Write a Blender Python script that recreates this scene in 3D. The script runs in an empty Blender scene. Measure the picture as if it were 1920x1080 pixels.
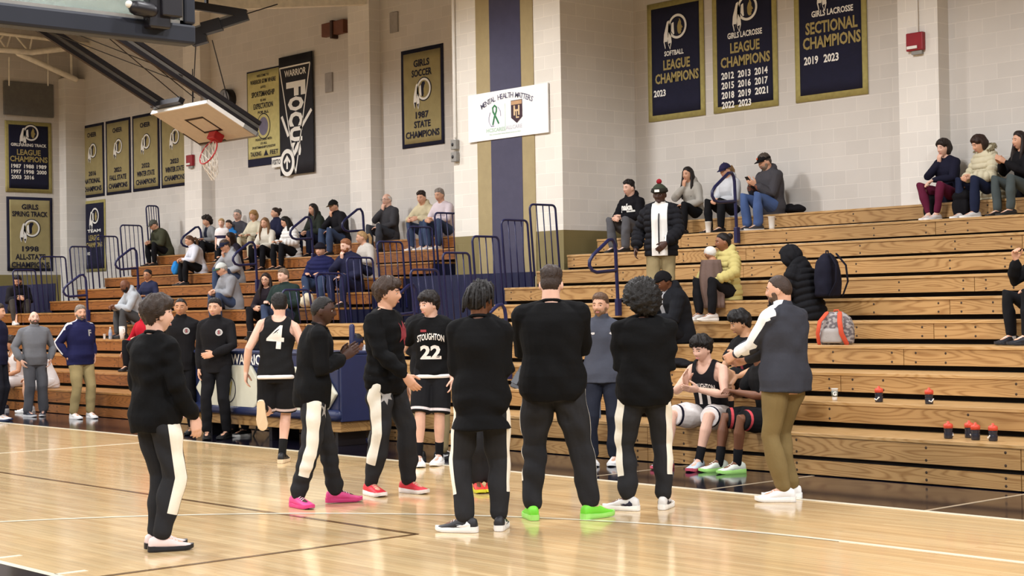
import bpy, math, random
import numpy as np
from math import sin, cos, pi, radians
from mathutils import Vector, Matrix, noise
from mathutils.bvhtree import BVHTree

random.seed(7)
C = bpy.context.scene.collection
SC = bpy.context.scene

# ------------------------------------------------------------------ camera
CAMH = 1.56
RI = Vector((0.66729779, 0.74460889, -0.01647009))
UPV = Vector((0.01977479, 0.00439296, 0.99979481))
FW = Vector((-0.74452845, 0.66748656, 0.01179307))
CAM = Vector((0, 0, CAMH))
FPX = 3056.1
cam_data = bpy.data.cameras.new('camera')
cam_data.sensor_width = 36.0
cam_data.lens = FPX / 1920 * 36.0
cam_data.clip_end = 200
cam = bpy.data.objects.new('camera', cam_data)
C.objects.link(cam)
R3 = Matrix((RI, UPV, -FW)).transposed()
cam.matrix_world = Matrix.Translation(CAM) @ R3.to_4x4()
SC.camera = cam

# ------------------------------------------------------------------ light and exposure
SC.view_settings.view_transform = 'Standard'
SC.view_settings.look = 'None'
SC.view_settings.gamma = 1.0
SC.view_settings.use_curve_mapping = False
SC.view_settings.exposure = 0.0
SC.cycles.max_bounces = 6
SC.cycles.diffuse_bounces = 3
SC.cycles.glossy_bounces = 3
SC.cycles.transmission_bounces = 4
SC.cycles.use_denoising = True
SC.cycles.sample_clamp_indirect = 4.0
LAMP_W = 1150.0
world = bpy.data.worlds.new('hall_air')
SC.world = world
world.use_nodes = True
world.node_tree.nodes['Background'].inputs[0].default_value = (1.0, 0.98, 0.96, 1)
world.node_tree.nodes['Background'].inputs[1].default_value = 0.16


def lamp(x, y, z, e):
    l = bpy.data.lights.new('high_bay_lamp', 'SPOT')
    l.spot_size = radians(158)
    l.spot_blend = 0.35
    l.shadow_soft_size = 0.45
    l.energy = e
    l.color = (0.98, 0.98, 1.0)
    o = bpy.data.objects.new('high_bay_lamp', l)
    o.location = (x, y, z)
    C.objects.link(o)


for lx in (3.2, -4, -11.5, -19, -26.5, -34):
    for ly in (-7, -1, 5.5, 12.0):
        lamp(lx, ly, 7.7, LAMP_W * (1.08 if ly > 10 else 0.98))

# ------------------------------------------------------------------ pixel helpers (a point seen at u,v in the 1920x1080 photo, at a known plane)


def ray(u, v):
    return RI * ((u - 960) / FPX) - UPV * ((v - 540) / FPX) + FW


def atZ(u, v, z=0.0):
    q = ray(u, v)
    return CAM + q * ((z - CAMH) / q.z)


def atY(u, v, y):
    q = ray(u, v)
    return CAM + q * (y / q.y)


def atX(u, v, x):
    q = ray(u, v)
    return CAM + q * (x / q.x)


def topx(p):
    d = Vector(p) - CAM
    z = d.dot(FW)
    return 960 + FPX * d.dot(RI) / z, 540 - FPX * d.dot(UPV) / z, z


# ------------------------------------------------------------------ materials
MATS = {}


def srgb(c):
    if isinstance(c, str):
        c = c.lstrip('#')
        c = [int(c[i:i + 2], 16) / 255 for i in (0, 2, 4)]
    return tuple((x / 12.92 if x <= 0.04045 else ((x + 0.055) / 1.055) ** 2.4) for x in c)


def new_mat(name):
    m = bpy.data.materials.new(name)
    m.use_nodes = True
    nt = m.node_tree
    return m, nt, nt.nodes['Principled BSDF']


def link(nt, a, b):
    nt.links.new(a, b)


def mat(name, col, rough=0.6, metal=0.0, var=0.12, scale=9.0, bump=0.0, bscale=60.0, col2=None, spec=0.4, sheen=0.0):
    """procedural: noise-varied colour; if col2 is given the vertex attribute 'pat' > 0 picks it"""
    key = (name, str(col), rough, metal, var, bump, str(col2))
    if key in MATS:
        return MATS[key]
    m, nt, b = new_mat(name)
    n = nt.nodes
    c = srgb(col)
    tc = n.new('ShaderNodeTexCoord')
    no = n.new('ShaderNodeTexNoise')
    no.inputs['Scale'].default_value = scale
    no.inputs['Detail'].default_value = 4
    link(nt, tc.outputs['Object'], no.inputs['Vector'])
    rp = n.new('ShaderNodeMapRange')
    rp.inputs[1].default_value = 0.25
    rp.inputs[2].default_value = 0.75
    rp.inputs[3].default_value = 1 - var
    rp.inputs[4].default_value = 1 + var
    link(nt, no.outputs['Fac'], rp.inputs[0])
    mul = n.new('ShaderNodeVectorMath')
    mul.operation = 'SCALE'
    link(nt, rp.outputs[0], mul.inputs['Scale'])
    if col2 is None:
        mul.inputs[0].default_value = c
    else:
        at = n.new('ShaderNodeAttribute')
        at.attribute_name = 'pat'
        gt = n.new('ShaderNodeMath')
        gt.operation = 'GREATER_THAN'
        gt.inputs[1].default_value = 0.0
        link(nt, at.outputs['Fac'], gt.inputs[0])
        mx = n.new('ShaderNodeMix')
        mx.data_type = 'RGBA'
        mx.inputs['A'].default_value = (*c, 1)
        mx.inputs['B'].default_value = (*srgb(col2), 1)
        link(nt, gt.outputs[0], mx.inputs['Factor'])
        link(nt, mx.outputs['Result'], mul.inputs[0])
    link(nt, mul.outputs[0], b.inputs['Base Color'])
    b.inputs['Roughness'].default_value = rough
    b.inputs['Metallic'].default_value = metal
    b.inputs['Specular IOR Level'].default_value = spec
    if sheen:
        b.inputs['Sheen Weight'].default_value = sheen
    if bump:
        nb = n.new('ShaderNodeTexNoise')
        nb.inputs['Scale'].default_value = bscale
        nb.inputs['Detail'].default_value = 5
        link(nt, tc.outputs['Object'], nb.inputs['Vector'])
        bp = n.new('ShaderNodeBump')
        bp.inputs['Strength'].default_value = bump
        bp.inputs['Distance'].default_value = 0.01
        link(nt, nb.outputs['Fac'], bp.inputs['Height'])
        link(nt, bp.outputs[0], b.inputs['Normal'])
    MATS[key] = m
    return m


def block_mat(name, col, axis, mortar=1.1, sx=0.40, sz=0.2, band=None):
    """painted concrete block; axis: the wall's horizontal direction; band: (z, colour) paint below z"""
    m, nt, b = new_mat(name)
    n = nt.nodes
    tc = n.new('ShaderNodeTexCoord')
    sep = n.new('ShaderNodeSeparateXYZ')
    link(nt, tc.outputs['Object'], sep.inputs[0])
    cmb = n.new('ShaderNodeCombineXYZ')
    link(nt, sep.outputs[axis], cmb.inputs['X'])
    link(nt, sep.outputs['Z'], cmb.inputs['Y'])
    br = n.new('ShaderNodeTexBrick')
    br.inputs['Scale'].default_value = 1.0
    br.inputs['Brick Width'].default_value = sx
    br.inputs['Row Height'].default_value = sz
    br.inputs['Mortar Size'].default_value = 0.006
    br.inputs['Mortar Smooth'].default_value = 0.3
    br.offset = 0.5
    c = srgb(col)
    br.inputs['Color1'].default_value = (*[x * 1.0 for x in c], 1)
    br.inputs['Color2'].default_value = (*[x * 0.93 for x in c], 1)
    br.inputs['Mortar'].default_value = (*[min(1, x * mortar) for x in c], 1)
    link(nt, cmb.outputs[0], br.inputs['Vector'])
    no = n.new('ShaderNodeTexNoise')
    no.inputs['Scale'].default_value = 0.7
    no.inputs['Detail'].default_value = 6
    link(nt, tc.outputs['Object'], no.inputs['Vector'])
    rp = n.new('ShaderNodeMapRange')
    rp.inputs[1].default_value = 0.3
    rp.inputs[2].default_value = 0.7
    rp.inputs[3].default_value = 0.93
    rp.inputs[4].default_value = 1.05
    link(nt, no.outputs['Fac'], rp.inputs[0])
    mul = n.new('ShaderNodeVectorMath')
    mul.operation = 'SCALE'
    link(nt, rp.outputs[0], mul.inputs['Scale'])
    src = br.outputs['Color']
    if band:
        lt = n.new('ShaderNodeMath')
        lt.operation = 'LESS_THAN'
        lt.inputs[1].default_value = band[0]
        link(nt, sep.outputs['Z'], lt.inputs[0])
        mx = n.new('ShaderNodeMix')
        mx.data_type = 'RGBA'
        link(nt, lt.outputs[0], mx.inputs['Factor'])
        link(nt, src, mx.inputs['A'])
        mx.inputs['B'].default_value = (*srgb(band[1]), 1)
        src = mx.outputs['Result']
    link(nt, src, mul.inputs[0])
    link(nt, mul.outputs[0], b.inputs['Base Color'])
    b.inputs['Roughness'].default_value = 0.62
    bp = n.new('ShaderNodeBump')
    bp.inputs['Strength'].default_value = 0.3
    bp.inputs['Distance'].default_value = 0.005
    inv = n.new('ShaderNodeMath')
    inv.operation = 'SUBTRACT'
    inv.inputs[0].default_value = 1.0
    link(nt, br.outputs['Fac'], inv.inputs[1])
    nz = n.new('ShaderNodeTexNoise')
    nz.inputs['Scale'].default_value = 45
    link(nt, tc.outputs['Object'], nz.inputs['Vector'])
    ad = n.new('ShaderNodeMath')
    ad.operation = 'MULTIPLY_ADD'
    ad.inputs[1].default_value = 0.35
    link(nt, nz.outputs['Fac'], ad.inputs[0])
    link(nt, inv.outputs[0], ad.inputs[2])
    link(nt, ad.outputs[0], bp.inputs['Height'])
    link(nt, bp.outputs[0], b.inputs['Normal'])
    return m


def wood_mat(name, light, dark, rough=0.35, seed=0.0):
    """flat-sawn oak: cathedral grain stretched along X"""
    m, nt, b = new_mat(name)
    n = nt.nodes
    tc = n.new('ShaderNodeTexCoord')
    mp = n.new('ShaderNodeMapping')
    mp.inputs['Location'].default_value = (seed, seed * 0.7, seed * 0.31)
    mp.inputs['Scale'].default_value = (0.55, 3.2, 4.4)
    link(nt, tc.outputs['Object'], mp.inputs['Vector'])
    n1 = n.new('ShaderNodeTexNoise')
    n1.inputs['Scale'].default_value = 1.15
    n1.inputs['Detail'].default_value = 1.5
    n1.inputs['Roughness'].default_value = 0.35
    link(nt, mp.outputs[0], n1.inputs['Vector'])
    m1 = n.new('ShaderNodeMath')
    m1.operation = 'MULTIPLY'
    m1.inputs[1].default_value = 22.0
    link(nt, n1.outputs['Fac'], m1.inputs[0])
    fr = n.new('ShaderNodeMath')
    fr.operation = 'PINGPONG'
    fr.inputs[1].default_value = 0.5
    link(nt, m1.outputs[0], fr.inputs[0])
    mp2 = n.new('ShaderNodeMapping')
    mp2.inputs['Scale'].default_value = (5, 120, 120)
    link(nt, tc.outputs['Object'], mp2.inputs['Vector'])
    n2 = n.new('ShaderNodeTexNoise')
    n2.inputs['Scale'].default_value = 1.0
    n2.inputs['Detail'].default_value = 3
    link(nt, mp2.outputs[0], n2.inputs['Vector'])
    ad = n.new('ShaderNodeMath')
    ad.operation = 'MULTIPLY_ADD'
    ad.inputs[1].default_value = 0.45
    link(nt, n2.outputs['Fac'], ad.inputs[0])
    link(nt, fr.outputs[0], ad.inputs[2])
    cr = n.new('ShaderNodeValToRGB')
    cr.color_ramp.elements[0].position = 0.22
    cr.color_ramp.elements[0].color = (*srgb(dark), 1)
    cr.color_ramp.elements[1].position = 0.5
    cr.color_ramp.elements[1].color = (*srgb(light), 1)
    link(nt, ad.outputs[0], cr.inputs[0])
    n3 = n.new('ShaderNodeTexNoise')
    n3.inputs['Scale'].default_value = 0.6
    link(nt, tc.outputs['Object'], n3.inputs['Vector'])
    rp = n.new('ShaderNodeMapRange')
    rp.inputs[1].default_value = 0.3
    rp.inputs[2].default_value = 0.7
    rp.inputs[3].default_value = 0.86
    rp.inputs[4].default_value = 1.1
    link(nt, n3.outputs['Fac'], rp.inputs[0])
    mul = n.new('ShaderNodeVectorMath')
    mul.operation = 'SCALE'
    link(nt, rp.outputs[0], mul.inputs['Scale'])
    link(nt, cr.outputs[0], mul.inputs[0])
    link(nt, mul.outputs[0], b.inputs['Base Color'])
    b.inputs['Roughness'].default_value = rough
    return m


def floor_mat():
    """maple strips along X with a glossy varnish"""
    m, nt, b = new_mat('varnished_maple')
    n = nt.nodes
    tc = n.new('ShaderNodeTexCoord')
    br = n.new('ShaderNodeTexBrick')
    br.inputs['Scale'].default_value = 1.0
    br.inputs['Brick Width'].default_value = 1.7
    br.inputs['Row Height'].default_value = 0.057
    br.inputs['Mortar Size'].default_value = 0.0009
    br.inputs['Bias'].default_value = 0.0
    br.offset = 0.37
    br.inputs['Color1'].default_value = (*srgb('#d9bd8e'), 1)
    br.inputs['Color2'].default_value = (*srgb('#c9a97a'), 1)
    br.inputs['Mortar'].default_value = (*srgb('#a88550'), 1)
    link(nt, tc.outputs['Object'], br.inputs['Vector'])
    mp = n.new('ShaderNodeMapping')
    mp.inputs['Scale'].default_value = (0.5, 7, 1)
    link(nt, tc.outputs['Object'], mp.inputs['Vector'])
    no = n.new('ShaderNodeTexNoise')
    no.inputs['Scale'].default_value = 2.0
    no.inputs['Detail'].default_value = 5
    link(nt, mp.outputs[0], no.inputs['Vector'])
    rp = n.new('ShaderNodeMapRange')
    rp.inputs[1].default_value = 0.3
    rp.inputs[2].default_value = 0.7
    rp.inputs[3].default_value = 0.84
    rp.inputs[4].default_value = 1.1
    link(nt, no.outputs['Fac'], rp.inputs[0])
    mul = n.new('ShaderNodeVectorMath')
    mul.operation = 'SCALE'
    link(nt, rp.outputs[0], mul.inputs['Scale'])
    link(nt, br.outputs['Color'], mul.inputs[0])
    link(nt, mul.outputs[0], b.inputs['Base Color'])
    b.inputs['Roughness'].default_value = 0.13
    b.inputs['Specular IOR Level'].default_value = 0.5
    nb = n.new('ShaderNodeTexNoise')
    nb.inputs['Scale'].default_value = 3.0
    nb.inputs['Detail'].default_value = 2
    link(nt, tc.outputs['Object'], nb.inputs['Vector'])
    bp = n.new('ShaderNodeBump')
    bp.inputs['Strength'].default_value = 0.05
    bp.inputs['Distance'].default_value = 0.02
    link(nt, nb.outputs['Fac'], bp.inputs['Height'])
    link(nt, bp.outputs[0], b.inputs['Normal'])
    return m


# ------------------------------------------------------------------ mesh helpers
class MB:
    """collects shapes; build() links them as one mesh object"""

    def __init__(s):
        s.v = []
        s.f = []
        s.mi = []
        s.cur = 0

    def add(s, vs, fs):
        o = len(s.v)
        s.v.extend([tuple(v) for v in vs])
        for f in fs:
            s.f.append([i + o for i in f])
            s.mi.append(s.cur)

    def box(s, a, b):
        x0, x1 = sorted((a[0], b[0])); y0, y1 = sorted((a[1], b[1])); z0, z1 = sorted((a[2], b[2]))
        vs = [(x0, y0, z0), (x1, y0, z0), (x1, y1, z0), (x0, y1, z0), (x0, y0, z1), (x1, y0, z1), (x1, y1, z1), (x0, y1, z1)]
        s.add(vs, [(0, 3, 2, 1), (4, 5, 6, 7), (0, 1, 5, 4), (1, 2, 6, 5), (2, 3, 7, 6), (3, 0, 4, 7)])
        return s

    def bar(s, a, b, w, h, up=(0, 0, 1)):
        a = Vector(a); b = Vector(b)
        d = (b - a).normalized()
        u = Vector(up)
        sd = d.cross(u)
        if sd.length < 1e-4:
            sd = d.cross(Vector((1, 0, 0)))
        sd.normalize()
        u = sd.cross(d).normalized()
        vs = []
        for p in (a, b):
            for i, j in ((-1, -1), (1, -1), (1, 1), (-1, 1)):
                vs.append(p + sd * (i * w / 2) + u * (j * h / 2))
        s.add(vs, [(3, 2, 1, 0), (4, 5, 6, 7), (0, 1, 5, 4), (1, 2, 6, 5), (2, 3, 7, 6), (3, 0, 4, 7)])
        return s

    def loft(s, rings, close=True):
        n = len(rings[0])
        vs = [p for r in rings for p in r]
        fs = []
        for k in range(len(rings) - 1):
            for i in range(n):
                j = (i + 1) % n
                fs.append((k * n + i, k * n + j, (k + 1) * n + j, (k + 1) * n + i))
        if close:
            fs.append(tuple(range(n - 1, -1, -1)))
            m = (len(rings) - 1) * n
            fs.append(tuple(m + i for i in range(n)))
        s.add(vs, fs)
        return s

    def tube(s, pts, rad, n=10, cap=True, flat=None, ref=None):
        """tube with per-point radius; round ends; flat: ratio of the second axis"""
        pts = [Vector(p) for p in pts]
        if not hasattr(rad, '__len__'):
            rad = [rad] * len(pts)
        rad = list(rad)
        if cap:
            d0 = (pts[0] - pts[1]).normalized()
            d1 = (pts[-1] - pts[-2]).normalized()
            r0, r1 = rad[0], rad[-1]
            pts = [pts[0] + d0 * r0 * 0.9, pts[0] + d0 * r0 * 0.55] + pts
            rad = [r0 * 0.35, r0 * 0.8] + rad
            if cap != 'start':
                pts = pts + [pts[-1] + d1 * r1 * 0.55, pts[-1] + d1 * r1 * 0.9]
                rad = rad + [r1 * 0.8, r1 * 0.35]
        rings = []
        t = (pts[1] - pts[0]).normalized()
        if ref is not None:
            nr = Vector(ref) - t * t.dot(Vector(ref))
        else:
            nr = t.orthogonal()
        nr.normalize()
        for k, p in enumerate(pts):
            if 0 < k < len(pts) - 1:
                tt = (pts[k + 1] - pts[k - 1])
            elif k == 0:
                tt = pts[1] - pts[0]
            else:
                tt = pts[k] - pts[k - 1]
            if tt.length > 1e-9:
                t = tt.normalized()
            nr = (nr - t * t.dot(nr))
            if nr.length < 1e-6:
                nr = t.orthogonal()
            nr.normalize()
            bn = t.cross(nr)
            fl = flat if flat else 1.0
            rings.append([p + nr * (cos(2 * pi * i / n) * rad[k]) + bn * (sin(2 * pi * i / n) * rad[k] * fl) for i in range(n)])
        s.loft(rings)
        return s

    def ball(s, c, r, n=12, m=8, sc=(1, 1, 1), R=None):
        vs = [Vector((0, 0, 1))]
        for i in range(1, m):
            th = pi * i / m
            for j in range(n):
                ph = 2 * pi * j / n
                vs.append(Vector((sin(th) * cos(ph), sin(th) * sin(ph), cos(th))))
        vs.append(Vector((0, 0, -1)))
        out = []
        for v in vs:
            q = Vector((v.x * sc[0] * r, v.y * sc[1] * r, v.z * sc[2] * r))
            if R is not None:
                q = R @ q
            out.append(q + Vector(c))
        fs = [(0, 1 + j, 1 + (j + 1) % n) for j in range(n)]
        for i in range(m - 2):
            for j in range(n):
                a = 1 + i * n + j; b = 1 + i * n + (j + 1) % n
                fs.append((a, a + n, b + n, b))
        last = len(vs) - 1
        o = 1 + (m - 2) * n
        fs += [(last, o + (j + 1) % n, o + j) for j in range(n)]
        s.add(out, fs)
        return s

    def prism(s, poly, a, ux, uy, d, t):
        """polygon (2D) placed at a with axes ux,uy, extruded by t along d"""
        a = Vector(a); ux = Vector(ux); uy = Vector(uy); d = Vector(d)
        n = len(poly)
        v0 = [a + ux * p[0] + uy * p[1] for p in poly]
        v1 = [p + d * t for p in v0]
        s.add(v0 + v1, [tuple(range(n - 1, -1, -1)), tuple(range(n, 2 * n))] + [(i, (i + 1) % n, n + (i + 1) % n, n + i) for i in range(n)])
        return s

    def mesh(s, name):
        me = bpy.data.meshes.new(name)
        me.from_pydata(s.v, [], s.f)
        if any(s.mi):
            me.polygons.foreach_set('material_index', s.mi)
        return me

    def build(s, name, mats, parent=None, smooth=False, bevel=0.0, fix=True):
        me = s.mesh(name)
        if fix:
            import bmesh
            bm = bmesh.new()
            bm.from_mesh(me)
            bmesh.ops.recalc_face_normals(bm, faces=bm.faces)
            bm.to_mesh(me)
            bm.free()
        return obj(name, me, mats, parent, smooth, bevel)


def obj(name, me, mats, parent=None, smooth=False, bevel=0.0):
    o = bpy.data.objects.new(name, me)
    C.objects.link(o)
    if not isinstance(mats, (list, tuple)):
        mats = [mats]
    for m in mats:
        me.materials.append(m)
    if smooth:
        me.polygons.foreach_set('use_smooth', [True] * len(me.polygons))
    if bevel:
        bv = o.modifiers.new('edge', 'BEVEL')
        bv.width = bevel
        bv.segments = 2
        bv.limit_method = 'ANGLE'
    if parent is not None:
        o.parent = parent
    return o


def empty(name, loc=(0, 0, 0), rz=0.0):
    o = bpy.data.objects.new(name, None)
    o.empty_display_size = 0.1
    o.location = loc
    o.rotation_euler = (0, 0, rz)
    C.objects.link(o)
    return o


def tag(o, label, cat, group=None):
    o['label'] = label
    o['category'] = cat
    if group:
        o['group'] = group
    return o


def structure(o):
    o['kind'] = 'structure'
    return o


def text_mesh(txt, size, bold=0.0, extrude=0.002, spacing=1.0, width=None, align='CENTER'):
    """built-in font text as mesh data in its XY plane; width: squeeze/stretch to this width"""
    cu = bpy.data.curves.new('lettering', 'FONT')
    cu.body = txt
    cu.size = 1.0
    cu.align_x = align
    cu.align_y = 'CENTER'
    cu.offset = bold
    cu.extrude = 0.0
    cu.resolution_u = 2
    cu.space_character = spacing
    o = bpy.data.objects.new('lettering', cu)
    C.objects.link(o)
    dg = bpy.context.evaluated_depsgraph_get()
    dg.update()
    me = bpy.data.meshes.new_from_object(o.evaluated_get(dg))
    bpy.data.objects.remove(o)
    n = len(me.vertices)
    co = np.empty(n * 3)
    me.vertices.foreach_get('co', co)
    co = co.reshape(-1, 3)
    w = co[:, 0].max() - co[:, 0].min()
    k = size / 0.72
    kx = k if width is None else width / w
    if align == 'CENTER':
        co[:, 0] -= (co[:, 0].max() + co[:, 0].min()) / 2
    co[:, 1] -= 0.0
    co[:, 0] *= kx
    co[:, 1] *= k
    me.vertices.foreach_set('co', co.ravel())
    return me


def place_text(name, txt, size, m, origin, ux, uy, parent, bold=0.02, width=None, spacing=1.0, align='CENTER'):
    """lettering laid flat on a surface: origin in the parent's space, ux = reading direction, uy = up"""
    me = text_mesh(txt, size, bold, 0, spacing, width, align)
    ux = Vector(ux).normalized(); uy = Vector(uy).normalized()
    uz = ux.cross(uy)
    M = Matrix((ux, uy, uz)).transposed().to_4x4()
    M.translation = Vector(origin)
    me.transform(M)
    me.name = name
    return obj(name, me, m, parent)
# ------------------------------------------------------------------ common materials
NAVY = '#1d1f3c'
GOLD = '#a08f4c'
M_floor = floor_mat()
M_line = mat('white_court_paint', '#f3ead2', 0.15, var=0.04)
M_dkline = mat('dark_court_paint', '#6b5236', 0.15, var=0.05)
M_apron = mat('navy_court_paint', '#12111f', 0.10, var=0.1, spec=0.5)
M_wall = block_mat('painted_block', '#cfc9c1', 'X')
M_wallr = block_mat('painted_block_return', '#d6d0c8', 'Y')
M_band = block_mat('painted_block_gold_band', '#ebe5da', 'X', band=(2.72, '#83754b'))
M_bandr = block_mat('painted_block_return_gold_band', '#ebe7e0', 'Y', band=(2.72, '#83754b'))
M_endw = block_mat('end_block_gold_band', '#cdc7be', 'Y', band=(2.52, '#7d7040'))
M_ceil = mat('ceiling_paint', '#6b604d', 0.8)
M_beam = mat('cream_steel_paint', '#efe8d6', 0.5)
M_navy = mat('navy_gloss_paint', '#20224a', 0.35)
M_navyfab = mat('navy_curtain_cloth', '#1a1c3a', 0.8, bump=0.3, bscale=12)
M_black = mat('black_steel', '#17141a', 0.4, spec=0.5)
M_grey = mat('grey_steel', '#8d8b86', 0.4)
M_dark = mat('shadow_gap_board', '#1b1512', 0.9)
M_bolt = mat('dark_bolt_head', '#3a2a1c', 0.5)
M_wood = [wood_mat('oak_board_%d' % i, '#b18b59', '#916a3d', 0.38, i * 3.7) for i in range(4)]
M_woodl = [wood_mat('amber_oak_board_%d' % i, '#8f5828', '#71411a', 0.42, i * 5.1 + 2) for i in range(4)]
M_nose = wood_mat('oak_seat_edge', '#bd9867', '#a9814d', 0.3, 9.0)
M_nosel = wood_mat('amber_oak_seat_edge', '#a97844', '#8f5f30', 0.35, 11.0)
M_white = mat('white_paint', '#e9e6df', 0.4, var=0.03)
M_red = mat('alarm_red_plastic', '#8f1622', 0.35)

# ------------------------------------------------------------------ room
XE, YW, ZC = -36.55, 18.667, 9.2
YS = 6.6155 * CAMH            # far sideline
Y0, RD, RR, Z1 = 7.5634 * CAMH, 0.405 * CAMH, 0.1557 * CAMH, 0.2455 * CAMH   # bleacher front, row depth, row rise, first seat


def row_y(i):
    return Y0 + (i - 1) * RD


def row_z(i):
    return Z1 + (i - 1) * RR


fl = structure(MB().box((XE, -12, -0.1), (5, YW, 0)).build('floor', M_floor))
MB().box((XE + 0.01, YS + 0.05, -0.02), (4.99, YW - 0.01, 0.002)).build('apron', M_apron, fl)
XC, YC, XB = -6.41 * CAMH / 1.537, 2.72, -4.87


def floor_line(a, b, w, m, z=0.0025, name='court_line'):
    a = Vector((a[0], a[1], 0)); b = Vector((b[0], b[1], 0))
    d = (b - a).normalized(); n = Vector((-d.y, d.x, 0)) * w / 2
    mb = MB()
    vs = [a - n, b - n, b + n, a + n]
    mb.add([(v.x, v.y, z) for v in vs] + [(v.x, v.y, z - 0.002) for v in vs], [(0, 1, 2, 3), (7, 6, 5, 4), (0, 4, 5, 1), (1, 5, 6, 2), (2, 6, 7, 3), (3, 7, 4, 0)])
    return mb.build(name, m, fl)


floor_line((-30.6, YS), (XB, YS), 0.065, M_line)                 # sideline
floor_line((-17.67, YS), (-17.67, -5), 0.05, M_line)             # halfway line
floor_line((XB, YS), (XB, -5), 0.05, M_line)                     # end line
# three point arc
mb = MB()
RA = 5.776 * CAMH / 1.537
YA = 2.775 * CAMH / 1.537
na = 90
pr = []
for k in range(na + 1):
    a = pi / 2 + (k / na) * pi
    pr.append((XC + cos(a) * (RA - 0.028), YA + sin(a) * (RA - 0.028), XC + cos(a) * (RA + 0.028), YA + sin(a) * (RA + 0.028)))
vs = []
for p in pr:
    vs += [(p[0], p[1], 0.0025), (p[2], p[3], 0.0025)]
mb.add(vs, [(2 * k, 2 * k + 1, 2 * k + 3, 2 * k + 2) for k in range(na)])
mb.build('court_line', M_line, fl)
floor_line((XC, YA + RA), (XB, YA + RA), 0.056, M_line)
# lane edge, navy lane, lane marks
YL = 4.40 * CAMH / 1.537
floor_line((XB, YL), (-10.2, YL), 0.055, M_line)
MB().box((XB, 1.0, -0.01), (-10.2, YL - 0.03, 0.0022)).build('lane_paint', M_apron, fl)
for lx in (-9.15, -10.05, -8.3):
    floor_line((lx, YL + 0.02), (lx, YL + 0.22), 0.05, M_line)
# dark court of the cross-ways game
k_ = CAMH / 1.537
YD = 4.505 * CAMH
XD = -5.685 * CAMH
floor_line((-30, YD), (XD, YD), 0.05, M_dkline, 0.0022)
floor_line((XD, YD), (XD, -4), 0.05, M_dkline, 0.0022)
for (u0, v0, u1, v1) in ((1743, 956.7, 1916.7, 930.7), (1335, 917.3, 1446.7, 904), (1113, 893.5, 1192, 883)):
    a = atZ(u0, v0); b = atZ(u1, v1)
    floor_line((a.x, YS + 0.03), (a.x, Y0 - 0.02), 0.035, mat('pale_apron_line', '#b7a68c', 0.2), 0.0035)

structure(MB().box((XE - 0.3, YW, 0), (-17.84, YW + 0.3, ZC)).build('wall_far', M_wall))
structure(MB().box((-17.84, YW, 0), (5, YW + 0.3, ZC)).build('wall_right', M_wall))
structure(MB().box((XE - 0.3, -12, 0), (XE, YW, ZC)).build('wall_left', M_endw))
structure(MB().box((XE - 0.3, -12.3, ZC), (5, YW + 0.3, ZC + 0.2)).build('ceiling', M_ceil))
# projecting bay with the painted stripes
pb = structure(MB().box((-20.4, 17.06, 0), (-17.84, YW, ZC)).build('wall_bay', M_band))
pb.data.materials.append(M_bandr)
for p in pb.data.polygons:
    if abs(p.normal.x) > 0.5:
        p.material_index = 1
M_tan = mat('tan_stripe_paint', '#a3926a', 0.5, var=0.06)
M_stripe = mat('navy_stripe_paint', '#44435a', 0.3, var=0.08)
MB().box((-19.79, 17.045, 0), (-19.45, 17.06, ZC)).build('tan_stripe', M_tan, pb)
MB().box((-18.72, 17.045, 0), (-18.44, 17.06, ZC)).build('tan_stripe', M_tan, pb)
MB().box((-19.45, 17.04, 0), (-18.72, 17.06, ZC)).build('navy_stripe', M_stripe, pb)
M_pil = block_mat('painted_block_pilaster', '#e3ded6', 'X', sx=0.3)
for n_, (u0, u1) in enumerate(((655, 695), (345, 377), (1687, 1762))):
    a = atY(u0, 250, 18.42).x; b = atY(u1, 250, 18.42).x
    o = structure(MB().box((a, 18.42, 0), (b, YW, ZC)).build('trim_%d' % (n_ + 1), M_pil))
structure(MB().box((XE, 18.15, 0), (XE + 0.35, YW, 7.25)).build('trim_4', M_pil))
# grey acoustic panel on the end wall
tag(MB().box((XE + 0.003, 16.74, 6.3), (XE + 0.06, 18.0, 7.1)).build('acoustic_panel', mat('grey_panel_cloth', '#6a6864', 0.9, bump=0.3), bevel=0.01),
    'dark grey rectangular panel high on the end wall above two banners', 'wall panel')

# ------------------------------------------------------------------ bleachers


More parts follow.
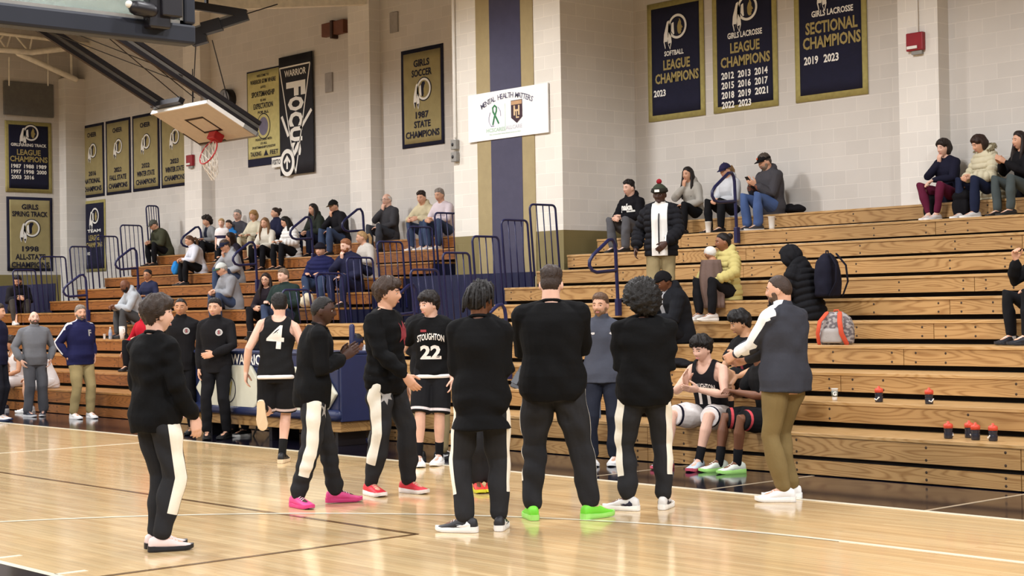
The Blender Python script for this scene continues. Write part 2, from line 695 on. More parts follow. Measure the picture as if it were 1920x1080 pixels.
def bleacher(label, x0, x1, rows, woods, nose, seed, ends=(False, False), joint=4.2):
    rnd = random.Random(seed)
    root = empty('bleacher', ((x0 + x1) / 2, row_y(rows[0]), 0))
    tag(root, label, 'bleacher', 'timber bleacher sections')
    ox, oy = root.location.x, root.location.y
    inner = MB()
    for i in rows:
        y, z = row_y(i), row_z(i)
        yb = row_y(i + 1) + 0.14 if i < 11 else YW - 0.02
        deck = MB().box((x0 - ox, y - oy - 0.012, z - 0.032), (x1 - ox, yb - oy, z))
        dk = deck.build('seat_plank', nose, root, bevel=0.004)
        # boards
        xs = [x0]
        x = x0 + rnd.uniform(1.5, joint)
        while x < x1 - 1.0:
            xs.append(x)
            x += joint + rnd.uniform(-0.3, 0.3)
        xs.append(x1)
        parts = [(z - 0.19, z - 0.034)] if i > 1 else [(0.178, z - 0.034), (0.012, 0.14)]
        for (zb, zt) in parts:
            for a, b in zip(xs[:-1], xs[1:]):
                fb = MB().box((a - ox + 0.004, y - oy, zb), (b - ox - 0.004, y - oy + 0.025, zt))
                fb.cur = 1
                nb = max(1, int((b - a) / 1.15))
                for bx in [a + 0.14, b - 0.14] + [a + (b - a) * (t + 0.35) / nb for t in range(nb)]:
                    for bz in (zb + 0.03, zt - 0.035):
                        fb.ball((bx - ox, y - oy, bz), 0.013, 6, 4, (1, 0.3, 1))
                fb.build('front_board', [rnd.choice(woods), M_bolt], dk)
        if i == 1:
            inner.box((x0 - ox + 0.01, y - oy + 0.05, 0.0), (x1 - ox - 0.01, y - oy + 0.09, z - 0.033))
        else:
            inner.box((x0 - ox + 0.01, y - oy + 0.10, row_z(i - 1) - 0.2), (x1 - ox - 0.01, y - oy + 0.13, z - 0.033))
    inner.build('gap_shade_backing', M_dark, root)  # near-black boards put behind the gaps, their colour standing for shade
    if rows[-1] == 11 or True:
        for k, e in enumerate(ends):
            if e:
                side = MB()
                xx = x0 if k == 0 else x1
                for i in rows:
                    side.box((xx - ox - 0.012, row_y(i) - oy + 0.03, 0.0), (xx - ox + 0.012, (row_y(i + 1) if i < 11 else YW - 0.03) - oy, row_z(i) - 0.034))
                side.build('end_panel', M_navyfab, root)
    return root


XL0, XL1, XR0 = -31.9, -20.75, -17.55
bleacher('long timber bleacher section facing the players, topped by three banner watchers', XR0, -0.5, range(1, 12), M_wood, M_nose, 3, (True, False))
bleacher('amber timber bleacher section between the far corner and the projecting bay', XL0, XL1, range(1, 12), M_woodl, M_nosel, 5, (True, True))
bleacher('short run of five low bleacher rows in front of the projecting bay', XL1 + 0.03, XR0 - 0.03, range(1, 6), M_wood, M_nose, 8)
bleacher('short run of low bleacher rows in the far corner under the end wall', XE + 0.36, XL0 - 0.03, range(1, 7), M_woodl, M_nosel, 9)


# ------------------------------------------------------------------ rails
def guard_rail(x, ya, yb, zt, h, label, group, nbal=3):
    for i in range(6 if x < -30 else 5, 0, -1):
        if yb + 0.08 > row_y(i):
            h = min(h, zt - row_z(i) - 0.004)
            break
    r = empty('guard_rail', (x, (ya + yb) / 2, zt - h))
    tag(r, label, 'guard rail', group)
    w = yb - ya
    ln = 0.075
    f = MB()
    a, b = -w / 2, w / 2
    rr = 0.07
    pts = [(0, a + ln, 0), (0, a, h - rr)]
    for k in range(1, 4):
        t = k / 4 * pi / 2
        pts.append((0, a + rr - rr * cos(t), h - rr + rr * sin(t)))
    pts.append((0, a + rr, h))
    pts.append((0, b - rr, h))
    for k in range(1, 4):
        t = k / 4 * pi / 2
        pts.append((0, b - rr + rr * sin(t), h - rr + rr * cos(t)))
    pts += [(0, b, h - rr), (0, b + ln, 0)]
    f.tube(pts, 0.017, 8)
    f.build('rail_frame', M_navy, r, True)
    for k in range(nbal):
        y = a + w * (k + 1) / (nbal + 1)
        MB().tube([(0, y + ln, 0), (0, y, h)], 0.009, 6, cap=False).build('baluster', M_navy, r, True)
    return r


GR = 'navy guard rails stepping up the bleacher ends'
for k, (ya, yb, zt) in enumerate(((16.2, 16.72, 3.07), (15.64, 16.15, 2.83), (15.08, 15.58, 2.58), (14.53, 15.02, 2.34), (13.95, 14.45, 2.1))):
    guard_rail(-17.65, ya, yb, zt, 1.05, ['tallest navy guard rail against the white edge of the bay wall', 'navy guard rail in front of the navy wall stripe, second from the bay corner',
               'navy guard rail beside the navy stripe, third down from the bay corner', 'navy guard rail above the navy curtain, fourth down from the bay corner', 'lowest navy guard rail behind the player numbered 22'][k], GR, 3)
for k, (ya, yb, zt) in enumerate(((16.9, 17.4, 3.13), (16.34, 16.84, 2.89), (15.71, 16.22, 2.64), (15.11, 15.62, 2.38), (14.52, 15.02, 2.13), (13.9, 14.4, 1.88))):
    guard_rail(-20.72, ya, yb, zt, 1.05, ['navy guard rail in front of the older man in pale pink sweater', 'navy guard rail in front of the young man in beige hoodie',
               'navy guard rail on bleacher end below the man in grey sweater', 'navy guard rail beside the blonde woman with ponytail', 'navy guard rail in front of the bearded man in navy', 'lowest navy guard rail beside the man in green'][k], GR, 3)
for k, (ya, yb, zt, h) in enumerate(((17.9, 18.2, 3.92, 1.2), (17.27, 17.79, 3.48, 1.1), (16.69, 17.2, 3.23, 1.1), (16.08, 16.56, 3.0, 1.1), (15.4, 15.98, 2.78, 1.1), (14.8, 15.3, 2.5, 1.1))):
    guard_rail(-31.95, ya, yb, zt, h, ['narrow tall navy guard rail behind the man in olive jacket', 'navy guard rail beside the man in olive jacket', 'navy guard rail in front of the small navy banner',
               'navy guard rail on far bleacher end, fourth from the top', 'navy guard rail crossing the corner of the gold track banner', 'lowest navy guard rail under the gold track banner'][k], GR, 4)


def curtain(x0, x1, y, z0, z1, label):
    mb = MB()
    n = int((x1 - x0) / 0.05)
    rings = []
    for k in range(n + 1):
        x = x0 + (x1 - x0) * k / n
        dy = 0.025 * sin(k * 1.3) + 0.012 * sin(k * 0.47)
        rings.append([(x, y + dy, z0), (x, y + dy, z1), (x, y + dy + 0.02, z1), (x, y + dy + 0.02, z0)])
    mb.loft(rings)
    tag(mb.build('curtain', M_navyfab, None, False), label, 'curtain')


curtain(-20.6, -17.7, 16.3, 1.36, atY(900, 513.5, 16.3).z, 'navy curtain hung across the gap below the striped bay')
curtain(-36.1, -32.0, 15.75, 1.61, 2.22, 'navy curtain panel behind rails under the end wall banners')


def handrail(x, i, h, label, loop=0.50):
    y, z = row_y(i) - 0.02, row_z(i) - 0.17
    y -= 0.031
    r = empty('handrail', (x, y, z))
    tag(r, label, 'handrail', 'navy looped aisle handrails')
    MB().box((-0.03, -0.035, 0), (0.03, 0.035, 0.22)).build('post_socket', M_navy, r, bevel=0.006)
    p = MB()
    lean = -0.02
    top = h
    pts = [(0, 0, 0.05), (0, lean, h * 0.55), (0, lean * 1.6, top - 0.13)]
    pts += [(0, lean * 1.6 - 0.015, top - 0.06), (0, -0.09, top - 0.005), (0, -0.16, top - 0.015)]
    pts += [(0, -loop + 0.06, top - 0.21), (0, -loop, top - 0.28), (0, -loop - 0.005, top - 0.34), (0, -loop + 0.04, top - 0.40), (0, -loop + 0.12, top - 0.425), (0, lean * 1.2, top - 0.40)]
    p.tube(pts, 0.023, 10)
    p.build('loop_rail', M_navy, r, True)


for x, i, h, lab in ((-14.6, 6, 0.98, 'navy loop handrail on aisle beside the standing man in puffer jacket'), (-14.75, 10, 0.98, 'navy loop handrail in front of the woman in navy cap'), (-14.6, 3, 0.9, 'low navy loop handrail hidden by the standing players'),
                     (-28.9, 6, 0.9, 'navy loop handrail beside the man in blue jacket'), (-29.2, 8, 0.95, 'navy loop handrail above the man in grey hoodie'), (-29.9, 11, 0.72, 'navy loop handrail just beside the man in olive jacket'),
                     (-24.9, 8, 0.9, 'navy loop handrail beside the man in white cap'), (-24.95, 10, 0.9, 'navy loop handrail beside the woman in white jacket'), (-24.2, 11, 0.78, 'navy loop handrail beside the man in black cap'),
                     (-17.9, 5, 0.72, 'navy loop handrail behind the tallest player')):
    handrail(x, i, h, lab)

# ------------------------------------------------------------------ roof steel
tr = empty('roof_truss', (XE + 0.4, 17.5, 7.2))
tag(tr, 'cream steel roof truss meeting the corner of the end wall', 'roof truss')


def trs(name, u0, v0, u1, v1, x, r):
    a = atX(u0, v0, x) - tr.location; b = atX(u1, v1, x) - tr.location
    MB().tube([a, b], r, 8).build(name, M_beam, tr, True)


trs('top_chord', -60, 55, 240, 92, XE + 0.6, 0.045)
trs('bottom_chord', -60, 88, 60, 98, XE + 0.6, 0.07)
trs('bottom_chord', 60, 98, 240, 78, XE + 0.6, 0.07)
trs('diagonal_strut', 34, 100, 142, 149, XE + 0.4, 0.07)
for (u0, v0, u1, v1) in ((-5, 68, 12, 92), (20, 66, 12, 92), (30, 68, 50, 92), (60, 72, 56, 92), (10, 62, -10, 86)):
    trs('web_bar', u0, v0, u1, v1, XE + 0.6, 0.022)
trs('hanger_rod', 90, 92, 90, 160, XE + 0.3, 0.016)
trs('hanger_rod', 17, 108, 17, 160, XE + 0.3, 0.016)
trs('hanger_rod', 133, 96, 134, 145, XE + 0.3, 0.03)
rb = empty('roof_beam', (-27, 17, 7.6))
tag(rb, 'pale cream beam along the top of the far wall', 'beam')
a = atY(690, -4, 18.5) - rb.location; b = atY(340, 8, 15.0) - rb.location
MB().bar(a, b, 0.16, 0.26).build('flange', M_beam, rb)
# ------------------------------------------------------------------ banners
M_gold = mat('gold_felt', '#9d9064', 0.9, var=0.1, scale=5, bump=0.2, bscale=30)
M_goldb = mat('old_gold_border_felt', '#a59a5e', 0.9, var=0.14, scale=14, bump=0.2)
M_nfelt = mat('navy_felt', '#16172f', 0.9, var=0.12, bump=0.2, bscale=30)
M_ink = mat('navy_lettering', '#17162a', 0.8)
M_goldt = mat('gold_lettering', '#a4935c', 0.8)
M_wht = mat('white_lettering', '#f1eee6', 0.7, var=0.02)
M_goldpale = mat('pale_yellow_cloth', '#cbc284', 0.9, var=0.1)


class Flat:
    """a flat thing on a wall: local x right, y up, z out of the wall; root at its centre"""

    def __init__(s, name, label, cat, c, ux, uy, group=None):
        ux = Vector(ux); uy = Vector(uy)
        M = Matrix((ux, uy, ux.cross(uy))).transposed().to_4x4()
        M.translation = Vector(c)
        s.r = bpy.data.objects.new(name, None)
        s.r.matrix_world = M
        C.objects.link(s.r)
        tag(s.r, label, cat, group)

    def panel(s, name, x0, x1, y0, y1, z0, z1, m, wavy=0.0, seed=0):
        if not wavy:
            return MB().box((x0, y0, z0), (x1, y1, z1)).build(name, m, s.r)
        n = 24
        k = 10
        mb = MB()
        vs = []
        for lay in (0, 1):
            for j in range(k + 1):
                for i in range(n + 1):
                    x = x0 + (x1 - x0) * i / n; y = y0 + (y1 - y0) * j / k
                    w = wavy * noise.noise(Vector((x * 4 + seed, y * 0.7, seed)))
                    vs.append((x, y, (z0 if lay == 0 else z1) + w))
        W = (n + 1)
        fs = []
        L = W * (k + 1)
        for j in range(k):
            for i in range(n):
                a = j * W + i
                fs.append((L + a, L + a + 1, L + a + W + 1, L + a + W))
                fs.append((a + W, a + W + 1, a + 1, a))
        for i in range(n):
            fs.append((i, i + 1, L + i + 1, L + i)); b = k * W + i
            fs.append((b + 1, b, L + b, L + b + 1))
        for j in range(k):
            a = j * W
            fs.append((a + W, a, L + a, L + a + W)); a = j * W + n
            fs.append((a, a + W, L + a + W, L + a))
        mb.add(vs, fs)
        return mb.build(name, m, s.r, True)

    def text(s, txt, x, y, size, m, bold=0.02, width=None, z=0.016, name='lettering', spacing=1.0):
        return place_text(name, txt, size, m, (x, y, z), (1, 0, 0), (0, 1, 0), s.r, bold, width, spacing)

    def poly(s, name, pts, m, z=0.015, t=0.002, x=0, y=0, k=1.0):
        return MB().prism([(x + p[0] * k, y + p[1] * k) for p in pts], (0, 0, z), (1, 0, 0), (0, 1, 0), (0, 0, 1), t).build(name, m, s.r)


def ellipse(rx, ry, n=36, cx=0, cy=0):
    return [(cx + rx * cos(2 * pi * i / n), cy + ry * sin(2 * pi * i / n)) for i in range(n)]


def emblem(F, x, y, r, ground, dark=M_ink):
    """roundel with a profile and two hanging feathers"""
    F.poly('emblem', ellipse(1.1, 1.1), dark, 0.0150, 0.001, x, y, r)
    F.poly('emblem', ellipse(1.0, 1.0), M_wht, 0.0162, 0.001, x, y, r)
    F.poly('emblem', ellipse(0.80, 0.80), ground, 0.0174, 0.001, x, y, r)
    prof = [(0.05, 0.66), (0.32, 0.55), (0.44, 0.30), (0.42, 0.12), (0.60, -0.16), (0.46, -0.20), (0.48, -0.34), (0.40, -0.42), (0.42, -0.60), (0.18, -0.66), (0.05, -0.48), (-0.02, -0.2), (-0.05, 0.2)]
    F.poly('emblem', prof, M_goldt, 0.0186, 0.001, x, y, r)
    hair_ = [(0.12, 0.70), (-0.2, 0.66), (-0.38, 0.4), (-0.34, -0.1), (-0.3, -0.6), (-0.1, -0.72), (0.02, -0.45), (0.0, 0.0), (0.10, 0.3), (0.24, 0.5)]
    F.poly('emblem', hair_, dark, 0.0190, 0.001, x, y, r)
    F.poly('emblem', [(-0.38, 0.4), (-0.62, 0.3), (-0.66, -0.3), (-0.45, -0.62), (-0.32, -0.58), (-0.36, -0.1)], M_wht, 0.0190, 0.001, x, y, r)
    f1 = [(-0.90, 0.6), (-1.12, 0.5), (-1.46, -0.5), (-1.52, -1.1), (-1.36, -1.7), (-1.10, -1.1), (-0.92, -0.3)]
    f2 = [(-0.84, 0.5), (-1.0, 0.0), (-1.06, -0.7), (-1.02, -1.4), (-0.82, -1.8), (-0.64, -1.2), (-0.70, -0.6)]
    for f in (f1, f2):
        F.poly('emblem', f, M_wht, 0.0162, 0.001, x, y, r)
    F.poly('emblem', [(-1.41, -1.12), (-1.30, -1.6), (-1.13, -1.12)], dark, 0.0175, 0.001, x, y, r)
    F.poly('emblem', [(-1.0, -1.32), (-0.84, -1.66), (-0.75, -1.25)], dark, 0.0175, 0.001, x, y, r)


def banner(label, x0, x1, z0, z1, face, edge, bw, lines, emb, wall='far', seed=0, etop=None):
    """lines: (text, height above centre, size, material, width, x)"""
    if wall == 'far':
        F = Flat('banner', label, 'banner', ((x0 + x1) / 2, YW - 0.012, (z0 + z1) / 2), (1, 0, 0), (0, 0, 1), 'championship banners on the walls')
    else:
        F = Flat('banner', label, 'banner', (XE + 0.012, (x0 + x1) / 2, (z0 + z1) / 2), (0, 1, 0), (0, 0, 1), 'championship banners on the walls')
    w, h = abs(x1 - x0) / 2, (z1 - z0) / 2
    F.panel('border', -w, w, -h, h, -0.004, 0.004, edge, 0.008, seed)
    F.panel('field', -w + bw, w - bw, -h + bw, h - bw, 0.0, 0.0095, face, 0.006, seed)
    for t in lines:
        txt, y, size, m, wd = t[:5]
        F.text(txt, t[5] if len(t) > 5 else 0, y, size, m, 0.03, wd)
    if emb:
        emblem(F, emb[0], emb[1], emb[2], M_nfelt if face is M_nfelt else M_gold)
    return F


B = 0.09
# three navy banners on the near wall
zt, zb = 6.26, 4.42
banner('navy softball banner with gold border and the single year 2023', -17.53, -16.36, zb, zt, M_nfelt, M_goldb, B, [
    ('SOFTBALL', 0.10, 0.075, M_wht, 0.40, -0.02), ('LEAGUE', -0.08, 0.15, M_goldt, 0.55, 0.03), ('CHAMPIONS', -0.28, 0.15, M_goldt, 0.90, 0.03), ('2023', -0.50, 0.10, M_wht, 0.25, -0.33)], (0.06, 0.50, 0.19), seed=1)
F = banner('navy girls lacrosse league banner listing eleven years from 2012', -16.19, -14.96, zb, zt, M_nfelt, M_goldb, B, [
    ('GIRLS LACROSSE', 0.20, 0.085, M_wht, 0.66, 0.02), ('LEAGUE', 0.01, 0.15, M_goldt, 0.56, 0.02), ('CHAMPIONS', -0.19, 0.15, M_goldt, 0.94, 0.02)], (0.08, 0.58, 0.19), seed=2)
for r_, row_ in enumerate((('2012', '2013', '2014'), ('2015', '2016', '2017'), ('2018', '2019', '2021'), ('2022', '2023'))):
    for c_, y_ in enumerate(row_):
        F.text(y_, -0.32 + c_ * 0.32, -0.385 - r_ * 0.145, 0.10, M_wht, 0.03, 0.245)
banner('navy girls lacrosse sectional banner with two years 2019 and 2023', -14.64, -13.39, zb, zt, M_nfelt, M_goldb, B, [
    ('GIRLS LACROSSE', 0.30, 0.085, M_wht, 0.72, 0.05), ('SECTIONAL', 0.10, 0.165, M_goldt, 0.90, 0.03), ('CHAMPIONS', -0.11, 0.165, M_goldt, 1.00, 0.03), ('2019', -0.35, 0.11, M_wht, 0.25, -0.33), ('2023', -0.35, 0.11, M_wht, 0.26, 0.02)], (0.08, 0.66, 0.19), seed=3)
banner('gold girls soccer banner for the 1987 state title', -23.78, -22.56, 4.52, 6.33, M_gold, M_nfelt, 0.075, [
    ('GIRLS', 0.62, 0.125, M_ink, 0.46), ('SOCCER', 0.44, 0.125, M_ink, 0.58), ('1987', -0.33, 0.12, M_ink, 0.38), ('STATE', -0.50, 0.12, M_ink, 0.48), ('CHAMPIONS', -0.68, 0.12, M_ink, 0.98)], (0.06, 0.14, 0.20), seed=4)
for k, (x0, x1, l1, yr, l2) in enumerate(((-36.40, -35.26, 'CHEER', '2016', 'NATIONAL'), (-35.16, -33.98, 'CHEER', '2022', 'FALL STATE'), (-33.88, -32.66, 'CHEER', '2022', 'WINTER STATE'), (-32.59, -31.38, 'CHEER', '2023', 'WINTER STATE'))):
    banner(['gold cheer banner for the 2016 national title', 'gold cheer banner reading FALL STATE', 'gold cheer banner reading WINTER STATE with the year 2022', 'gold cheer banner partly behind the folded backboard'][k],
           x0, x1, 4.37, 6.12, M_gold, M_nfelt, 0.065, [(l1, 0.62, 0.105, M_ink, 0.46), (yr, -0.31, 0.105, M_ink, 0.36), (l2, -0.49, 0.115, M_ink, 0.80), ('CHAMPIONS', -0.68, 0.115, M_ink, 0.90)], (0.05, 0.24, 0.165), seed=5 + k)
banner('small navy banner with gold border hung low in the corner', -36.33, -35.23, 2.58, 4.29, M_nfelt, M_goldb, 0.07, [
    ('TEAM', 0.12, 0.07, M_wht, 0.66), ('LEAGUE', -0.05, 0.13, M_goldt, 0.52), ('CHAMPIONS', -0.22, 0.11, M_goldt, 0.8), ('2012', -0.42, 0.07, M_wht, 0.18, -0.3)], (0.06, 0.48, 0.19), seed=11)
F = banner('navy girls spring track league banner on the end wall', 16.77, 17.95, 4.48, 6.17, M_nfelt, M_goldb, 0.09, [
    ('GIRLS SPRING TRACK', 0.28, 0.07, M_wht, 0.90), ('LEAGUE', 0.10, 0.13, M_goldt, 0.60), ('CHAMPIONS', -0.06, 0.13, M_goldt, 0.95)], (0.06, 0.58, 0.19), 'end', 12)
for r_, row_ in enumerate((('1987', '1988', '1989'), ('1997', '1998', '2000'), ('2003', '2016'))):
    for c_, y_ in enumerate(row_):
        F.text(y_, -0.32 + c_ * 0.32, -0.23 - r_ * 0.13, 0.09, M_wht, 0.03, 0.25)
banner('gold girls spring track all-state banner low on the end wall', 16.79, 17.95, 2.61, 4.37, M_gold, M_nfelt, 0.07, [
    ('GIRLS', 0.64, 0.12, M_ink, 0.42), ('SPRING TRACK', 0.47, 0.12, M_ink, 0.90), ('1998', -0.36, 0.12, M_ink, 0.42), ('ALL-STATE', -0.55, 0.13, M_ink, 0.76), ('CHAMPIONS', -0.74, 0.13, M_ink, 0.96)], (0.04, 0.14, 0.20), 'end', 13)

# pale yellow conduct banner
F = Flat('banner', 'pale yellow sportsmanship banner full of small print', 'banner', (-28.39, YW - 0.012, 5.63), (1, 0, 0), (0, 0, 1))
F.panel('border', -0.62, 0.62, -1.06, 0.93, -0.004, 0.003, M_nfelt)
F.panel('field', -0.59, 0.59, -0.90, 0.90, 0, 0.0095, M_goldpale, 0.004, 20)
for t, y, sz, w in (('WELCOME TO', 0.80, 0.05, 0.45), ('WARRIOR GYM WHERE', 0.68, 0.09, 0.95), ('GOOD', 0.56, 0.05, 0.2), ('SPORTSMANSHIP', 0.42, 0.11, 0.86), ('IS AN', 0.29, 0.05, 0.2), ('EXPECTATION', 0.17, 0.11, 0.72), ('FOR ALL', 0.04, 0.06, 0.4),
                    ('PLEASE CHEER WITH', -0.52, 0.05, 0.6), ('US ALL', -0.60, 0.05, 0.25), ('SPORTSMANSHIP IS POSITIVE', -0.68, 0.05, 0.86), ('TALKING', -0.81, 0.09, 0.40)):
    F.text(t, -0.30 if t == 'TALKING' else 0, y, sz, M_ink, 0.02, w)
F.text('FEET', 0.38, -0.81, 0.09, M_ink, 0.02, 0.3)
F.poly('emblem', [(0.0, -0.86), (0.16, -0.86), (0.08, -0.74)], M_ink)
F.poly('emblem', ellipse(0.25, 0.27, cy=-0.25), M_ink, 0.0125, 0.001)
F.poly('emblem', ellipse(0.23, 0.25, cy=-0.25), M_goldpale, 0.0137, 0.001)
F.poly('emblem', ellipse(0.17, 0.19, cy=-0.25), mat('seal_grey', '#77738a', 0.8), 0.0149, 0.001)

# black pennant banner
F = Flat('banner', 'tall black pennant banner with the word FOCUS running down it', 'banner', (-27.16, YW - 0.05, 5.5), (1, 0, 0), (0, 0, 1))
M_blk = mat('black_cloth', '#1c1b22', 0.75, var=0.15, bump=0.2)
F.panel('field', -0.59, 0.59, -1.2, 1.2, -0.004, 0.008, M_blk, 0.008, 30)
for a_, b_ in (((-0.56, 0.98), (0.52, 0.98)), ((-0.55, 0.98), (-0.03, -1.18)), ((0.52, 0.98), (-0.03, -1.18)), ((-0.5, 0.0), (-0.27, -0.42)), ((0.55, 0.05), (0.16, -0.3))):
    w_ = 0.03 if abs(a_[1] - 0.98) < 0.01 else 0.07
    d_ = Vector((b_[0] - a_[0], b_[1] - a_[1])).normalized(); n_ = Vector((-d_.y, d_.x)) * w_ / 2
    F.poly('outline_stripe', [(a_[0] - n_.x, a_[1] - n_.y), (b_[0] - n_.x, b_[1] - n_.y), (b_[0] + n_.x, b_[1] + n_.y), (a_[0] + n_.x, a_[1] + n_.y)], M_wht, 0.014, 0.002)
F.text('WARRIOR', -0.0, 0.84, 0.13, M_wht, 0.02, 0.76)
yy = 0.52
for ch, sz in (('F', 0.62), ('O', 0.50), ('C', 0.46), ('U', 0.40), ('S', 0.31)):
    place_text('lettering', ch, sz, M_wht, (-0.02, yy, 0.016), (0, -1, 0), (1, 0, 0), F.r, 0.05, 0.29)
    yy -= 0.305

# arrow roundel and its small white sign
F = Flat('direction_sign', 'white round arrow sign with a VISITORS plate beside it', 'sign', (-27.45, YW - 0.075, 4.55), (1, 0, 0), (0, 0, 1))
F.poly('disc', ellipse(0.25, 0.275), M_wht, 0.0, 0.012)
F.poly('disc_centre', ellipse(0.165, 0.19), M_blk, 0.010, 0.006)
F.poly('arrow', [(-0.025, -0.13), (0.025, -0.13), (0.025, 0.04), (0.09, -0.02), (0.12, 0.02), (0.0, 0.15), (-0.12, 0.02), (-0.09, -0.02), (-0.025, 0.04)], M_wht, 0.015, 0.004)
F.panel('plate', -0.58, -0.12, -0.06, 0.14, -0.012, 0.0, M_wht)
F.text('VISITORS', -0.36, 0.04, 0.10, M_ink, 0.02, 0.42, 0.003)

# mental health sign on the bay
F = Flat('wall_sign', 'large white MENTAL HEALTH MATTERS sign across the navy stripe', 'sign', (-19.035, 17.03, 4.60), (1, 0, 0), (0, 0, 1))
F.panel('board', -0.94, 0.94, -0.38, 0.38, -0.01, 0.01, mat('white_sign_board', '#f4f4f4', 0.35, var=0.01))
M_txt = mat('grey_sign_ink', '#5c5a70', 0.6)
M_pale = mat('pale_green_ink', '#a9cfb4', 0.6)
M_green = mat('ribbon_green', '#2f7a4c', 0.6)
s_ = 'MENTAL HEALTH MATTERS'
for k, ch in enumerate(s_):
    if ch == ' ':
        continue
    a_ = radians(112 - 44 * k / (len(s_) - 1))
    R_ = 1.55
    px_, py_ = R_ * cos(a_), R_ * sin(a_) - 1.27
    place_text('lettering', ch, 0.085, M_txt, (px_, py_, 0.013), (sin(a_), -cos(a_), 0), (cos(a_), sin(a_), 0), F.r, 0.012)
rib = MB()
rib.tube([(-0.20, -0.13, 0.013), (-0.25, -0.05, 0.013), (-0.33, 0.06, 0.013), (-0.335, 0.12, 0.013), (-0.29, 0.155, 0.013), (-0.245, 0.12, 0.013), (-0.25, 0.06, 0.013), (-0.30, -0.03, 0.013), (-0.335, -0.14, 0.013)], 0.017, 8, flat=0.2, ref=(1, 0, 0))
rib.build('ribbon_emblem', M_green, F.r)
sw = MB()
sw.tube([(-0.40, 0.05, 0.012), (-0.43, -0.02, 0.012), (-0.43, -0.10, 0.012), (-0.38, -0.17, 0.012), (-0.31, -0.17, 0.012)], 0.010, 6, flat=0.2)
sw.tube([(-0.21, 0.12, 0.012), (-0.16, 0.06, 0.012), (-0.15, -0.02, 0.012)], 0.008, 6, flat=0.2)
sw.build('ribbon_emblem', mat('violet_ink', '#5a52a0', 0.6), F.r)
F.text('HCSCARES', -0.27, -0.235, 0.06, M_pale, 0.012, 0.44, 0.013)
F.text('ALLCARE', 0.16, -0.225, 0.06, mat('pale_grey_ink', '#c5c5cf', 0.6), 0.012, 0.38, 0.013)
F.text('the community cares about every student', -0.05, -0.30, 0.025, M_pale, 0.0, 0.74, 0.013)
F.panel('divider', -0.045, -0.040, -0.27, 0.16, 0.009, 0.0125, M_pale)
F.poly('crest', [(0.10, 0.19), (0.36, 0.19), (0.36, -0.08), (0.23, -0.17), (0.10, -0.08)], mat('crest_maroon', '#3a2430', 0.6), 0.0125, 0.002)
F.poly('crest', [(0.11, 0.18), (0.35, 0.18), (0.35, 0.12), (0.11, 0.12)], mat('crest_tan', '#c39b73', 0.6), 0.0145, 0.002)
F.text('H', 0.23, 0.02, 0.15, mat('crest_sand', '#d9bd94', 0.6), 0.03, 0.14, 0.0155)
F.text('L', 0.25, -0.04, 0.12, mat('crest_sand', '#d9bd94', 0.6), 0.02, 0.07, 0.0157)


# ------------------------------------------------------------------ wall fittings
def alarm(x, y, z, label, rod_top):
    r = empty('fire_alarm', (x, y, z))
    tag(r, label, 'fire alarm', 'red fire alarm strobes')
    MB().box((-0.13, -0.07, -0.11), (0.13, 0, 0.13)).build('housing', M_red, r, bevel=0.012)
    MB().box((-0.11, -0.085, -0.085), (0.05, -0.07, -0.045)).build('strobe_lens', M_white, r, bevel=0.004)
    MB().box((-0.06, -0.05, -0.16), (0.10, 0, -0.11)).build('back_box', M_grey, r)
    MB().tube([(0.03, -0.03, 0.13), (0.03, -0.03, rod_top)], 0.013, 8).build('conduit', M_white, r, True)


p = atY(1718, 80, 18.40)
alarm(p.x, 18.42, p.z, 'red fire alarm strobe under a white conduit on the near pilaster', 2.0)
p = atY(358, 302, 18.40)
alarm(p.x, 18.42, p.z, 'red fire alarm strobe on the far pilaster below the folded hoop', 1.2)
p = atY(853, 200, 17.03)
r = empty('conduit', (p.x, 17.05, p.z))
tag(r, 'white vertical conduit with two grey boxes on the bay edge', 'conduit')
MB().tube([(0, -0.02, -0.5), (0, -0.02, 4)], 0.024, 8).build('pipe', M_white, r, True)
for dz in (-0.62, -0.82):
    MB().box((-0.07, -0.07, dz - 0.08), (0.07, 0, dz + 0.08)).build('junction_box', M_grey, r, bevel=0.01)
    MB().ball((-0.02, -0.07, dz), 0.03, 10, 6, (1, 0.4, 1)).build('key_switch', M_black, r, True)
p = atY(632, 54, YW)
r = empty('wall_speaker', (p.x, YW, p.z))
tag(r, 'brown twin wall speaker beside the pilaster under the roof', 'speaker')
M_brown = mat('brown_speaker_box', '#6a3f2c', 0.6)
MB().box((-0.36, -0.12, -0.13), (-0.03, 0, 0.13)).build('speaker_box', M_brown, r, bevel=0.01)
MB().box((0.03, -0.12, -0.13), (0.36, 0, 0.13)).build('speaker_box', M_brown, r, bevel=0.01)
MB().box((-0.035, -0.15, -0.2), (0.035, 0, 0.15)).build('bracket', mat('dark_bracket', '#3c2620', 0.6), r, bevel=0.006)
for (u, v), l in (((618, 155), 'small grey cover plate on the wall beside the black pennant'), ((740, 42), 'small grey cover plate high above the girls soccer banner')):
    p = atY(u, v, YW)
    tag(MB().box((p.x - 0.12, YW - 0.03, p.z - 0.19), (p.x + 0.12, YW, p.z + 0.19)).build('cover_plate', mat('cover_plate_grey', '#9b958f', 0.5), bevel=0.006), l, 'wall plate', 'grey wall plates')
p = atY(432, 188, YW)
r = empty('wall_clock', (p.x, YW, p.z))
tag(r, 'round wall clock with dark rim behind the folded backboard', 'clock')
MB().tube([(0, -0.16, 0), (0, 0, 0)], 0.23, 28, cap=False).build('rim', M_black, r, True)
MB().tube([(0, -0.175, 0), (0, -0.15, 0)], 0.205, 28, cap=False).build('dial', mat('clock_dial', '#b9c0d0', 0.08), r, True)
MB().bar((0, -0.178, 0), (0.02, -0.178, 0.15), 0.015, 0.004, (0, 1, 0)).bar((0, -0.178, 0), (0.1, -0.178, 0.03), 0.02, 0.004, (0, 1, 0)).build('hand', M_black, r)

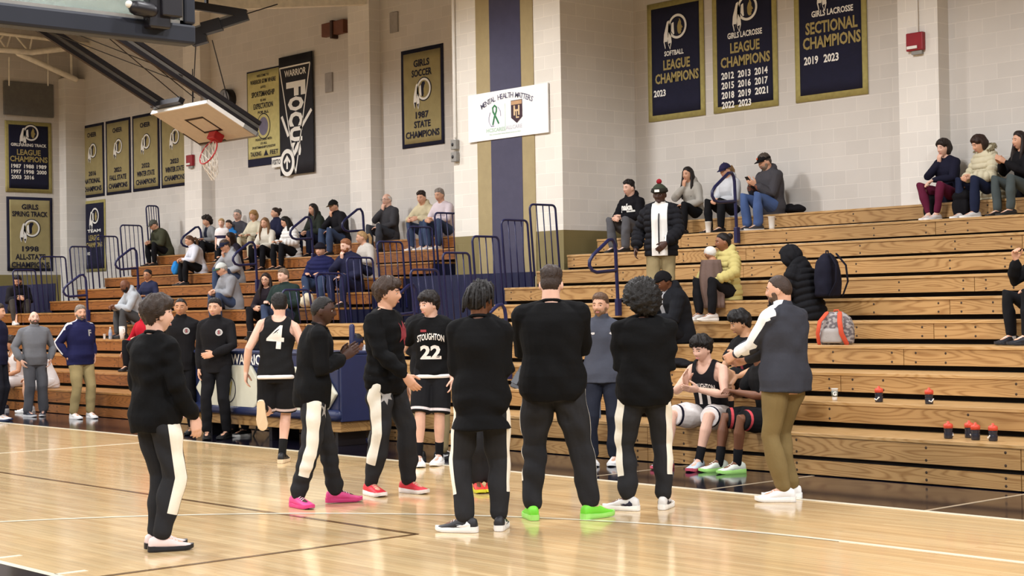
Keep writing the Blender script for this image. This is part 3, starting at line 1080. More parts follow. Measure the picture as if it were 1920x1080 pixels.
# ------------------------------------------------------------------ folded side hoop
# board corner points solved from the photograph: top edge runs along X, the board tilts down towards the wall
SB_Z = 28.5


def at_depth(u, v, dep):
    return CAM + ray(u, v) * dep


A_ = at_depth(285, 214, SB_Z)
B_ = A_ + Vector((1.83, 0, 0))
best = None
for k in range(-90, 91):
    a = radians(k)
    for L in (1.07, 1.22, 1.37):
        D_ = A_ + Vector((0, cos(a) * L, sin(a) * L))
        u, v, z = topx(D_)
        e = (u - 372) ** 2 + (v - 271) ** 2
        if best is None or e < best[0]:
            best = (e, a, L)
ANG, BL = best[1], best[2]
SBU = Vector((1, 0, 0))
SBV = Vector((0, cos(ANG), sin(ANG)))      # from the top edge to the bottom edge
SBN = SBU.cross(SBV)
if SBN.z > 0:
    SBN = -SBN                             # face looks down
r = bpy.data.objects.new('basketball_hoop', None)
Mx = Matrix((SBU, SBV, SBU.cross(SBV))).transposed().to_4x4()
Mx.translation = A_
r.matrix_world = Mx
C.objects.link(r)
tag(r, 'tan side basket folded up under the roof with an orange rim', 'basketball hoop')
sg = 1 if SBU.cross(SBV).dot(SBN) > 0 else -1   # local z sign of the face
M_tanb = mat('tan_backboard_paint', '#d6cebf', 0.5, var=0.05)
W_ = 1.83
MB().box((0, 0, 0), (W_, BL, -sg * 0.05)).build('backboard', M_tanb, r, bevel=0.006)
e = MB()
e.box((-0.015, -0.02, sg * 0.012), (W_ + 0.015, 0.012, -sg * 0.06)).box((W_ - 0.012, -0.02, sg * 0.012), (W_ + 0.02, BL * 0.72, -sg * 0.06))
e.build('white_edge', M_white, r)
e = MB()
e.box((W_ - 0.012, BL * 0.72, sg * 0.012), (W_ + 0.02, BL, -sg * 0.06)).box((0, BL - 0.01, sg * 0.012), (W_ + 0.02, BL + 0.02, -sg * 0.06))
e.build('grey_edge', M_grey, r)
q0, q1 = 0.62, 1.21
ry0, ry1 = BL - 0.76, BL - 0.30
t = MB()
for (a, b) in (((q0, ry0), (q1, ry0 + 0.045)), ((q0, ry1 - 0.045), (q1, ry1)), ((q0, ry0), (q0 + 0.045, ry1)), ((q1 - 0.045, ry0), (q1, ry1))):
    t.box((a[0], a[1], sg * 0.001), (b[0], b[1], sg * 0.006))
t.box((0.0, BL - 0.05, sg * 0.001), (0.9, BL, sg * 0.006))
t.box((0.0, BL - 0.4, sg * 0.001), (0.04, BL, sg * 0.006))
t.build('target_square', M_black, r)
M_rim = mat('orange_red_rim', '#b3222a', 0.4)
cx, cy = (q0 + q1) / 2, BL - 0.26
MB().box((cx - 0.12, cy - 0.07, 0), (cx + 0.12, cy + 0.12, sg * 0.14)).build('rim_bracket', M_rim, r, bevel=0.015)
rim = MB()
pts = [(cx + 0.228 * sin(k / 28 * 2 * pi), cy + 0.02, sg * (0.38 - 0.228 * cos(k / 28 * 2 * pi))) for k in range(29)]
rim.tube(pts, 0.012, 8, cap=False)
rb_ = rim.build('rim', M_rim, r, True)
# net hangs straight down in the world from the tilted rim
net = MB()
inv = Mx.inverted()
nn = 12
base = [Mx @ Vector((cx + 0.22 * sin(k / nn * 2 * pi), cy + 0.02, sg * (0.38 - 0.22 * cos(k / nn * 2 * pi)))) for k in range(nn)]
cen = sum(base, Vector()) / nn
lv = [base]
for j in range(1, 5):
    kk = 1 - 0.14 * j
    lv.append([cen + (base[(k)] * 0.5 + base[(k + 1) % nn] * 0.5 - cen) * kk * (1.0 if j < 4 else 0.95) + Vector((0, 0.03 * j, -0.10 * j)) if j % 2 else cen + (base[k] - cen) * kk + Vector((0, 0.03 * j, -0.10 * j)) for k in range(nn)])
for j in range(4):
    for k in range(nn):
        a = lv[j][k]
        b1 = lv[j + 1][k]; b2 = lv[j + 1][(k - 1) % nn] if j % 2 == 0 else lv[j + 1][(k + 1) % nn]
        net.tube([inv @ a, inv @ b1], 0.009, 5, cap=False)
        net.tube([inv @ a, inv @ b2], 0.009, 5, cap=False)
net.build('net', mat('net_cord', '#e6e1d6', 0.8), r)
# support beams and braces behind the board
bz = -sg
LB = 3.95
for bx in (0.18, W_ - 0.05):
    for off in (0.10, 0.24):
        MB().bar((bx, -LB, bz * off), (bx, BL if bx > 1 else 0.15, bz * off), 0.07, 0.07).build('support_beam', M_black, r)
    MB().bar((bx, -LB, bz * 0.17), (bx, BL if bx > 1 else 0.15, bz * 0.17), 0.03, 0.05).build('guide_rail', mat('dull_steel', '#5a5650', 0.5), r)
MB().bar((0.05, -0.06, bz * 0.12), (W_ * 0.55, -0.06, bz * 0.12), 0.1, 0.1).build('cross_bar', M_black, r)
MB().bar((-0.1, -LB + 0.1, bz * 0.17), (W_ + 0.1, -LB + 0.1, bz * 0.17), 0.08, 0.08).build('cross_bar', M_black, r)
MB().bar((-0.9, -LB - 0.7, bz * 0.17), (W_ - 0.3, -LB - 0.7, bz * 0.17), 0.09, 0.09).build('cross_bar', M_black, r)
MB().bar((0.2, -LB + 0.9, bz * 0.3), (W_ - 0.1, -LB + 0.9, bz * 0.3), 0.08, 0.08).build('cross_bar', M_black, r)
for (a, b) in (((0.2, -LB + 1.0), (W_, -0.6)), ((W_, -LB + 0.6), (0.9, 0.0)), ((W_, -LB + 1.5), (1.3, 0.0)), ((0.2, -LB + 1.6), (W_ - 0.1, -0.2))):
    MB().tube([(a[0], a[1], bz * 0.17), (b[0], b[1], bz * 0.17)], 0.009, 6).build('brace_rod', M_black, r)

# hoist above the hoop
h0 = at_depth(405, 60, 27.5)
r = empty('hoop_hoist', h0)
tag(r, 'black roof hoist with cables running down to the folded hoop', 'hoist')


def hz(name, u0, v0, u1, v1, w, m=M_black, d0=27.5, d1=27.5):
    MB().bar(at_depth(u0, v0, d0) - h0, at_depth(u1, v1, d1) - h0, w, w).build(name, m, r)


hz('arm', 330, 5, 462, 26, 0.13)
hz('arm', 340, 70, 465, 30, 0.13)
hz('arm', 350, 58, 450, 24, 0.05, M_grey)
hz('arm', 380, 55, 415, 45, 0.2)
hz('motor', 360, 78, 388, 70, 0.17)
hz('hanger', 387, -8, 387, 10, 0.05)
for (u0, v0, u1, v1) in ((367, 85, 361, 200), (398, 76, 432, 205), (462, 26, 520, 8), (361, 130, 361, 205)):
    MB().tube([at_depth(u0, v0, 27.5) - h0, at_depth(u1, v1, 28.0) - h0], 0.010, 6).build('cable', M_black, r)

# ------------------------------------------------------------------ main glass backboard seen from behind
XG = -6.0 * CAMH / 1.537
pr_ = atX(354, 85, XG)
zb_ = pr_.z
yR = pr_.y
r = empty('backboard', (XG, yR, zb_))
tag(r, 'near glass backboard with navy edge padding cut by the picture corner', 'backboard')
M_pad = mat('navy_edge_pad', '#1c202c', 0.55, var=0.08)
MB().box((-0.06, -1.83, 0), (0.03, 0.02, 0.085)).build('edge_pad', M_pad, r, bevel=0.012)
MB().box((-0.05, -0.035, 0.086), (0.029, 0.019, 0.45)).build('edge_pad', M_pad, r, bevel=0.01)
MB().box((-0.02, -1.83, 0.085), (0.015, -0.03, 0.10)).build('metal_frame', M_grey, r)
MB().box((-0.02, -0.05, 0.085), (0.015, -0.03, 0.9)).build('metal_frame', M_grey, r)
g = bpy.data.materials.new('backboard_glass')
g.use_nodes = True
gb = g.node_tree.nodes['Principled BSDF']
gb.inputs['Base Color'].default_value = (0.75, 0.88, 0.82, 1)
gb.inputs['Transmission Weight'].default_value = 0.75
gb.inputs['Roughness'].default_value = 0.08
gn = g.node_tree.nodes.new('ShaderNodeTexNoise')
gn.inputs['Scale'].default_value = 9
gm = g.node_tree.nodes.new('ShaderNodeMapRange')
gm.inputs[3].default_value = 0.04
gm.inputs[4].default_value = 0.4
g.node_tree.links.new(gn.outputs['Fac'], gm.inputs[0])
g.node_tree.links.new(gm.outputs[0], gb.inputs['Roughness'])
MB().box((-0.012, -1.83, 0.09), (0.0, -0.04, 1.05)).build('glass', g, r)
mh = empty('camera_mount', (XG + 0.04, yR - 0.13, zb_ + 0.045))
tag(mh, 'black camera and bracket clamped to the corner of the glass backboard', 'camera mount')
MB().box((-0.02, -0.10, 0.0), (0.04, 0.0, 0.13)).build('camera_body', M_black, mh, bevel=0.008)
MB().box((-0.01, -0.05, 0.05), (0.06, 0.045, 0.20)).build('bracket_plate', M_black, mh, bevel=0.006)
MB().tube([(0.03, -0.16, 0.075), (0.03, -0.09, 0.07)], 0.032, 12).build('lens_barrel', M_black, mh, True)
MB().ball((0.03, -0.19, 0.085), 0.016, 10, 6).build('lamp_bulb', M_white, mh, True)
MB().tube([(0.04, -0.19, 0.16), (0.05, -0.12, 0.12), (0.05, -0.05, 0.17), (0.05, 0.0, 0.24)], 0.006, 6).build('cable', M_grey, mh, True)
# ------------------------------------------------------------------ people
SKIN = {'light': '#d3a184', 'pale': '#dcb09a', 'tan': '#b98562', 'olive': '#c4936f', 'brown': '#6d452f', 'dark': '#432a1f', 'mid': '#8f5f43'}


def skin_mat(k):
    return mat('skin_' + k, SKIN[k], 0.5, var=0.07, scale=14, spec=0.35)


def cloth(col, name='cloth', col2=None, rough=0.85, bump=0.25):
    return mat(name, col, rough, var=0.07, scale=7, bump=bump, bscale=38, col2=col2, spec=0.12)


def frame(f, up):
    """right, forward, up from a forward and an approximate up vector"""
    f = f.normalized()
    r = f.cross(up).normalized()
    return r, f, r.cross(f).normalized()


def ik(a, t, l1, l2, pole):
    d = t - a
    L = d.length
    if L > (l1 + l2) * 0.999:
        t = a + d * ((l1 + l2) * 0.999 / L)
        d = t - a
        L = d.length
    if L < abs(l1 - l2) * 1.05 + 1e-4:
        L = abs(l1 - l2) * 1.05 + 1e-4
    u = d.normalized()
    x = (l1 * l1 - l2 * l2 + L * L) / (2 * L)
    h = math.sqrt(max(0, l1 * l1 - x * x))
    p = pole - u * pole.dot(u)
    if p.length < 1e-5:
        p = u.orthogonal()
    p.normalize()
    return a + u * x + p * h, t


def sring(c, rx, ry, R, F, n=20, e=2.5):
    """superellipse ring around c with half widths rx (along R), ry (along F)"""
    out = []
    for i in range(n):
        t = 2 * pi * i / n
        ct, st = cos(t), sin(t)
        out.append(c + R * (rx * math.copysign(abs(ct) ** (2 / e), ct)) + F * (ry * math.copysign(abs(st) ** (2 / e), st)))
    return out


def head_point(d, k, ch=1.0):
    """surface of the head in its own frame (x right, y forward, z up) along unit direction d; k = head scale"""
    x, y, z = 0.0755 * d.x, 0.097 * d.y, 0.117 * d.z
    lo = max(0.0, -d.z)
    x *= 1 - 0.34 * lo ** 1.6
    if d.y < 0:
        y *= 1 - 0.45 * lo ** 1.2
    else:
        y *= 1 - 0.06 * lo
    if d.z > 0.55:
        z -= 0.006 * (d.z - 0.55)
    if y > 0.02:
        g = lambda a, b: math.exp(-a * a - b * b)
        ax = abs(x)
        if -0.046 < z < 0.024:
            pr = (0.024 - z) / 0.052 if z > -0.028 else max(0.0, 1 - (-0.028 - z) / 0.016)
            y += 0.025 * max(0, min(1, pr)) * math.exp(-(x / (0.009 + 0.006 * max(0, -z / 0.03))) ** 2)
        y -= 0.012 * g((ax - 0.031) / 0.015, (z - 0.004) / 0.012)
        y += 0.005 * g((ax - 0.028) / 0.024, (z - 0.024) / 0.008)
        y += 0.005 * g((ax - 0.042) / 0.02, (z + 0.026) / 0.018)
        y += 0.007 * g(x / 0.024, (z + 0.060) / 0.011)
        y -= 0.005 * g(x / 0.024, (z + 0.060) / 0.003)
        y += 0.011 * ch * g(x / 0.024, (z + 0.1) / 0.014)
    return Vector((x * k, y * k, z * k))


def remesh(mb, vox, smooth_it=2, smooth_f=0.5):
    me = mb.mesh('tmp')
    o = bpy.data.objects.new('tmp', me)
    C.objects.link(o)
    m = o.modifiers.new('r', 'REMESH')
    m.mode = 'VOXEL'
    m.voxel_size = vox
    m.use_smooth_shade = True
    if smooth_it:
        s = o.modifiers.new('s', 'SMOOTH')
        s.factor = smooth_f
        s.iterations = smooth_it
    dg = bpy.context.evaluated_depsgraph_get()
    dg.update()
    out = bpy.data.meshes.new_from_object(o.evaluated_get(dg))
    bpy.data.objects.remove(o)
    bpy.data.meshes.remove(me)
    return out


def mesh_np(me):
    n = len(me.vertices)
    co = np.empty(n * 3, dtype=np.float32)
    me.vertices.foreach_get('co', co)
    no = np.empty(n * 3, dtype=np.float32)
    me.vertices.foreach_get('normal', no)
    return co.reshape(-1, 3).astype(float), no.reshape(-1, 3).astype(float)


def set_co(me, co):
    me.vertices.foreach_set('co', co.astype(np.float32).ravel())
    me.update()


def set_pat(me, val):
    a = me.attributes.new('pat', 'FLOAT', 'POINT')
    a.data.foreach_set('value', np.asarray(val, dtype=np.float32))


def wrinkle(me, amp, seed, fx=9.0, fz=26.0):
    co, no = mesh_np(me)
    rs = np.random.RandomState(seed)
    d = np.zeros(len(co))
    for k in range(7):
        a = rs.uniform(0, 2 * pi, 3)
        w = rs.normal(0, 1, 3) * np.array([fx * 1.5, fx * 1.5, fz * 0.75]) * rs.uniform(0.5, 1.3)
        d += np.sin(co @ w + a[0] + 2.2 * np.sin(co[:, 2] * 7 + 3 * co[:, 0] + a[1]) + 2.0 * np.sin(co[:, 0] * 9 + 5 * co[:, 1] + a[2]))
    d = np.sign(d) * np.abs(d / 3.2) ** 1.2
    set_co(me, co + no * (amp * d)[:, None])


def seg_param(co, a, b):
    a = np.array(a); b = np.array(b)
    d = b - a
    t = np.clip((co - a) @ d / (d @ d), 0, 1)
    q = a + t[:, None] * d
    return t, np.linalg.norm(co - q, axis=1), q


class Person:
    pass


LEGSW = 0.09


def hand(mb, w, d, n, side, k, curl, spread=0.10, thumb_in=0.3):
    """w wrist, d finger direction, n palm normal (faces what is held), side +1 right / -1 left"""
    d = d.normalized()
    n = (n - d * n.dot(d)).normalized()
    th = d.cross(n) * side           # towards the thumb
    rings = []
    for (t, wd, tk) in ((-0.025, 0.026, 0.022), (0.0, 0.027, 0.021), (0.03, 0.037, 0.020), (0.065, 0.042, 0.018), (0.092, 0.041, 0.015), (0.100, 0.034, 0.010)):
        rings.append(sring(w + d * (t * k), wd * k, tk * k, th, n, 14, 2.6))
    mb.loft(rings)
    for j, (off, L, r) in enumerate(((0.030, 0.074, 0.0088), (0.010, 0.083, 0.0092), (-0.011, 0.077, 0.0088), (-0.030, 0.060, 0.0078))):
        b = w + d * (0.088 * k) + th * (off * k)
        dd = (d + th * (off * spread * 14)).normalized()
        ax = th
        pts = [b - dd * 0.02 * k]
        p = b
        ang = 0
        pts.append(p.copy())
        c = curl * (1.0 + 0.12 * (j - 1))
        for s_, f in ((0.42, 0.75), (0.33, 1.0), (0.25, 0.8)):
            ang += c * f
            v = dd * cos(ang) + n * sin(ang)
            p = p + v * (L * s_ * k)
            pts.append(p.copy())
        mb.tube(pts, [r * k * 1.05, r * k * 1.08, r * k * 1.02, r * k * 0.95, r * k * 0.8], 8)
    b = w + d * (0.022 * k) + th * (0.026 * k)
    v1 = (d * 0.72 + th * (0.75 - thumb_in * 0.5) + n * (0.25 + thumb_in)).normalized()
    v2 = (d * 0.9 + th * (0.35 - thumb_in * 0.5) + n * (0.2 + thumb_in)).normalized()
    mb.tube([b - v1 * 0.01 * k, b + v1 * 0.040 * k, b + v1 * 0.040 * k + v2 * 0.032 * k, b + v1 * 0.040 * k + v2 * 0.055 * k], [0.014 * k, 0.0115 * k, 0.0108 * k, 0.009 * k], 9)


def shoe(P, ank, yaw, pitch, side, m_up, m_sole, k, mark=None, lace=None, plant=True, sock=None, zfloor=0.0):
    """ank = ankle joint, yaw about z relative to the body's forward"""
    f = Vector((-sin(yaw) * cos(pitch), cos(yaw) * cos(pitch), -sin(pitch)))
    r_, f, u = frame(f, Vector((0, 0, 1)))
    o = ank - u * 0.088 * k

    def T(x, y, z):
        return o + r_ * (x * k) + f * (y * k) + u * (z * k)
    prof = ((-0.082, 0.020, 0.066), (-0.075, 0.030, 0.088), (-0.045, 0.037, 0.104), (-0.005, 0.039, 0.108), (0.035, 0.042, 0.096), (0.075, 0.046, 0.078), (0.115, 0.050, 0.060), (0.155, 0.050, 0.048), (0.185, 0.042, 0.041), (0.205, 0.026, 0.034), (0.212, 0.012, 0.028))
    rings = []
    for (y, w, h) in prof:
        w_ = w
        sh = 0.006 * side * (-1 if y > 0.1 else 0)
        ring = []
        for i in range(16):
            t = 2 * pi * i / 16
            c_, s_ = cos(t), sin(t)
            x = w_ * math.copysign(abs(c_) ** 0.8, c_)
            zz = 0.016 + (h - 0.016) * (0.5 + 0.5 * math.copysign(abs(s_) ** 0.8, s_))
            x *= 1 - 0.38 * max(0, (zz - 0.02) / max(h, 0.05) - 0.25)
            ring.append(T(x + sh, y, zz))
        rings.append(ring)
    sh = MB().loft(rings).build('shoe', m_up, P.root, True)
    out = []
    N = 11
    ys = [(-0.088, 0.012), (-0.08, 0.028), (-0.05, 0.038), (0.0, 0.040), (0.05, 0.044), (0.1, 0.051), (0.15, 0.053), (0.185, 0.045), (0.207, 0.029), (0.217, 0.010)]
    pl = [(w, y) for y, w in ys] + [(-w, y) for y, w in reversed(ys)]
    low = []; mid = []; top = []
    for (x, y) in pl:
        xx = x + 0.006 * side * (-1 if y > 0.1 else 0)
        lift = 0.012 * max(0, (y - 0.14) / 0.07) ** 2
        low.append(T(xx * 0.96, y, lift)); mid.append(T(xx * 1.03, y, 0.013 + lift)); top.append(T(xx * 0.99, y, 0.030 + (0.008 if y < 0 else 0) + lift * 0.7))
    MB().loft([low, mid, top]).build('sole', m_sole, sh, False)
    if lace is not None:
        lm = MB()
        for i, (y, h) in enumerate(((0.035, 0.097), (0.058, 0.088), (0.08, 0.079), (0.10, 0.070))):
            lm.tube([T(-0.020, y - 0.004, h - 0.008), T(0, y, h + 0.001), T(0.020, y + 0.004, h - 0.008)], 0.0045 * k, 6)
        lm.tube([T(0.0, 0.03, 0.10), T(0.025, 0.02, 0.108), T(0.032, 0.035, 0.094), T(0.0, 0.03, 0.10)], 0.0035 * k, 5)
        lm.build('lace', lace, sh, True)
    if mark:
        for s2 in (-1, 1):
            poly = [(-0.045, 0.036), (0.0, 0.030), (0.045, 0.040), (0.115, 0.060), (0.05, 0.052), (0.01, 0.050), (-0.01, 0.058), (-0.02, 0.075), (-0.045, 0.055)]
            mk = MB()
            def wd(y, z):
                for a, b in zip(prof[:-1], prof[1:]):
                    if a[0] <= y <= b[0]:
                        t = (y - a[0]) / (b[0] - a[0]); w_ = a[1] + t * (b[1] - a[1]); h = a[2] + t * (b[2] - a[2])
                        break
                else:
                    w_, h = 0.04, 0.06
                sn = max(-1, min(1, 2 * (z - 0.016) / (h - 0.016) - 1))
                sn2 = math.copysign(abs(sn) ** 1.25, sn)
                c_ = math.sqrt(max(0.02, 1 - sn2 * sn2)) ** 0.8
                return w_ * c_ * (1 - 0.38 * max(0, (z - 0.02) / max(h, 0.05) - 0.25)) + 0.0035
            vs = [T(s2 * wd(y, z) + 0.006 * side * (-1 if y > 0.1 else 0), y, z) for (y, z) in poly]
            mk.add(vs, [tuple(range(len(vs)))])
            mk.build('side_mark', mark, sh)
    return sh


def decal(P, target, txt, size, m, org, ux, uy, name, bold=0.02, width=None, arc=0.0, poly=None, off=0.004):
    """lettering wrapped on to a garment: rays shot along -normal hit the garment surface"""
    ux = Vector(ux).normalized(); uy = Vector(uy).normalized(); n = ux.cross(uy).normalized()
    co_, no_ = mesh_np(target)
    bv = BVHTree.FromPolygons([Vector(c) for c in co_], [tuple(p.vertices) for p in target.polygons])
    if poly is None:
        me = text_mesh(txt, size, bold, 0, 1.0, width)
        import bmesh
        bm = bmesh.new(); bm.from_mesh(me)
        bmesh.ops.triangulate(bm, faces=bm.faces)
        bmesh.ops.subdivide_edges(bm, edges=[e for e in bm.edges if e.calc_length() > size * 0.12], cuts=2)
        bm.to_mesh(me); bm.free()
    else:
        me = bpy.data.meshes.new(name)
        mb = MB()
        for pl in poly:
            mb.add([(a, b, 0) for a, b in pl], [tuple(range(len(pl)))])
        me.from_pydata(mb.v, [], mb.f)
        import bmesh
        bm = bmesh.new(); bm.from_mesh(me)
        bmesh.ops.triangulate(bm, faces=bm.faces)
        bmesh.ops.subdivide_edges(bm, edges=bm.edges[:], cuts=1)
        bm.to_mesh(me); bm.free()
    co, _ = mesh_np(me)
    w = max(1e-6, co[:, 0].max() - co[:, 0].min())
    for v in me.vertices:
        x, y = v.co.x, v.co.y
        if arc:
            y += arc * (1 - (2 * x / w) ** 2)
        p = Vector(org) + ux * x + uy * y
        h = bv.ray_cast(p + n * 0.35, -n, 0.6)
        v.co = (h[0] + n * off) if h[0] is not None else p
    me.name = name
    return obj(name, me, m, P.root)


def smoothstep(a, b, x):
    t = max(0.0, min(1.0, (x - a) / (b - a)))
    return t * t * (3 - 2 * t)


def shell(P, hf, k, thick, mask, name, m, seed=0, nz=0.0, fz=(40, 40, 12), sink=-0.010, n=72, rows=48, curl=0.0, jag=0.0, parent=None):
    """a cap over the head: thickness*mask outside the head, sunk below the skin where mask is 0"""
    c, r_, f_, u_ = hf
    vs = []; fs = []
    for j in range(rows + 1):
        th = pi * j / rows
        for i in range(n):
            ph = 2 * pi * i / n
            d = Vector((sin(th) * sin(ph), sin(th) * cos(ph), cos(th)))
            p = head_point(Vector((d.x, min(d.y, 1), d.z)), k) if d.y < 0.6 or d.z > 0.3 else Vector((0.0755 * d.x, 0.097 * d.y, 0.117 * d.z)) * k
            az = abs(math.degrees(math.atan2(d.x, d.y)))
            el = math.degrees(math.asin(max(-1, min(1, d.z))))
            if jag:
                el += jag * (noise.noise(d * 9 + Vector((seed, 0, 0))) + 0.7 * noise.noise(d * 22 + Vector((0, seed, 0))))
            w = mask(az, el, 1 if d.x > 0 else -1)
            t = thick * w
            if nz and w > 0 and fz[2] < 40:
                azs = math.degrees(math.atan2(d.x, d.y))
                a_, e_ = azs / 11.0, el / 55.0
                sw = 1 - smoothstep(62, 85, el)
                t += w * nz * (0.75 * noise.noise(Vector((abs(a_) + 0.8 * e_ + seed, e_ * 1.4, seed))) * sw + 0.45 * noise.noise(Vector((d.x * 4 + seed, d.y * 4, d.z * 3))))
            elif nz and w > 0:
                t += w * nz * (noise.noise(Vector((d.x * fz[0] * 0.1 + seed, d.y * fz[1] * 0.1, d.z * fz[2] * 0.1))) + 0.5 * noise.noise(Vector((d.x * fz[0] * 0.25 + seed, d.y * fz[1] * 0.25, d.z * fz[2] * 0.25))))
            t += sink * (1 - min(1, w * 14))
            q = p + d * (t * k)
            vs.append(c + r_ * q.x + f_ * q.y + u_ * q.z)
    for j in range(rows):
        for i in range(n):
            a = j * n + i; b = j * n + (i + 1) % n
            fs.append((a, a + n, b + n, b))
    mb = MB()
    mb.add(vs, fs)
    return mb.build(name, m, parent or P.root, True, fix=False)


def hair_mask(front=36, side=28, ear=-4, back=-38, soft=16):
    def mk(az, el, sgn):
        if az < 55:
            h = front + (side - front) * (az / 55) ** 2
        elif az < 82:
            h = side + (10 - side) * (az - 55) / 27
        elif az < 100:
            h = ear + 10 * (1 - (az - 82) / 18) - 2
        else:
            h = ear + (back - ear) * smoothstep(100, 150, az)
        return smoothstep(h - soft * 0.3, h + soft, el)
    return mk


HAIR = {}


def hair_mat(col):
    return mat('hair', col, 0.55, var=0.25, scale=30, bump=0.5, bscale=90, spec=0.3)


def add_hair(P, hf, k, style, col, seed):
    m = hair_mat(col)
    c, r_, f_, u_ = hf
    T = lambda x, y, z: c + (r_ * x + f_ * y + u_ * z) * k
    if style == 'bald':
        return
    if style == 'fringe':
        base = hair_mask(60, 40, -4, -36)
        shell(P, hf, k, 0.008, lambda a, e, s: base(a, e, s) * (1 - smoothstep(22, 34, e)), 'hair', m, seed, 0.004, jag=7)
    elif style == 'buzz':
        shell(P, hf, k, 0.006, hair_mask(38, 34, 0, -30, 6), 'hair', m, seed, 0.002, jag=5)
    elif style == 'short':
        base = hair_mask(36, 30, -2, -36)
        shell(P, hf, k, 0.022, lambda a, e, s: base(a, e, s) * (0.35 + 0.65 * smoothstep(5, 50, e)), 'hair', m, seed, 0.012, (60, 60, 24), jag=8)
    elif style == 'fade':
        base = hair_mask(36, 32, 0, -28, 8)
        shell(P, hf, k, 0.030, lambda a, e, s: base(a, e, s) * (0.12 + 0.88 * smoothstep(18, 48, e)), 'hair', m, seed, 0.016, (80, 80, 30), jag=7)
    elif style == 'mop':
        base = hair_mask(24, 18, -10, -42)
        shell(P, hf, k, 0.040, lambda a, e, s: base(a, e, s) * (0.45 + 0.55 * smoothstep(-10, 30, e)), 'hair', m, seed, 0.026, (80, 80, 22), jag=12)
    elif style == 'curly':
        base = hair_mask(28, 22, -8, -44)
        shell(P, hf, k, 0.045, base, 'hair', m, seed, 0.035, (60, 60, 60), jag=10)
    elif style == 'afro':
        base = hair_mask(30, 24, -14, -50)
        shell(P, hf, k, 0.075, base, 'hair', m, seed, 0.030, (110, 110, 110), jag=8)
    elif style in ('twists', 'dreads'):
        base = hair_mask(30, 24, -6, -40)
        h = shell(P, hf, k, 0.028, base, 'hair', m, seed, 0.012, (60, 60, 60))
        rnd = random.Random(seed)
        mb = MB()
        for i in range(46):
            az = rnd.uniform(-180, 180); el = rnd.uniform(15, 80)
            if abs(az) < 50 and el < 40:
                continue
            a, e = radians(az), radians(el)
            d = Vector((sin(a) * cos(e), cos(a) * cos(e), sin(e)))
            p0 = Vector((0.08 * d.x, 0.10 * d.y, 0.125 * d.z))
            p1 = p0 + d * 0.022 + Vector((0, 0, 0.004))
            p2 = p1 + Vector((d.x * 0.018, d.y * 0.018, -0.04))
            p3 = p2 + Vector((d.x * 0.006, d.y * 0.006, -0.06 - 0.04 * rnd.random()))
            mb.tube([T(*p0), T(*p1), T(*p2), T(*p3)], [0.011 * k, 0.012 * k, 0.011 * k, 0.007 * k], 6)
        mb.build('twist', m, h, True)
    elif style in ('long', 'longwave'):
        base = hair_mask(40, 22, -50, -60)
        def mk(a, e, s):
            return base(a, e, s)
        mb = MB()
        n, rows = 32, 22
        # cap and hanging locks in one surface
        vs = []
        for j in range(rows + 1):
            th = pi * j / rows
            for i in range(n):
                ph = 2 * pi * i / n
                d = Vector((sin(th) * sin(ph), sin(th) * cos(ph), cos(th)))
                az = abs(math.degrees(math.atan2(d.x, d.y))); el = math.degrees(math.asin(max(-1, min(1, d.z))))
                p = Vector((0.0755 * d.x, 0.097 * d.y, 0.117 * d.z))
                w = mk(az, el, 1)
                q = p + d * (0.022 * w - 0.012 * (1 - w))
                vs.append(T(q.x, q.y, q.z))
        fs = []
        for j in range(rows):
            for i in range(n):
                a = j * n + i; b = j * n + (i + 1) % n
                fs.append((a, a + n, b + n, b))
        mb.add(vs, fs)
        rnd = random.Random(seed)
        L = 0.30 if style == 'long' else 0.24
        for az in list(range(70, 291, 17)):
            a = radians(az)
            x, y = sin(a), cos(a)
            zf = 0.02
            fwd = 0.035 if (az < 100 or az > 260) else 0.0
            ln = L * (0.85 + 0.3 * rnd.random())
            w1 = 0.012 * sin(az)
            mb.tube([T(x * 0.075, y * 0.09, zf + 0.03), T(x * 0.085, y * 0.105, -0.05), T(x * 0.092 + w1, y * 0.105 + fwd, -0.05 - ln * 0.45), T(x * 0.095 - w1, y * 0.10 + fwd * 1.6, -0.05 - ln)], [0.022 * k, 0.026 * k, 0.026 * k, 0.012 * k], 8)
        me = remesh(mb, 0.008, 2)
        obj('hair', me, m, P.root)
        wrinkle(me, 0.003, seed, 40, 6)
    elif style == 'bob':
        base = hair_mask(30, 10, -48, -52)
        shell(P, hf, k, 0.032, base, 'hair', m, seed, 0.012, (60, 60, 12), jag=6)
    elif style in ('ponytail', 'bun'):
        base = hair_mask(40, 30, 2, -34)
        h = shell(P, hf, k, 0.014, base, 'hair', m, seed, 0.006, (40, 40, 20))
        if style == 'ponytail':
            MB().tube([T(0, -0.09, 0.03), T(0, -0.135, 0.035), T(0, -0.155, -0.03), T(0.01, -0.145, -0.12), T(0.01, -0.13, -0.19)], [0.02 * k, 0.03 * k, 0.034 * k, 0.028 * k, 0.01 * k], 10).build('ponytail', m, h, True)
        else:
            MB().ball(T(0, -0.10, 0.07), 0.045 * k, 14, 10).build('bun', m, h, True)


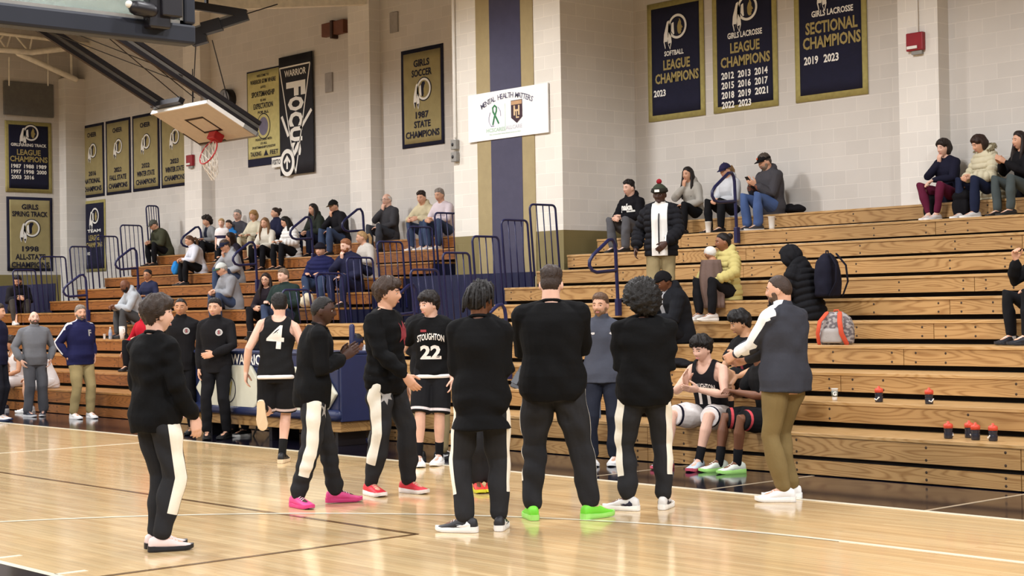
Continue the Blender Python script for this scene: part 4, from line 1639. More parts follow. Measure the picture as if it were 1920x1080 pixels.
def add_hat(P, hf, k, kind, col, col2=None, seed=0, brim_yaw=0):
    c, r_, f_, u_ = hf
    m = cloth(col, 'hat_cloth')
    T = lambda x, y, z: c + (r_ * x + f_ * y + u_ * z) * k
    if kind == 'cap':
        base = lambda a, e, s: smoothstep(16, 20, e)
        h = shell(P, hf, k, 0.018, base, 'cap', m, seed, 0.0)
        br = MB()
        L = []; U = []
        nb = 14
        inner = []; outer = []
        for i in range(nb + 1):
            a = radians(-62 + 124 * i / nb)
            inner.append((sin(a) * 0.083, cos(a) * 0.102, 0.040 - 0.010 * (abs(sin(a))) ** 2))
            t = cos(pi * (i / nb - 0.5))
            outer.append((sin(a) * 0.083 * (1 + 0.02 * t), cos(a) * 0.102 + 0.068 * t ** 0.7, 0.030 - 0.014 * sin(a) ** 2 - 0.012 * t))
        rings = []
        for i in range(nb + 1):
            a, b = inner[i], outer[i]
            rings.append([T(*a), T(b[0], b[1], b[2]), T(b[0], b[1], b[2] + 0.006), T(a[0], a[1], a[2] + 0.008)])
        br.loft(rings)
        br.build('brim', cloth(col2 or col, 'hat_cloth'), h, True)
        MB().ball(T(0, -0.002, 0.135), 0.008 * k, 8, 6).build('button', m, h, True)
        return h
    if kind == 'beanie':
        h = shell(P, hf, k, 0.028, lambda a, e, s: smoothstep(12, 16, e), 'beanie', m, seed, 0.003, (80, 80, 8))
        shell(P, hf, k, 0.036, lambda a, e, s: smoothstep(10, 14, e) * (1 - smoothstep(34, 38, e)), 'cuff', cloth(col2 or col, 'hat_cloth'), seed, 0.003, (80, 80, 4), parent=h)
        return h
    if kind == 'skullcap':
        return shell(P, hf, k, 0.016, lambda a, e, s: smoothstep(14, 18, e) if a < 80 else smoothstep(-6, 0, e), 'beanie', m, seed, 0.003)
    if kind == 'hood':
        return shell(P, hf, k, 0.045, lambda a, e, s: (smoothstep(30, 44, e) if a < 50 else smoothstep(44, 62, a) if e < 44 else 1.0) if e > -60 else 1.0, 'hood', m, seed, 0.012, (30, 30, 30))


COL_EYE = None


def make_person(label, pos, az, H, pose='stand', skin='light', shirt=None, pants=None, shoes=None, hair=('short', '#2a1d16'), head=(None, 0, 0), lean=0.0, twist=0.0, side=0.0,
                build=1.0, female=False, feet=None, arms=None, near=False, seed=0, hat=None, glasses=False, beard=None, group=None, drop=0.243, yawbase=None, pelvis_h=None, child=False, hand_scale=1.0, face=True, name='person', pel_tilt=None, shorts_hidden=False):
    P = Person()
    s = H * (0.995 if pose != 'sit' else 0.962) / 1.75
    P.s = s
    sit = pose == 'sit'
    loc = Vector(pos)
    toc = math.atan2(-loc.y, -loc.x)          # world direction from the person to the camera
    yaw = toc + radians(az) - pi / 2          # local +Y (forward) turned this much
    if yawbase is not None:
        yaw = yawbase - pi / 2
    loc.z += 0.004
    P.root = empty(name, loc, yaw)
    front = None
    if sit:
        for i_ in range(1, 12):
            if abs(row_z(i_) - loc.z) < 0.02:
                front = row_y(i_) - 0.014

    def rest(me):
        # cloth and body flatten on the seat they rest on
        if front is None:
            return
        co, no = mesh_np(me)
        wy = loc.y + co[:, 0] * sin(yaw) + co[:, 1] * cos(yaw)
        lowv = (wy > front) & (co[:, 2] < 0.003)
        co[lowv, 2] = 0.003
        set_co(me, co)
    P.yaw = yaw
    tag(P.root, label, 'person', group)
    rnd = random.Random(seed)
    Z = Vector((0, 0, 1)); X = Vector((1, 0, 0)); Y = Vector((0, 1, 0))
    sit = pose == 'sit'
    # pelvis
    if sit:
        pz = (0.080 if pelvis_h is None else pelvis_h) * s
    else:
        pz = (0.915 if pelvis_h is None else pelvis_h) * s
    pel = Vector((0, 0, pz))
    if isinstance(pos, tuple) and len(pos) > 3:
        pass
    ln = radians(lean)
    # spine
    def spine(t):      # t metres along the spine from the hip joints (unscaled)
        n = 12
        p = pel.copy()
        tot = abs(t)
        sg = 1 if t > 0 else -1
        steps = max(1, int(tot / 0.02))
        a0 = ln * (0.35 if not sit else 0.55) if pel_tilt is None else radians(pel_tilt)
        q = 0.0
        dl = tot / steps if tot > 0 else 0
        ang = a0
        for i in range(steps):
            mid = sg * (q + dl / 2)
            ang = a0 + (ln - a0) * smoothstep(0.02, 0.40, mid)
            if mid > 0.42:
                ang = ln + radians(6) * smoothstep(0.42, 0.56, mid)
            sd = radians(side) * smoothstep(0.0, 0.45, mid)
            dv = Vector((sin(sd), sin(ang) * cos(sd), cos(ang) * cos(sd)))
            p += dv * (sg * dl * s)
            q += dl
        sd = radians(side) * smoothstep(0, 0.45, t)
        up = Vector((sin(sd), sin(ang) * cos(sd), cos(ang) * cos(sd))).normalized()
        tw = radians(twist) * smoothstep(0.05, 0.40, t)
        fw = Vector((-sin(tw), cos(tw), 0))
        r_, f_, _ = frame(fw - up * fw.dot(up), up)
        return p, r_, f_, up
    bw = build
    hw = (0.172 if not female else 0.158)
    TORSO = [(-0.115, 0.120, 0.095), (-0.06, 0.155, 0.112), (0.0, 0.166, 0.120), (0.06, 0.164, 0.116), (0.13, 0.150, 0.108), (0.20, 0.146, 0.106), (0.28, 0.158, 0.114), (0.36, 0.172, 0.122), (0.43, 0.176, 0.114), (0.48, 0.160, 0.098), (0.515, 0.118, 0.080), (0.545, 0.076, 0.066), (0.575, 0.060, 0.060)]
    if female:
        TORSO = [(t, w * (0.97 if t < 0.08 else 0.86 if t < 0.3 else 0.88), d * (0.97 if not 0.3 < t < 0.46 else 1.06)) for t, w, d in TORSO]
    def torso(mb, g, t0, t1, gd=None, flare=0.0, neck=False):
        rings = []
        ts = [q for q in TORSO if t0 <= q[0] <= t1]
        def at(t):
            for a, b in zip(TORSO[:-1], TORSO[1:]):
                if a[0] <= t <= b[0]:
                    k = (t - a[0]) / (b[0] - a[0])
                    return (t, a[1] + k * (b[1] - a[1]), a[2] + k * (b[2] - a[2]))
            return TORSO[0] if t < TORSO[0][0] else TORSO[-1]
        if not ts or ts[0][0] > t0 + 0.01:
            w0 = at(max(t0, TORSO[0][0])) if t0 >= TORSO[0][0] else (t0, 0.160, 0.118)
            ts = [(t0, max(w0[1], 0.16 if t0 < -0.03 else 0), max(w0[2], 0.11 if t0 < -0.03 else 0))] + ts
        if ts[-1][0] < t1 - 0.01:
            ts = ts + [at(t1)]
        for (t, w, d) in ts:
            p, r_, f_, u_ = spine(t)
            belly = (bw - 1) * (1.6 if 0.02 < t < 0.3 else 0.7)
            fl = flare * max(0, (0.25 - t) / 0.35)
            rings.append(sring(p + f_ * (belly * 0.05 * s), (w * (1 + (bw - 1) * 0.8) + g + fl) * s, (d * (1 + belly) + (gd if gd is not None else g) + fl) * s, r_, f_, 24, 2.35))
        mb.loft(rings)
    # legs
    k_thigh, k_shin = 0.432 * s, 0.415 * s
    P.legs = []
    _, pr, pf, pu = spine(0.0)
    pr0, pf0 = X, Y
    if feet is None:
        feet = [(0.10, 0.02, 4), (-0.10, -0.01, -4)] if not sit else [(0.12, 0.36, 6), (-0.12, 0.36, -6)]
    for i, sd in ((0, 1), (1, -1)):
        ft = feet[i]
        hip = pel + X * (sd * 0.088 * s * (0.95 if female else 1.0))
        az_ = (-drop if sit else 0.0) + 0.088 * s + (ft[3] if len(ft) > 3 else 0.0)
        ank = Vector((ft[0] * s if not sit else ft[0], ft[1] * s if not sit else ft[1], az_))
        kneedir = Vector((sd * (0.10 if not sit else 0.22) + sin(radians(-ft[2])) * 0.5, 1.0, 0.25 if sit else 0.0))
        if len(ft) > 5 and ft[5] is not None:
            kneedir = Vector(ft[5])
        knee, ank = ik(hip, ank, k_thigh, k_shin, kneedir)
        P.legs.append((hip, knee, ank, sd, radians(ft[2]), radians(ft[4]) if len(ft) > 4 else 0.0))
    # head frame
    nb, nr_, nf_, nu_ = spine(0.56)
    haz, hp, hr = head
    if haz is None:
        hy = radians(twist)
    else:
        hy = (toc + radians(haz) - pi / 2) - yaw
    hp_ = radians(hp)
    hfwd = Vector((-sin(hy) * cos(hp_), cos(hy) * cos(hp_), -sin(hp_)))
    hr_v, hf_v, hu_v = frame(hfwd, Vector((sin(radians(hr)) * cos(hy), sin(radians(hr)) * sin(hy), 1)))
    hk = s ** 0.6 * (1.0 if not child else 1.12) * (0.96 if female else 1.0)
    hc = nb + nu_ * (0.038 * s) + hu_v * (0.090 * hk) + hf_v * (0.022 * hk) + nu_ * (-0.01)
    hf = (hc, hr_v, hf_v, hu_v)
    P.hf, P.hk = hf, hk
    T = lambda x, y, z: hc + (hr_v * x + hf_v * y + hu_v * z) * hk

    # arms
    chp, chr_, chf, chu = spine(0.475)
    k_ua, k_fa = 0.285 * s, 0.255 * s
    shw = 0.163 * (0.88 if female else 1.0) * (1 + (bw - 1) * 0.7)
    P.arms = []
    if arms is None:
        arms = [None, None]
    for i, sd in ((0, 1), (1, -1)):
        a = arms[i] or {}
        sh = chp + chr_ * (sd * shw * s) - chu * 0.008 * s + chf * (-0.005 * s)
        if 'w' in a:           # wrist target in chest-free local coords (metres for a 1.75 m person)
            wr = Vector(a['w']) * s
            if sit or a.get('abs'):
                pass
        elif a.get('face'):
            wr = hc - hu_v * (0.195 * hk) + hf_v * (0.085 * hk) + hr_v * (sd * 0.03 * hk)
            a = dict(a, d=tuple(hu_v * 0.95 + hf_v * 0.12 - hr_v * (sd * 0.2)), n=tuple(-hf_v))
        elif sit:
            wr = P.legs[i][1] + Vector((-sd * 0.02, -0.05, 0.085)) * s
        else:
            wr = sh + Vector((sd * 0.035, 0.05, -0.525)) * s
        pole = Vector(a.get('pole', (sd * 0.6, -1.0, -0.25)))
        elb, wr = ik(sh, wr, k_ua, k_fa, pole)
        fd = (wr - elb).normalized()
        hd = Vector(a['d']) if 'd' in a else fd
        nn = Vector(a['n']) if 'n' in a else Vector((-sd, 0.15, 0.0)) if not sit else Vector((0, 0.2, -1))
        if abs(nn.normalized().dot(hd.normalized())) > 0.95:
            nn = nn + Vector((0.3, 0.3, 0.3))
        P.arms.append((sh, elb, wr, hd, nn, sd, a.get('curl', 0.38)))
    # ---- body: one continuous surface
    body = MB()
    torso(body, -0.012, -0.115, 0.575)
    body.tube([nb - nu_ * 0.06 * s, nb + nu_ * 0.01, T(0, -0.028, -0.035)], [0.066 * s * bw ** 0.5, (0.058 if not female else 0.047) * s * bw ** 0.5, (0.060 if not female else 0.050) * hk], 14)
    for (hip, knee, ank, sd, fy, fp) in P.legs:
        th = 0.080 * (1 + (bw - 1) * 0.6)
        body.tube([hip + Vector((0, 0, 0.02 * s)), hip.lerp(knee, 0.5), knee, knee.lerp(ank, 0.3), knee.lerp(ank, 0.75), ank], [th * s, 0.068 * s * bw ** 0.5, 0.053 * s, 0.055 * s, 0.038 * s, 0.036 * s], 14)
        f = Vector((-sin(fy), cos(fy), 0))
        body.tube([ank, ank + f * 0.06 * s - Z * 0.035 * s, ank + f * 0.13 * s - Z * 0.052 * s], [0.036 * s, 0.034 * s, 0.026 * s], 10)
    for (sh, elb, wr, hd, nn, sd, curl) in P.arms:
        aw = 1 + (bw - 1) * 0.6
        tk = 0.92 if female else 1.0
        body.tube([sh, sh.lerp(elb, 0.45), elb, elb.lerp(wr, 0.3), elb.lerp(wr, 0.75), wr], [0.055 * s * aw * tk, 0.048 * s * aw * tk, 0.040 * s * aw * tk, 0.042 * s * tk, 0.031 * s * tk, 0.026 * s * tk], 12)
        p2, r2, f2, u2 = spine(0.54)
        body.tube([p2 + r2 * (sd * 0.03 * s), sh], [0.045 * s, 0.050 * s], 10)
        hand(body, wr, hd, nn, sd, s * hand_scale * (0.92 if female else 1.0), curl)
    # head surface
    n, rows = (40, 30) if near else (28, 22)
    vs = []; fs = []
    for j in range(rows + 1):
        th_ = pi * j / rows
        for i in range(n):
            ph = 2 * pi * i / n
            q = head_point(Vector((sin(th_) * sin(ph), sin(th_) * cos(ph), cos(th_))), 1.0, 0.7 if female else 1.0)
            vs.append(T(q.x, q.y, q.z))
    for j in range(rows):
        for i in range(n):
            a = j * n + i; b = j * n + (i + 1) % n
            fs.append((a, a + n, b + n, b))
    body.add(vs, fs)
    for sd in (-1, 1):
        RM = Matrix((hr_v, hf_v, hu_v)).transposed()
        body.ball(T(sd * 0.078, -0.008, -0.008), 0.03 * hk, 12, 8, (0.32, 0.62, 1.0), RM)
    vox = 0.0062 if near else 0.0095
    me = remesh(body, vox, 2, 0.4)
    rest(me)
    P.body = obj('body', me, skin_mat(skin), P.root)

    # ---- face
    if face:
        M_e = mat('eye_white', '#e4ddd6', 0.2, var=0.02)
        M_i = mat('eye_iris', '#22170f', 0.15, var=0.05)
        for sd in (-1, 1):
            ec = T(sd * 0.031, 0.0738, 0.004)
            RMe = Matrix((hr_v, -hu_v, hf_v)).transposed()
            eb = MB()
            eb.ball(ec, 0.0118 * hk, 12, 10, (1.05, 0.5, 1), RMe)
            meo = eb.build('eye', [M_e, M_i], P.root, True, fix=False)
            mi = [0] * len(meo.data.polygons)
            for p in meo.data.polygons:
                if (p.center - ec).normalized().dot(hf_v) > 0.66:
                    mi[p.index] = 1
            meo.data.polygons.foreach_set('material_index', mi)
            br = MB()
            br.tube([T(sd * 0.015, 0.0945, 0.0285), T(sd * 0.032, 0.091, 0.0315), T(sd * 0.050, 0.078, 0.026)], [0.0028 * hk, 0.0034 * hk, 0.0022 * hk], 6)
            br.build('eyebrow', hair_mat(hair[1]) if hair[0] != 'bald' else hair_mat('#4a3a2e'), P.root, True)
        lp = MB()
        for dz, rr in ((-0.0580, 0.0038), (-0.0650, 0.0046)):
            lp.tube([T(-0.023, 0.0790, -0.0615), T(-0.01, 0.0880, dz), T(0, 0.0890, dz - 0.001), T(0.01, 0.0880, dz), T(0.023, 0.0790, -0.0615)], [0.002 * hk, rr * hk, rr * hk, rr * hk, 0.002 * hk], 7)
        lcol = {'light': '#b0726a', 'pale': '#c07f78', 'tan': '#93594a', 'olive': '#a2685a', 'brown': '#5a332c', 'dark': '#4a2d2a', 'mid': '#744439'}[skin]
        lp.build('lips', mat('lips_' + skin, lcol, 0.4), P.root, True)
    if beard:
        shell(P, hf, hk, 0.009, lambda a, e, s_: 0.7 * (1 - smoothstep(70, 84, a)) * (smoothstep(-78, -60, e) * (1 - smoothstep(-30 if a > 26 else -21, -22 if a > 26 else -16, e))) * (0.0 if (a < 17 and -36 < e < -26) else 1.0) + 0.5 * smoothstep(56, 68, a) * (1 - smoothstep(82, 92, a)) * smoothstep(-62, -50, e) * (1 - smoothstep(-18, -4, e)), 'beard', hair_mat(beard), seed, 0.003, sink=-0.012)
    if glasses:
        gm_ = MB()
        for sd in (-1, 1):
            gm_.tube([T(sd * 0.033 + 0.024 * cos(t * pi / 8), 0.099 - 0.05 * abs(sd * 0.033 + 0.024 * cos(t * pi / 8)) , 0.002 + 0.019 * sin(t * pi / 8)) for t in range(17)], 0.0022 * hk, 5, cap=False)
            gm_.tube([T(sd * 0.057, 0.094, 0.006), T(sd * 0.078, 0.05, 0.008), T(sd * 0.082, -0.005, 0.006)], 0.002 * hk, 5)
        gm_.tube([T(-0.009, 0.1, 0.006), T(0.009, 0.1, 0.006)], 0.002 * hk, 5)
        gm_.build('glasses', mat('spectacle_frame', '#1c1a1a', 0.3), P.root, True)
    if hair:
        add_hair(P, hf, hk, hair[0], hair[1], seed)
    if hat:
        P.hat = add_hat(P, hf, hk, hat[0], hat[1], hat[2] if len(hat) > 2 else None, seed)

    # ---- garments
    cv = 0.0085 if near else 0.013
    sleeve_end = None
    if shirt:
        st = dict(kind='tee', col='#222222', g=0.016, hem=-0.10, sleeve='long', col2=None, pat=None, name='shirt', wr=0.0065, rough=0.85, sg=0.016, collar=None, flare=0.0)
        st.update(shirt)
        mb = MB()
        tank = st['sleeve'] == 'none'
        top = 0.53 if not tank else 0.50
        torso(mb, st['g'], st['hem'], 0.53 if tank else 0.552, None, st['flare'])
        if tank:
            for (sh, elb, wr, hd, nn, sd, curl) in P.arms:
                p2, r2, f2, u2 = spine(0.535)
                mb.tube([p2 + r2 * (sd * 0.02 * s), (p2 + r2 * (sd * 0.02 * s)).lerp(sh, 0.95)], [0.060 * s, 0.064 * s], 12)
        else:
            for (sh, elb, wr, hd, nn, sd, curl) in P.arms:
                sg = st['sg']
                aw = 1 + (bw - 1) * 0.6
                tk = 0.92 if female else 1.0
                p2, r2, f2, u2 = spine(0.53)
                mb.tube([p2 + r2 * (sd * 0.045 * s) - u2 * 0.012 * s, sh], [0.048 * s + st['g'] * s * 0.6, 0.052 * s + sg * s], 12)
                if st['sleeve'] == 'long':
                    e1 = wr - (wr - elb).normalized() * 0.012
                    mb.tube([sh, sh.lerp(elb, 0.45), elb, elb.lerp(e1, 0.35), elb.lerp(e1, 0.8), e1], [(0.055 * aw * tk + sg) * s, (0.048 * aw * tk + sg) * s, (0.041 * aw * tk + sg) * s, (0.043 * tk + sg) * s, (0.035 * tk + sg) * s, (0.030 * tk + min(sg, 0.010)) * s], 12)
                elif st['sleeve'] == 'push':
                    e1 = elb.lerp(wr, 0.35)
                    mb.tube([sh, sh.lerp(elb, 0.45), elb, e1], [(0.055 * aw + sg) * s, (0.048 * aw + sg) * s, (0.042 * aw + sg) * s, (0.043 + sg) * s], 12)
                else:
                    e1 = sh.lerp(elb, 0.62)
                    mb.tube([sh, e1], [(0.056 * aw + sg) * s, (0.050 * aw + sg * 1.2) * s], 12)
        if st['collar'] in ('stand', 'hood', 'crew'):
            pc, rc, fc, uc = spine(0.545)
            if st['collar'] == 'stand':
                mb.loft([sring(pc - uc * 0.03 * s, 0.088 * s, 0.080 * s, rc, fc), sring(pc + uc * 0.03 * s + fc * 0.01 * s, 0.070 * s, 0.072 * s, rc, fc), sring(pc + uc * 0.055 * s + fc * 0.016 * s, 0.066 * s, 0.068 * s, rc, fc)])
            elif st['collar'] == 'hood':
                rr_ = []
                for k in range(17):
                    a = 2 * pi * k / 16
                    rr_.append(pc + rc * (0.088 * s * sin(a)) + fc * (s * (0.075 * cos(a) - 0.01)) + uc * (s * (0.015 - 0.028 * cos(a))))
                mb.tube(rr_, [(0.030 + 0.016 * (1 - cos(2 * pi * k / 16)) / 2 * 1.3) * s for k in range(17)], 10, cap=False)
                mb.ball(pc - fc * 0.10 * s - uc * 0.03 * s, 0.075 * s, 12, 8, (1.1, 0.6, 1.0), Matrix((rc, fc, uc)).transposed())
        if st['kind'] == 'puffer':
            pass
        me = remesh(mb, cv, 3, 0.5)
        co, no = mesh_np(me)
        if st['kind'] == 'puffer':
            # quilted tubes: bulges along the spine and the sleeves
            zz = np.zeros(len(co)); 
            a, b = spine(-0.1)[0], spine(0.53)[0]
            t, dist, _ = seg_param(co, a, b)
            best = dist - 0.10
            ph = t * (b - a).length
            for (sh, elb, wr, *_r) in P.arms:
                for (q0, q1, off) in ((sh, elb, 0.0), (elb, wr, 0.285 * s)):
                    t2, d2, _ = seg_param(co, q0, q1)
                    use = d2 < best
                    best = np.where(use, d2, best)
                    ph = np.where(use, off + t2 * (q1 - q0).length, ph)
            bul = np.abs(np.sin(ph * pi / (0.075 * s))) ** 0.6
            if st['pat'] is not None:
                bul = np.where(st['pat'](P, co, no, spine) > -0.01, 0.25, bul)
            set_co(me, co + no * ((bul - 0.6) * 0.020 * s)[:, None])
        else:
            wrinkle(me, st['wr'] * s, seed + 1)
        if st['pat'] is not None:
            co, no = mesh_np(me)
            set_pat(me, st['pat'](P, co, no, spine))
        if tank:
            import bmesh
            bm = bmesh.new(); bm.from_mesh(me)
            kill = []
            p4, r4, f4, u4 = spine(0.44)
            for v in bm.verts:
                q = (v.co - p4)
                x = abs(q.dot(r4)) / s; y = q.dot(f4) / s; z = q.dot(u4) / s + 0.44
                fx = (0.86 if female else 1.0)
                xa = (0.30 if z < 0.335 else 0.125 + 0.075 * (1 - smoothstep(0.335, 0.42, z)) + (0.012 if y < -0.02 else 0)) * fx
                nk = (x / 0.072) ** 2 + ((z - 0.57) / (0.105 if y > 0.01 else 0.075)) ** 2
                if x > xa or nk < 1:
                    kill.append(v)
            bmesh.ops.delete(bm, geom=kill, context='VERTS')
            for _ in range(10):
                new = {}
                for v in bm.verts:
                    if v.is_boundary:
                        nb_ = [e.other_vert(v).co for e in v.link_edges if e.is_boundary]
                        if len(nb_) == 2:
                            new[v] = v.co * 0.4 + (nb_[0] + nb_[1]) * 0.3
                for v, c_ in new.items():
                    v.co = c_
            bm.to_mesh(me); bm.free()
        rest(me)
        P.shirt = obj(st['name'], me, cloth(st['col'], 'cloth', st['col2'], st['rough']), P.root)
        P.shirt_me = me
        if st['collar'] == 'crew':
            pc, rc, fc, uc = spine(0.552)
            mb = MB()
            mb.tube([pc + rc * (0.070 * s * sin(2 * pi * k / 24)) + fc * (s * (0.064 * cos(2 * pi * k / 24) + 0.006)) + uc * (s * (0.004 - 0.010 * cos(2 * pi * k / 24))) for k in range(25)], 0.012 * s, 8, cap=False)
            mb.build('neckband', cloth(st.get('band', st['col']), 'cloth'), P.shirt, True)
    P.spine = spine
    if pants:
        pt = dict(col='#222226', g=0.012, kind='long', col2=None, pat=None, name='trousers', wr=0.006, ankle=0.016, end=0.93)
        pt.update(pants)
        mb = MB()
        g = pt['g']
        torso(mb, min(g, 0.014) * 0.7 - 0.004, -0.115, pt.get('top', 0.05))
        for (hip, knee, ank, sd, fy, fp) in P.legs:
            bb = 1 + (bw - 1) * 0.6
            if pt['kind'] == 'long':
                e1 = knee.lerp(ank, pt['end'])
                mb.tube([hip + Vector((0, 0, 0.03 * s)), hip.lerp(knee, 0.25), hip.lerp(knee, 0.6), knee, knee.lerp(ank, 0.4), e1], [(0.084 * bb + min(g, 0.012)) * s, (0.084 * bb + min(g, 0.018)) * s, (0.067 * bb + g) * s, (0.055 + g) * s, (0.052 + g) * s, (0.038 + pt['ankle']) * s], 16)
            else:
                e1 = hip.lerp(knee, 0.94 if pt['kind'] == 'shorts' else 0.8)
                mb.tube([hip + Vector((0, 0, 0.03 * s)), hip.lerp(knee, 0.3), hip.lerp(knee, 0.6), e1], [(0.085 * bb + g) * s, (0.083 * bb + g * 1.5) * s, (0.074 * bb + g * 2.2) * s, (0.066 * bb + g * (1.3 if sit else 2.4)) * s], 16, cap='start')
        me = remesh(mb, cv, 3, 0.5)
        wrinkle(me, pt['wr'] * s, seed + 2, 8, 22)
        if pt['pat'] is not None:
            co, no = mesh_np(me)
            set_pat(me, pt['pat'](P, co, no))
        rest(me)
        P.pants = obj(pt['name'], me, cloth(pt['col'], 'cloth', pt['col2']), P.root)
        P.pants_me = me
    if shoes is not None:
        sc = dict(col='#222222', sole='#e8e6e0', lace='#e8e6e0', mark=None, sock=None, sockh=0.14)
        sc.update(shoes)
        for (hip, knee, ank, sd, fy, fp) in P.legs:
            shoe(P, ank, fy, fp, sd, mat('shoe_upper', sc['col'], 0.5, var=0.08), mat('shoe_sole', sc['sole'], 0.5, var=0.03), s * 1.02, mat('shoe_mark', sc['mark'], 0.5) if sc['mark'] else None, mat('shoe_lace', sc['lace'], 0.7) if near else None)
            if sc['sock']:
                up = (knee - ank).normalized()
                MB().tube([ank - up * 0.03 * s, ank + up * 0.04 * s, ank + up * sc['sockh'] * s], [0.042 * s, 0.040 * s, 0.045 * s], 14).build('sock', cloth(sc['sock'], 'sock_cloth'), P.root, True)
    return P


# garment patterns: signed fields, positive = second colour
def side_stripe(half=0.05, t0=0.0, t1=0.80, only=None, shift=0.0):
    def f(P, co, no):
        best = np.full(len(co), 9.0); val = np.full(len(co), -1.0)
        for (hip, knee, ank, sd, fy, fp) in P.legs:
            L1 = (knee - hip).length; L2 = (ank - knee).length
            ax = (ank - hip).normalized()
            lat = Vector((sd, 0, 0)); lat = (lat - ax * lat.dot(ax)).normalized()
            fw = ax.cross(lat); 
            if fw.y < 0:
                fw = -fw
            ta, da, qa = seg_param(co, hip + Vector((0, 0, 0.16 * P.s)), knee)
            tb, db, qb = seg_param(co, knee, ank)
            use = da < db
            d = np.where(use, da, db)
            q = np.where(use[:, None], qa, qb)
            al = np.where(use, ta * L1, L1 + tb * L2) / (L1 + L2)
            rel = co - q
            a = rel @ np.array(lat); b = rel @ np.array(fw)
            w = half - np.abs(np.arctan2(b, a) - shift / 0.08) * 0.085 * P.s
            w = np.minimum(w, (t1 - al) * 0.9)
            w = np.minimum(w, (al - t0) * 0.9)
            if only is not None and sd != only:
                w = np.full(len(co), -0.05)
            m = d < best
            best = np.where(m, d, best); val = np.where(m, w, val)
        return val
    return f


def hem_stripes(P, co, no):
    """two bands near the hem of shorts"""
    val = np.full(len(co), -1.0); best = np.full(len(co), 9.0)
    for (hip, knee, ank, sd, fy, fp) in P.legs:
        t, d, q = seg_param(co, hip, knee)
        w = np.minimum(t - 0.84, 0.90 - t)
        m = d < best
        best = np.where(m, d, best); val = np.where(m, w, val)
    return val


def front_panel(half=0.09, z0=-1, z1=0.6, cx=0.0, taper=0.0):
    def f(P, co, no, spine):
        p, r_, f_, u_ = spine(0.25)
        rel = co - np.array(p)
        x = rel @ np.array(r_) - cx * P.s; y = rel @ np.array(f_); z = rel @ np.array(u_)
        for (sh, elb, wr, *_r) in P.arms:
            pass
        w = half * P.s + taper * z - np.abs(x)
        w = np.where((no @ np.array(f_) > 0.05) & (y > 0.02), w, -0.05)
        return w
    return f


def sleeve_stripe(half=0.035, sides=(1, -1), up=True):
    """band along the outside of the sleeve from the neck over the shoulder"""
    def f(P, co, no, spine):
        val = np.full(len(co), -0.1)
        for (sh, elb, wr, hd, nn, sd, curl) in P.arms:
            if sd not in sides:
                continue
            p, r_, f_, u_ = spine(0.53)
            nk = p + r_ * (sd * 0.05 * P.s)
            e1 = elb.lerp(wr, 0.35)
            lat = np.array(r_ * sd)
            best = np.full(len(co), 9.0)
            for a, b, nrm in ((nk, sh, u_), (sh, elb, (r_ * sd * 0.8 + u_ * 0.2)), (elb, e1, (r_ * sd))):
                t, d, q = seg_param(co, a, b)
                ax = (b - a).normalized()
                n_ = (nrm - ax * nrm.dot(ax)).normalized()
                bn = ax.cross(n_)
                rel = co - q
                w = half - np.abs(rel @ np.array(bn))
                w = np.where(d < 0.13, np.minimum(w, (rel @ np.array(n_) - 0.006) * 1.5), -0.1)
                val = np.where(d < best, w, val) if False else np.maximum(val, np.where(d < best + 0.02, w, -0.1))
                best = np.minimum(best, d)
        return val
    return f
# ------------------------------------------------------------------ who is here
BLK = '#101011'
CHAR = '#29292b'
CREAM = '#ebe5d6'


def fpos(u, v, z=0.0):
    p = atZ(u, v, z)
    return (p.x, p.y, z)


def spos(u, i, dy=0.20):
    y, z = row_y(i) + dy, row_z(i)
    x = -15.0
    for _ in range(12):
        uu, vv, _z = topx((x, y, z + 0.12))
        q = atY(u, vv, y)
        x = q.x
    return (x, y, z)


def clasp(y=0.42, z=0.30, x=0.035):
    return [dict(w=(x, y, z), d=(-0.45, 0.8, -0.25), n=(-0.8, -0.3, -0.3), curl=0.5, pole=(0.9, -0.6, -0.4)), dict(w=(-x, y - 0.02, z + 0.01), d=(0.45, 0.8, -0.25), n=(0.8, -0.3, -0.3), curl=0.5, pole=(-0.9, -0.6, -0.4))]


def chin(sd=1, y=0.24, z=0.66, other=None):
    a = dict(face=True, curl=0.8, pole=(sd * 0.7, 0.3, -0.8))
    b = other or dict(w=(-sd * 0.06, 0.30, 0.24), d=(sd * 0.8, 0.5, 0), n=(0, 0, -1), pole=(-sd * 0.9, -0.5, -0.3))
    return [a, b] if sd > 0 else [b, a]


def front_arms(x=0.12, y=0.25, z=1.08):
    return [dict(w=(x, y, z), d=(-0.7, 0.6, 0.1), n=(0, -0.8, -0.4), pole=(0.9, -0.5, -0.5)), dict(w=(-x, y, z), d=(0.7, 0.6, 0.1), n=(0, -0.8, -0.4), pole=(-0.9, -0.5, -0.5))]


def slim(x=0.08, y=0.25, z=1.08):
    return [dict(w=(x, y, z), d=(-0.7, 0.6, 0.1), n=(0, -0.8, -0.4), pole=(0.25, -0.6, -1)), dict(w=(-x, y, z), d=(0.7, 0.6, 0.1), n=(0, -0.8, -0.4), pole=(-0.25, -0.6, -1))]


WU = dict(col=BLK, collar='crew', g=0.022, sg=0.023, hem=-0.125, wr=0.010, flare=0.022)
WP = dict(col=CHAR, col2=CREAM, g=0.027, ankle=0.026, wr=0.011)


def warm(**k):
    return dict(WU, **k)


def track(half=0.05, t1=0.80, shift=-0.02, **k):
    return dict(WP, **dict(dict(pat=side_stripe(half, 0.17, t1, None, shift)), **k))


def on_chest(P, t=0.38, side=1, x=0.0):
    """origin and axes on the front (side 1) or back (-1) of the torso"""
    p, r_, f_, u_ = P.spine(t)
    return p + r_ * (x * P.s), (-r_ if side > 0 else r_), u_


